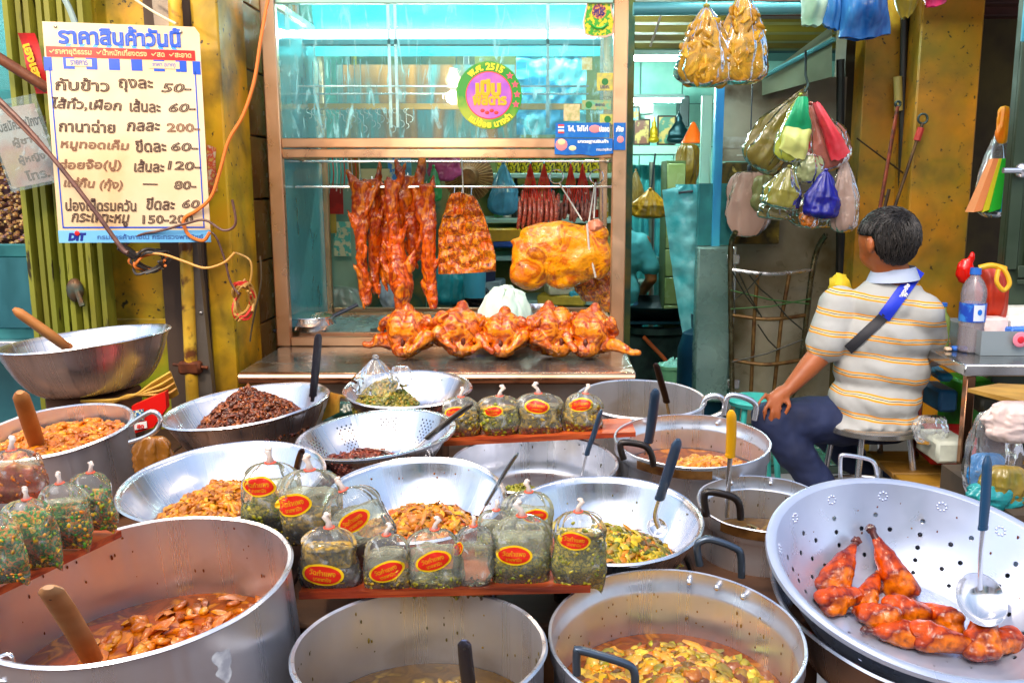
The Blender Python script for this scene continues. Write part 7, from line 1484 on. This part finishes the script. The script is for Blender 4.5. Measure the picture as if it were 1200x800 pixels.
for i in range(4200):
    f_ = R.choice(h_.f); p_ = sum((hv[j] for j in f_), Vector()) / len(f_); dv = (p_ - hc - Vector((0, 0, .015)) + fd * .012).normalized()
    ff = (p_ - hc).dot(fd); zz_ = p_.z - hc.z
    if zz_ < .045 and ff > -.02: continue
    dn = Vector((R.uniform(-.25, .25), R.uniform(-.25, .25), -1)) + fd * (.9 if zz_ > .075 else 0); dn = (dn - dv * dn.dot(dv)).normalized()
    L_ = R.uniform(.014, .028) * (1 if zz_ > -.03 else .6)
    m.tube([p_ - dn * L_ - dv * .002, p_ + dv * .0045, p_ + dn * L_ + dv * .0035], [.0010, .0013, .0004], 4, False)
o = m.build('hair_strands', mat('hair_strand', '1A1614', .5, spec=.5, island=['0C0A0A', '1E1A18', '4A4440', '141110', '2A2624']), man); o['kind'] = 'stuff'  # the lighter grey strands paint the sheen on the hair
# shirt: torso and sleeves
m = MB(); torso(m, .013)
seL = sL.lerp(eL, .80); chain(m, [sL, sL.lerp(seL, .5), seL], [.082, .083, .080], 18); seR = sR.lerp(eR, .85); chain(m, [sR, seR], [.084, .078], 18)
for k in range(7): m.ell(Q(978 + k * 14, 496 + 3 * sin(k * 2), .03 - .04 * sin(k * .5)), (.035, .12, .03), 12, 8)
sh = fuse(m, .010, 3, .004, 9, 5)
# folds
out = []
for v in sh.v:
    v = Vector(v); k = noise.noise(Vector((v.x * 7 + v.z * 5, v.y * 4, v.z * 3))) ; v += Vector((0, -.016 * abs(k) * (1 if v.z < 1.1 else .5) - .006 * max(0, sin(v.x * 26 + v.z * 34 + 4 * k)) * (1 if v.z < .85 else .25), 0)); out.append(v)
sh.v = out
SM = bpy.data.materials.new('striped_polo'); SM.use_nodes = True; MATS['striped_polo'] = SM
n = SM.node_tree.nodes; L = SM.node_tree.links; b = n['Principled BSDF']; b.inputs['Roughness'].default_value = .8
tc = n.new('ShaderNodeTexCoord'); sx = n.new('ShaderNodeSeparateXYZ'); L.new(tc.outputs['Object'], sx.inputs[0])
def mth(op, a_, b_=None, v=None):
    x = n.new('ShaderNodeMath'); x.operation = op; L.new(a_, x.inputs[0])
    if b_ is not None: L.new(b_, x.inputs[1])
    if v is not None: x.inputs[1].default_value = v
    return x.outputs[0]
nz_ = n.new('ShaderNodeTexNoise'); nz_.inputs['Scale'].default_value = 5; L.new(tc.outputs['Object'], nz_.inputs[0])
zz = mth('ADD', sx.outputs[2], mth('MULTIPLY', sx.outputs[0], v=.10)); zz = mth('ADD', zz, mth('MULTIPLY', nz_.outputs[0], v=.035))
fr_ = mth('FRACT', mth('DIVIDE', zz, v=.079))
rp = n.new('ShaderNodeValToRGB'); rp.color_ramp.interpolation = 'CONSTANT'; E_ = rp.color_ramp.elements
base_, org_, drk_, wht_ = lin('B4B4B0'), lin('F09C08'), lin('3A3028'), lin('D8CCB0')
stops = [(0, base_), (.50, org_), (.58, wht_), (.635, drk_), (.665, wht_), (.72, org_), (.80, base_)]
E_[0].position = 0; E_[0].color = stops[0][1]; E_[1].position = .50; E_[1].color = stops[1][1]
for p_, c_ in stops[2:]: e = E_.new(p_); e.color = c_
L.new(fr_, rp.inputs[0]); L.new(rp.outputs[0], b.inputs['Base Color'])
bn = n.new('ShaderNodeTexNoise'); bn.inputs['Scale'].default_value = 9; bp_ = n.new('ShaderNodeBump'); bp_.inputs['Distance'].default_value = .02; bp_.inputs['Strength'].default_value = .5
L.new(tc.outputs['Object'], bn.inputs[0]); L.new(bn.outputs[0], bp_.inputs['Height']); L.new(bp_.outputs[0], b.inputs['Normal'])
sh.build('shirt', SM, man, smooth=180)
# collar
m = MB(); cc = nk + Vector((0, 0, .022))
m.grid(lambda u, v: cc + Vector((cos(6.2832 * u) * (.083 + .02 * v), sin(6.2832 * u) * (.078 + .02 * v), .034 - .05 * v + .008 * cos(6.2832 * u))), 40, 4, closeu=True)
m.build('collar', mat('pale_blue_collar', 'B8C4DC', .7), man, smooth=180)
# trousers
nv = mat('navy_trousers', '1E2A50', .75, 0, '141C3A', 8, bump=.5, bscale=14)
m = MB(); chain(m, [hL + Vector((.05, .02, 0)), hL, kL], [.11, .108, .082], 18); chain(m, [kL, kL.lerp(aL, .4), kL.lerp(aL, .86)], [.08, .075, .06], 18)
chain(m, [hR, kR], [.11, .082], 18); chain(m, [kR, kR.lerp(aR, .86)], [.078, .06], 16); m.ell(pel + Vector((0, .05, -.03)), (.165, .14, .075), 20, 12)
fuse(m, .010, 3, .007, 14, 9).build('trousers', nv, man, smooth=180)
for a_, dr in ((aL, Vector((-.8, .5, 0))), (aR, Vector((-.7, .6, 0)))):
    dr.normalize(); m = MB(); c_ = Vector((a_.x, a_.y, .012)) + dr * .06; m.ell(c_, (.12, .048, .014), 18, 8, rot=Matrix.Rotation(atan2(dr.y, dr.x), 3, 'Z')); m.build('sandal', BLK, man)
# strap over the right shoulder
sv = BVHTree.FromPolygons([tuple(v) for v in sh.v], sh.f)
def onb(px_, py_, lift=.006):
    o = Vector((0, 0, H)); d_ = (P(px_, py_, 1) - o).normalized(); r_ = sv.ray_cast(o, d_)
    if r_[0]: return r_[0] - d_ * lift
    for k_ in range(1, 40):
        d2 = (P(px_ - k_ * .5, py_ + k_, 1) - o).normalized(); r2 = sv.ray_cast(o, d2)
        if r2[0]: return P(px_, py_, r2[0].y + .004 * k_) - d_ * lift
    return P(px_, py_, Ym - .12)
def strap(nm, a_, b_, wpx, m, n_=14):
    pts = []; dx_, dy_ = b_[0] - a_[0], b_[1] - a_[1]; l_ = sqrt(dx_ * dx_ + dy_ * dy_); nx_, ny_ = -dy_ / l_, dx_ / l_
    cen = [(a_[0] + dx_ * i / n_, a_[1] + dy_ * i / n_) for i in range(n_ + 1)]
    f = lambda u, v: onb(a_[0] + dx_ * v + nx_ * wpx * (u - .5), a_[1] + dy_ * v + ny_ * wpx * (u - .5), .007 + .003 * sin(pi * u))
    mb = MB().grid(f, 5, n_); k = len(mb.v); mb.add([Vector(v) + Vector((0, .006, 0)) for v in mb.v], mb.f); return mb.build(nm, m, man, smooth=180)
strap('blue_strap', (1077, 316), (1036, 372), 15, mat('royal_blue_strap', '1E38D0', .5, bump=.2, bscale=200))
strap('grey_strap', (1037, 370), (994, 410), 12, mat('grey_black_strap', '2A2A30', .6))
o_ = onb(1060, 341, .018); dX = (P(1078, 320, 3.5) - P(1064, 341, 3.5)).normalized(); up_ = Vector((-dX.z, 0, dX.x)).normalized()
m = MB(); put_text(m, 'ทองชัย', o_ + Vector((0, -.004, 0)), dX, up_, 0, .004, width=.06, bold=.06); put_text(m, '99', o_ + Vector((0, -.004, 0)), dX, up_, -.01, -.012, width=.018, bold=.06); m.build('strap_lettering', white, man, smooth=0)
# yellow cloth in front of the shoulder
c = Q(984, 338, .15); t = tag(MB().ell(c, (.045, .05, .06), 16, 10, nz=.3).build('yellow_cloth', mat('yellow_cloth', 'D8B818', .7, bump=.3), None), 'yellow cloth showing past the man\'s left shoulder', 'cloth')
# stool
sc_ = Q(1022, 494, .03); st = thing('steel_stool', 'round steel stool the man sits on', 'stool', Vector((sc_.x, sc_.y, 0)))
MB().lathe([(0, .435), (.19, .435), (.2, .428), (.2, .41), (.19, .405), (0, .405)], 40).build('seat', mat('worn_seat_steel', 'C8C4BC', .25, .9), st, world=False)
for k in range(4):
    a_ = pi / 4 + k * pi / 2 + .2; MB().tube([(cos(a_) * .15, sin(a_) * .15, .404), (cos(a_) * .18, sin(a_) * .18, .2), (cos(a_) * .21, sin(a_) * .21, 0)], .013, 10).build('leg', STEELP, st, world=False)
MB().tube(arc((0, 0, .14), .19, 0, 2 * pi, 32, (1, 0, 0), (0, 1, 0)), .008, 8, cap=False).build('foot_ring', STEELP, st, world=False)
q = PZ(886, 466, .42); c = P(886, 466, 4.1); t = thing('plastic_stool', 'small turquoise stool in front of the hand truck', 'stool', Vector((c.x, c.y, 0)))
MB().lathe([(0, c.z), (.12, c.z), (.13, c.z - .01), (.12, c.z - .03), (0, c.z - .03)], 28).build('seat', mat('turquoise_plastic', '3FB8B0', .35), t, world=False)
for k in range(4): a_ = pi / 4 + k * pi / 2; MB().tube([(cos(a_) * .09, sin(a_) * .09, c.z - .03), (cos(a_) * .14, sin(a_) * .14, 0)], .014, 8).build('leg', MATS['turquoise_plastic'], t, world=False)
# person far inside the shop
Yp = 6.4; c = P(722, 262, Yp)
pp = thing('person', 'person in a light blue shirt standing far inside the shop, seen from behind', 'person', Vector((c.x, Yp, 0)))
X0 = c.x; hz = P(722, 232, Yp).z; m = MB(); sh0 = hz - .26
m.ell((X0, Yp, hz), (.075, .09, .11), 14, 10); chain(m, [(X0, Yp, hz - .1), (X0, Yp, sh0)], [.055, .06]); m.ell((X0, Yp, sh0 - .12), (.19, .11, .2)); m.ell((X0, Yp, sh0 - .38), (.16, .11, .2)); m.ell((X0, Yp, sh0 - .55), (.17, .12, .12))
for s_ in (-1, 1):
    chain(m, [(X0 + s_ * .19, Yp, sh0 - .04), (X0 + s_ * .25, Yp - .02, sh0 - .3), (X0 + s_ * .18, Yp + .16, sh0 - .45)], [.055, .045, .035]); h0 = Vector((X0 + s_ * .18, Yp + .19, sh0 - .45)); m.ell(h0, (.04, .05, .03))
    for k in range(4): chain(m, [h0, h0 + Vector((.012 * (k - 1.5), .09, -.01))], [.011, .008], 6)
    chain(m, [h0, h0 + Vector((-s_ * .04, .04, .01))], [.011, .008], 6)
    chain(m, [(X0 + s_ * .09, Yp, sh0 - .6), (X0 + s_ * .1, Yp, .45), (X0 + s_ * .1, Yp, .08)], [.09, .06, .04]); m.ell((X0 + s_ * .1, Yp + .06, .05), (.045, .11, .04))
m.ell((X0, Yp + .09, hz - .01), (.015, .02, .025)); fuse(m, .014, 3).build('body', skinm, pp, smooth=180)
m = MB(); m.ell((X0, Yp - .012, hz + .025), (.084, .092, .1), 14, 10); fuse(m, .014, 2).build('hair', MATS['black_hair'], pp, smooth=180)
m = MB(); m.ell((X0, Yp, sh0 - .12), (.205, .125, .2)); m.ell((X0, Yp, sh0 - .38), (.175, .125, .2)); m.ell((X0, Yp, sh0 - .52), (.18, .13, .1))
for s_ in (-1, 1): chain(m, [(X0 + s_ * .17, Yp, sh0 - .05), (X0 + s_ * .24, Yp - .01, sh0 - .22)], [.075, .07])
fuse(m, .014, 3, .006, 9).build('shirt', mat('light_blue_shirt', '5AB0B8', .7, 0, '3A8A94', 6), pp, smooth=180)
m = MB()
for s_ in (-1, 1): chain(m, [(X0 + s_ * .09, Yp, sh0 - .6), (X0 + s_ * .1, Yp, .52)], [.115, .09])
m.ell((X0, Yp, sh0 - .6), (.18, .135, .1)); fuse(m, .014, 3).build('shorts', mat('dark_blue_shorts', '1A4A6A', .7), pp, smooth=180)
# ================================================================== PRICE BOARD AND OTHER PAPERS ON THE LEFT
def plane(pts, Y):                       # tl, tr, br, bl in pixels, Y at left and right
    tl, tr, br, bl_ = [P(p_[0], p_[1], yy) for p_, yy in zip(pts, (Y[0], Y[1], Y[1], Y[0]))]
    O = (tl + tr + br + bl_) / 4; X = ((tr - tl) + (br - bl_)).normalized(); Z = ((tl - bl_) + (tr - br)); Z = (Z - X * Z.dot(X)).normalized()
    return O, X, Z, ((tr - tl).length + (br - bl_).length) / 2, ((tl - bl_).length + (tr - br).length) / 2
O, X, Z, W, Hh = plane([(52, 25), (236, 33), (245, 283), (66, 285)], (2.80, 2.88))
N = X.cross(Z)
sg = thing('price_board', 'cream and blue price board with handwritten brown prices', 'sign', O)
def rect(u0, v0, u1, v1, lift, m, nm, th=.0008, parent=None, skew=0):
    """u, v as fractions of the board, v from the top"""
    pts = [((u0 - .5) * W, (.5 - v1) * Hh), ((u1 - .5) * W, (.5 - v1) * Hh), ((u1 - .5 + skew) * W, (.5 - v0) * Hh), ((u0 - .5 + skew) * W, (.5 - v0) * Hh)]
    return MB().poly(pts, th, O + N * lift, X, Z).build(nm, m, parent or sg, smooth=0)
cream = mat('cream_board', 'E6D2B4', .45, 0, 'DCBC90', 3, dirt='C89058', dscale=3, dlo=.6, dhi=.8)
MB().poly([(-.5 * W, -.5 * Hh), (.5 * W, -.5 * Hh), (.5 * W, .47 * Hh), (.47 * W, .5 * Hh), (-.49 * W, .5 * Hh)], .004, O, X, Z).build('board', cream, sg, smooth=0)
l0 = .0044; BLU = mat('board_blue', '0A4CC4', .4); RED = mat('board_red', 'E01818', .4); INK = mat('brown_marker_ink', '3A1A14', .6)
FAD = mat('faded_marker_ink', '7A5038', .6)
for u0, v0, u1, v1 in ((.03, .20, .038, .925), (.955, .20, .963, .925), (.03, .925, .963, .932)): rect(u0, v0, u1, v1, l0, BLU, 'border')
rect(.02, .107, .965, .153, l0 + .0005, RED, 'red_band')
for k in range(6): rect(.12 + k * .143, .1535, .19 + k * .143, .205, l0, BLU, 'awning_stripe')
for k in range(9): rect(.14 + k * .085, .092, .17 + k * .085, .1065, l0, mat('board_light_blue', '3A98E8', .4), 'awning_stripe', skew=.012 if k < 4 else -.012)
for u0 in (.0, .945): rect(u0, .155, u0 + .05, .215, l0, BLU, 'corner_block')
for u0, u1 in ((.14, .30), (.66, .86)): rect(u0, .160, u1, .192, l0 + .001, cream, 'heading_pill')
rect(.0, .942, 1.0, 1.0, l0, mat('board_footer_blue', '2A98E0', .4, 0, '88C8F0', 2, stretch=(.3, .3, 1)), 'footer')
def wr(s, u, v, wd, ht, m, nm='lettering', bold=.03, shear=0, lift=.0012, rot=0, part=None):
    mb = MB(); x_ = X * cos(rot) + Z * sin(rot); z_ = Z * cos(rot) - X * sin(rot)
    put_text(mb, s, O + N * (l0 + lift) + X * (u - .5) * W + Z * (.5 - v) * Hh, x_, z_, 0, 0, width=wd * W, height=ht * Hh if ht else None, bold=bold, shear=shear)
    return mb.build(nm, m, sg, smooth=0)
wr('ราคาสินค้าวันนี้', .49, .052, .78, .088, BLU, bold=.045)
wr('✓ราคายุติธรรม  ✓น้ำหนักเที่ยงตรง  ✓สด  ✓สะอาด', .49, .130, .90, .036, mat('board_pale_yellow', 'F8E8A0', .4), bold=.02, lift=.0018)
wr('รายการ', .22, .176, .11, .022, BLU, bold=.025, lift=.0025); wr('ราคา (บาท)', .76, .176, .15, .022, BLU, bold=.025, lift=.0025)
rows = [('กับข้าว', 'ถุงละ', '50-'), ('ไส้ทั่ว,เผือก', 'เส้นละ', '60-'), ('กานาฉ่าย', 'กลละ', '200-'), ('หมูทอดเค็ม', 'ขีดละ', '60-'), ('ฮ่อยจ๊อ(ปู)', 'เส้นละ', '120-'), ('แฮ่กึ๊น (กุ้ง)', '—', '80-'), ('น่องเป็ดรมควัน', 'ขีดละ', '60'), ('กระเพาะหมู', '', '150-200')]
cols_ = [[(.23, .34), (.57, .22), (.83, .20)], [(.25, .44), (.62, .20), (.86, .18)], [(.24, .36), (.60, .22), (.86, .22)], [(.28, .44), (.64, .20), (.86, .18)], [(.24, .40), (.62, .20), (.85, .22)], [(.25, .38), (.62, .10), (.85, .15)], [(.29, .46), (.68, .19), (.88, .12)], [(.28, .38), (0, 0), (.72, .34)]]
vv = [.275, .365, .457, .546, .636, .728, .818, .893]; jr = random.Random(4)
for k, (r_, c_) in enumerate(zip(rows, cols_)):
    for j, (s_, (u, wd)) in enumerate(zip(r_, c_)):
        if s_ and wd: wr(s_, u, vv[k] + jr.uniform(-.004, .004), wd, ((.060 if any(q_ in s_ for q_ in 'ั้่ี็ุู๊') else .042) if j < 2 else .042) if s_ != '—' else .006, FAD if (k in (3, 4, 5) and j == 0) or (k == 2 and j == 2) else INK, 'handwriting', bold=.027, shear=.12 + jr.uniform(-.1, .14), rot=jr.uniform(-.035, .03))
wr('DIT', .12, .972, .12, .038, mat('logo_navy', '1A2A8A', .4), 'logo', bold=.08, shear=.2)
q = O + N * (l0 + .003) + X * (.122 - .5) * W + Z * (.5 - .955) * Hh; MB().ell(q, (.008, .002, .008), 14, 6).build('logo_dot', RED, sg)
wr('กรมการค้าภายใน กระทรวงพาณิชย์', .6, .972, .70, .026, mat('logo_navy', '1A2A8A'), bold=.02)
for u, v in ((.09, .02), (.88, .025)): q = O + N * .006 + X * (u - .5) * W + Z * (.5 - v) * Hh; MB().ell(q, (.005, .003, .005), 8, 6).build('rivet', STEELD, sg)
# plastic sleeve notice
O2, X2, Z2, W2, H2 = plane([(-14, 122), (56, 108), (62, 214), (8, 226)], (2.86, 2.9)); N2 = X2.cross(Z2)
nt_ = thing('paper_notice', 'handwritten pink paper notice in a clear sleeve left of the price board', 'notice', O2)
MB().poly([(-.48 * W2, -.46 * H2), (.44 * W2, -.47 * H2), (.42 * W2, .40 * H2), (-.5 * W2, .42 * H2)], .001, O2, X2, Z2).build('paper', mat('pink_notice_paper', 'E8D4D8', .5, 0, ['E8A8A0', 'F0C898'], 5, lo=.45, hi=.68), nt_, smooth=0)
MB().poly([(-.52 * W2, -.5 * H2), (.5 * W2, -.5 * H2), (.5 * W2, .5 * H2), (-.52 * W2, .5 * H2)], .0008, O2 + N2 * .004, X2, Z2).build('sleeve', film('sleeve', (.93, 1, 1), .10, (.7, .9, .95), .1, 1.5, scratch=.35), nt_, smooth=0)
for s_, y_, w_, mm in (('รับสมัครพนักงาน', .22, .95, INK), ('ผู้ชาย', .02, .5, FAD), ('ผู้หญิง', -.18, .5, FAD), ('โทร.', -.36, .45, FAD)):
    mb = MB(); put_text(mb, s_, O2 + N2 * .0016, X2, Z2, .05 * W2, y_ * H2, width=w_ * W2, height=.12 * H2, bold=.035); mb.build('handwriting', mm, nt_, smooth=0)
# red ribbon and brown rod at the left
t = thing('wooden_rod', 'thick brown rod slanting down across the upper left corner', 'rod', P(20, 85, 2.8)); MB().tube([P(-30, 50, 2.75), P(56, 104, 2.86)], .016, 10).build('rod', mat('brown_rod', '7A4A34', .5, 0, '4A2A1C', 20), t)
O3 = P(42, 75, 2.90); u_ = M_(1, O3); t = thing('red_ribbon', 'red ribbon with gold lettering tucked behind the price board', 'ribbon', O3)
MB().grid(lambda a_, b_: O3 + Vector(((-16 + a_ * 20 + b_ * 14) * u_, -.01 + .006 * sin(b_ * 8), (34 - b_ * 68) * u_)), 6, 12).build('cloth', mat('ribbon_red', 'C81010', .5, 0, '8A0808', 20), t)
m = MB(); put_text(m, 'เฮงเฮง', O3 + Vector((0, -.02, 0)), (.25, 0, -.97), (.97, 0, .25), 0, 0, width=44 * u_, height=9 * u_, bold=.05); m.build('lettering', gold, t, smooth=0)
# cables
def cable(lb, pts, r_, m, Y, name='cable'):
    q = [P(p_[0], p_[1], Y + (p_[2] if len(p_) > 2 else 0)) for p_ in pts]; t = thing(name, lb, 'cable', q[0]); MB().tube(smoothpath(q, 6), r_, 7).build('cord', m, t); return t
bc = mat('brown_cable', '4A2A24', .5, 0, '6A443A', 30); oc = mat('orange_cable', 'D8742A', .45); dc = mat('dark_olive_cable', '4A3A20', .5)
cable('dark brown cable slanting across the price board', [(-10, 108), (30, 148), (70, 195), (110, 246), (142, 290), (150, 296)], .0065, bc, 2.60)
cable('second thinner brown cable twisted along the first', [(-10, 114), (32, 156), (74, 200), (112, 250), (145, 292)], .004, mat('rust_cable', '6A3A2A', .5), 2.61)
cable('orange cable hanging from the cabinet post to the yellow pillar', [(316, -10), (306, 45), (298, 95), (285, 135), (268, 165), (258, 200), (248, 230), (232, 246), (218, 254), (215, 262), (222, 276), (238, 282), (246, 272)], .0055, oc, 2.86)
cable('thin brown cable running from the knot over the board bottom', [(142, 292), (162, 276), (190, 270), (218, 262), (240, 258), (262, 270), (276, 262), (272, 234)], .004, bc, 2.84)
cable('pale orange wire looping right from the cable knot', [(158, 296), (190, 298), (215, 306), (240, 314), (262, 308), (275, 296)], .004, mat('pale_orange_wire', 'D89A48', .5), 2.86)
cable('brown wire hanging from the board corner down the pillar', [(230, 268), (250, 274), (262, 300), (270, 330), (280, 345)], .0035, bc, 2.9)
cable('short dark wire hanging on the tiled wall', [(305, 300), (306, 330), (300, 360), (295, 385), (293, 400)], .003, dc, 3.02)
cable('olive wire on the tiled wall above the flower knot', [(276, 296), (292, 304), (295, 318), (292, 336)], .0035, mat('amber_wire', 'B88A40', .5), 2.98)
cable('white wire stretched above the price board', [(150, -6), (180, 14), (206, 28)], .004, mat('cream_wire', 'D8D0B0', .5), 2.9)
cable('bluish cord hanging at the top of the price board', [(72, -8), (82, 12), (88, 28)], .009, mat('pale_blue_cord', '8AA0A0', .4), 2.84)
def knotball(lb, px_, py_, w_, h_, Y, m, n_, extra=None):
    c = P(px_, py_, Y); t = thing('cable_knot', lb, 'cable knot', c); a_, b_ = M_(w_, c) / 2, M_(h_, c) / 2
    for k in range(n_):
        ph = R.uniform(0, 6.28); tl_ = R.uniform(-.6, .6)
        pts = [c + Vector((cos(q * .63 + ph) * a_ * R.uniform(.6, 1), sin(q * 1.1 + ph) * .025, sin(q * .63 + ph + tl_) * b_ * R.uniform(.6, 1))) for q in range(9)]
        MB().tube(smoothpath(pts, 4), .0045, 6).build('wire_loop', m if k % 3 else (extra or m), t)
knotball('tangle of dark cable coiled under the price board', 176, 306, 42, 30, 2.88, mat('dark_grey_cable', '3A3430', .5), 9, oc)

t = thing('cable_joint', 'black taped cable joint below the price board', 'cable joint', P(148, 296, 2.84)); MB().tube([P(140, 288, 2.83), P(158, 300, 2.86)], .014, 8).build('tape', mat('black_tape', '241A14', .6), t)
knotball('knot of yellow and red flower wires on the pillar edge', 285, 352, 24, 52, 2.95, mat('amber_wire', 'B88A40'), 9, mat('garland_red', 'D02818', .6))
# small red sticker pillar
c = P(248, 198, 3.075); t = thing('torn_poster', 'torn red and white paper scrap on the yellow pillar', 'poster', c); u_ = M_(1, c)
MB().poly([(-5 * u_, -28 * u_), (6 * u_, -26 * u_), (5 * u_, 10 * u_), (7 * u_, 24 * u_), (-4 * u_, 28 * u_)], .001, c, (1, 0, 0), (0, 0, 1)).build('paper', mat('torn_red_white', 'D8B060', .6, 0, ['D03828', 'D8C8A8'], 50, lo=.4, hi=.62), t, smooth=0)
# bulbs over the stall (one reflects in the glass, two are added for warm light)
for k, (x, y, z, lb) in enumerate(((-.48, 1.9, 1.93, 'bare warm bulb hanging over the middle of the pots'), (-1.5, 2.0, 2.1, 'bare bulb added over the left basins for warm light'), (.75, 1.7, 2.15, 'bare bulb added over the duck leg colander for warm light'))):
    t = thing('hanging_bulb', lb, 'light bulb', (x, y, z))
    MB().lathe([(0, -.045), (.022, -.038), (.032, -.02), (.034, 0), (.026, .025), (.016, .045), (.014, .055)], 20).build('glass', mat('warm_bulb_glow', (1, .70, .40), emit=60), t, world=False, smooth=180)
    MB().lathe([(.016, .056), (.018, .06), (.018, .1), (.005, .11), (0, .11)], 16).build('socket', BLK, t, world=False)
    MB().tube([(0, 0, .11), (0, 0, 1.2)], .004, 6).build('cord', BLK, t, world=False)
    ld = bpy.data.lights.new('bulb_light', 'POINT'); ld.energy = (11, 14, 5)[k]; ld.color = (1, .80, .56); ld.shadow_soft_size = .035
    lo_ = bpy.data.objects.new('bulb_light', ld); COL.objects.link(lo_); lo_.parent = t; lo_.location = (0, 0, -.09)
def sub(p,prs):
    s=open('/tmp/b/'+p).read()
    for a,b in prs:
        if a not in s: print('MISSING',p,a[:80])
        s=s.replace(a,b)
    open('/tmp/b/'+p,'w').write(s)
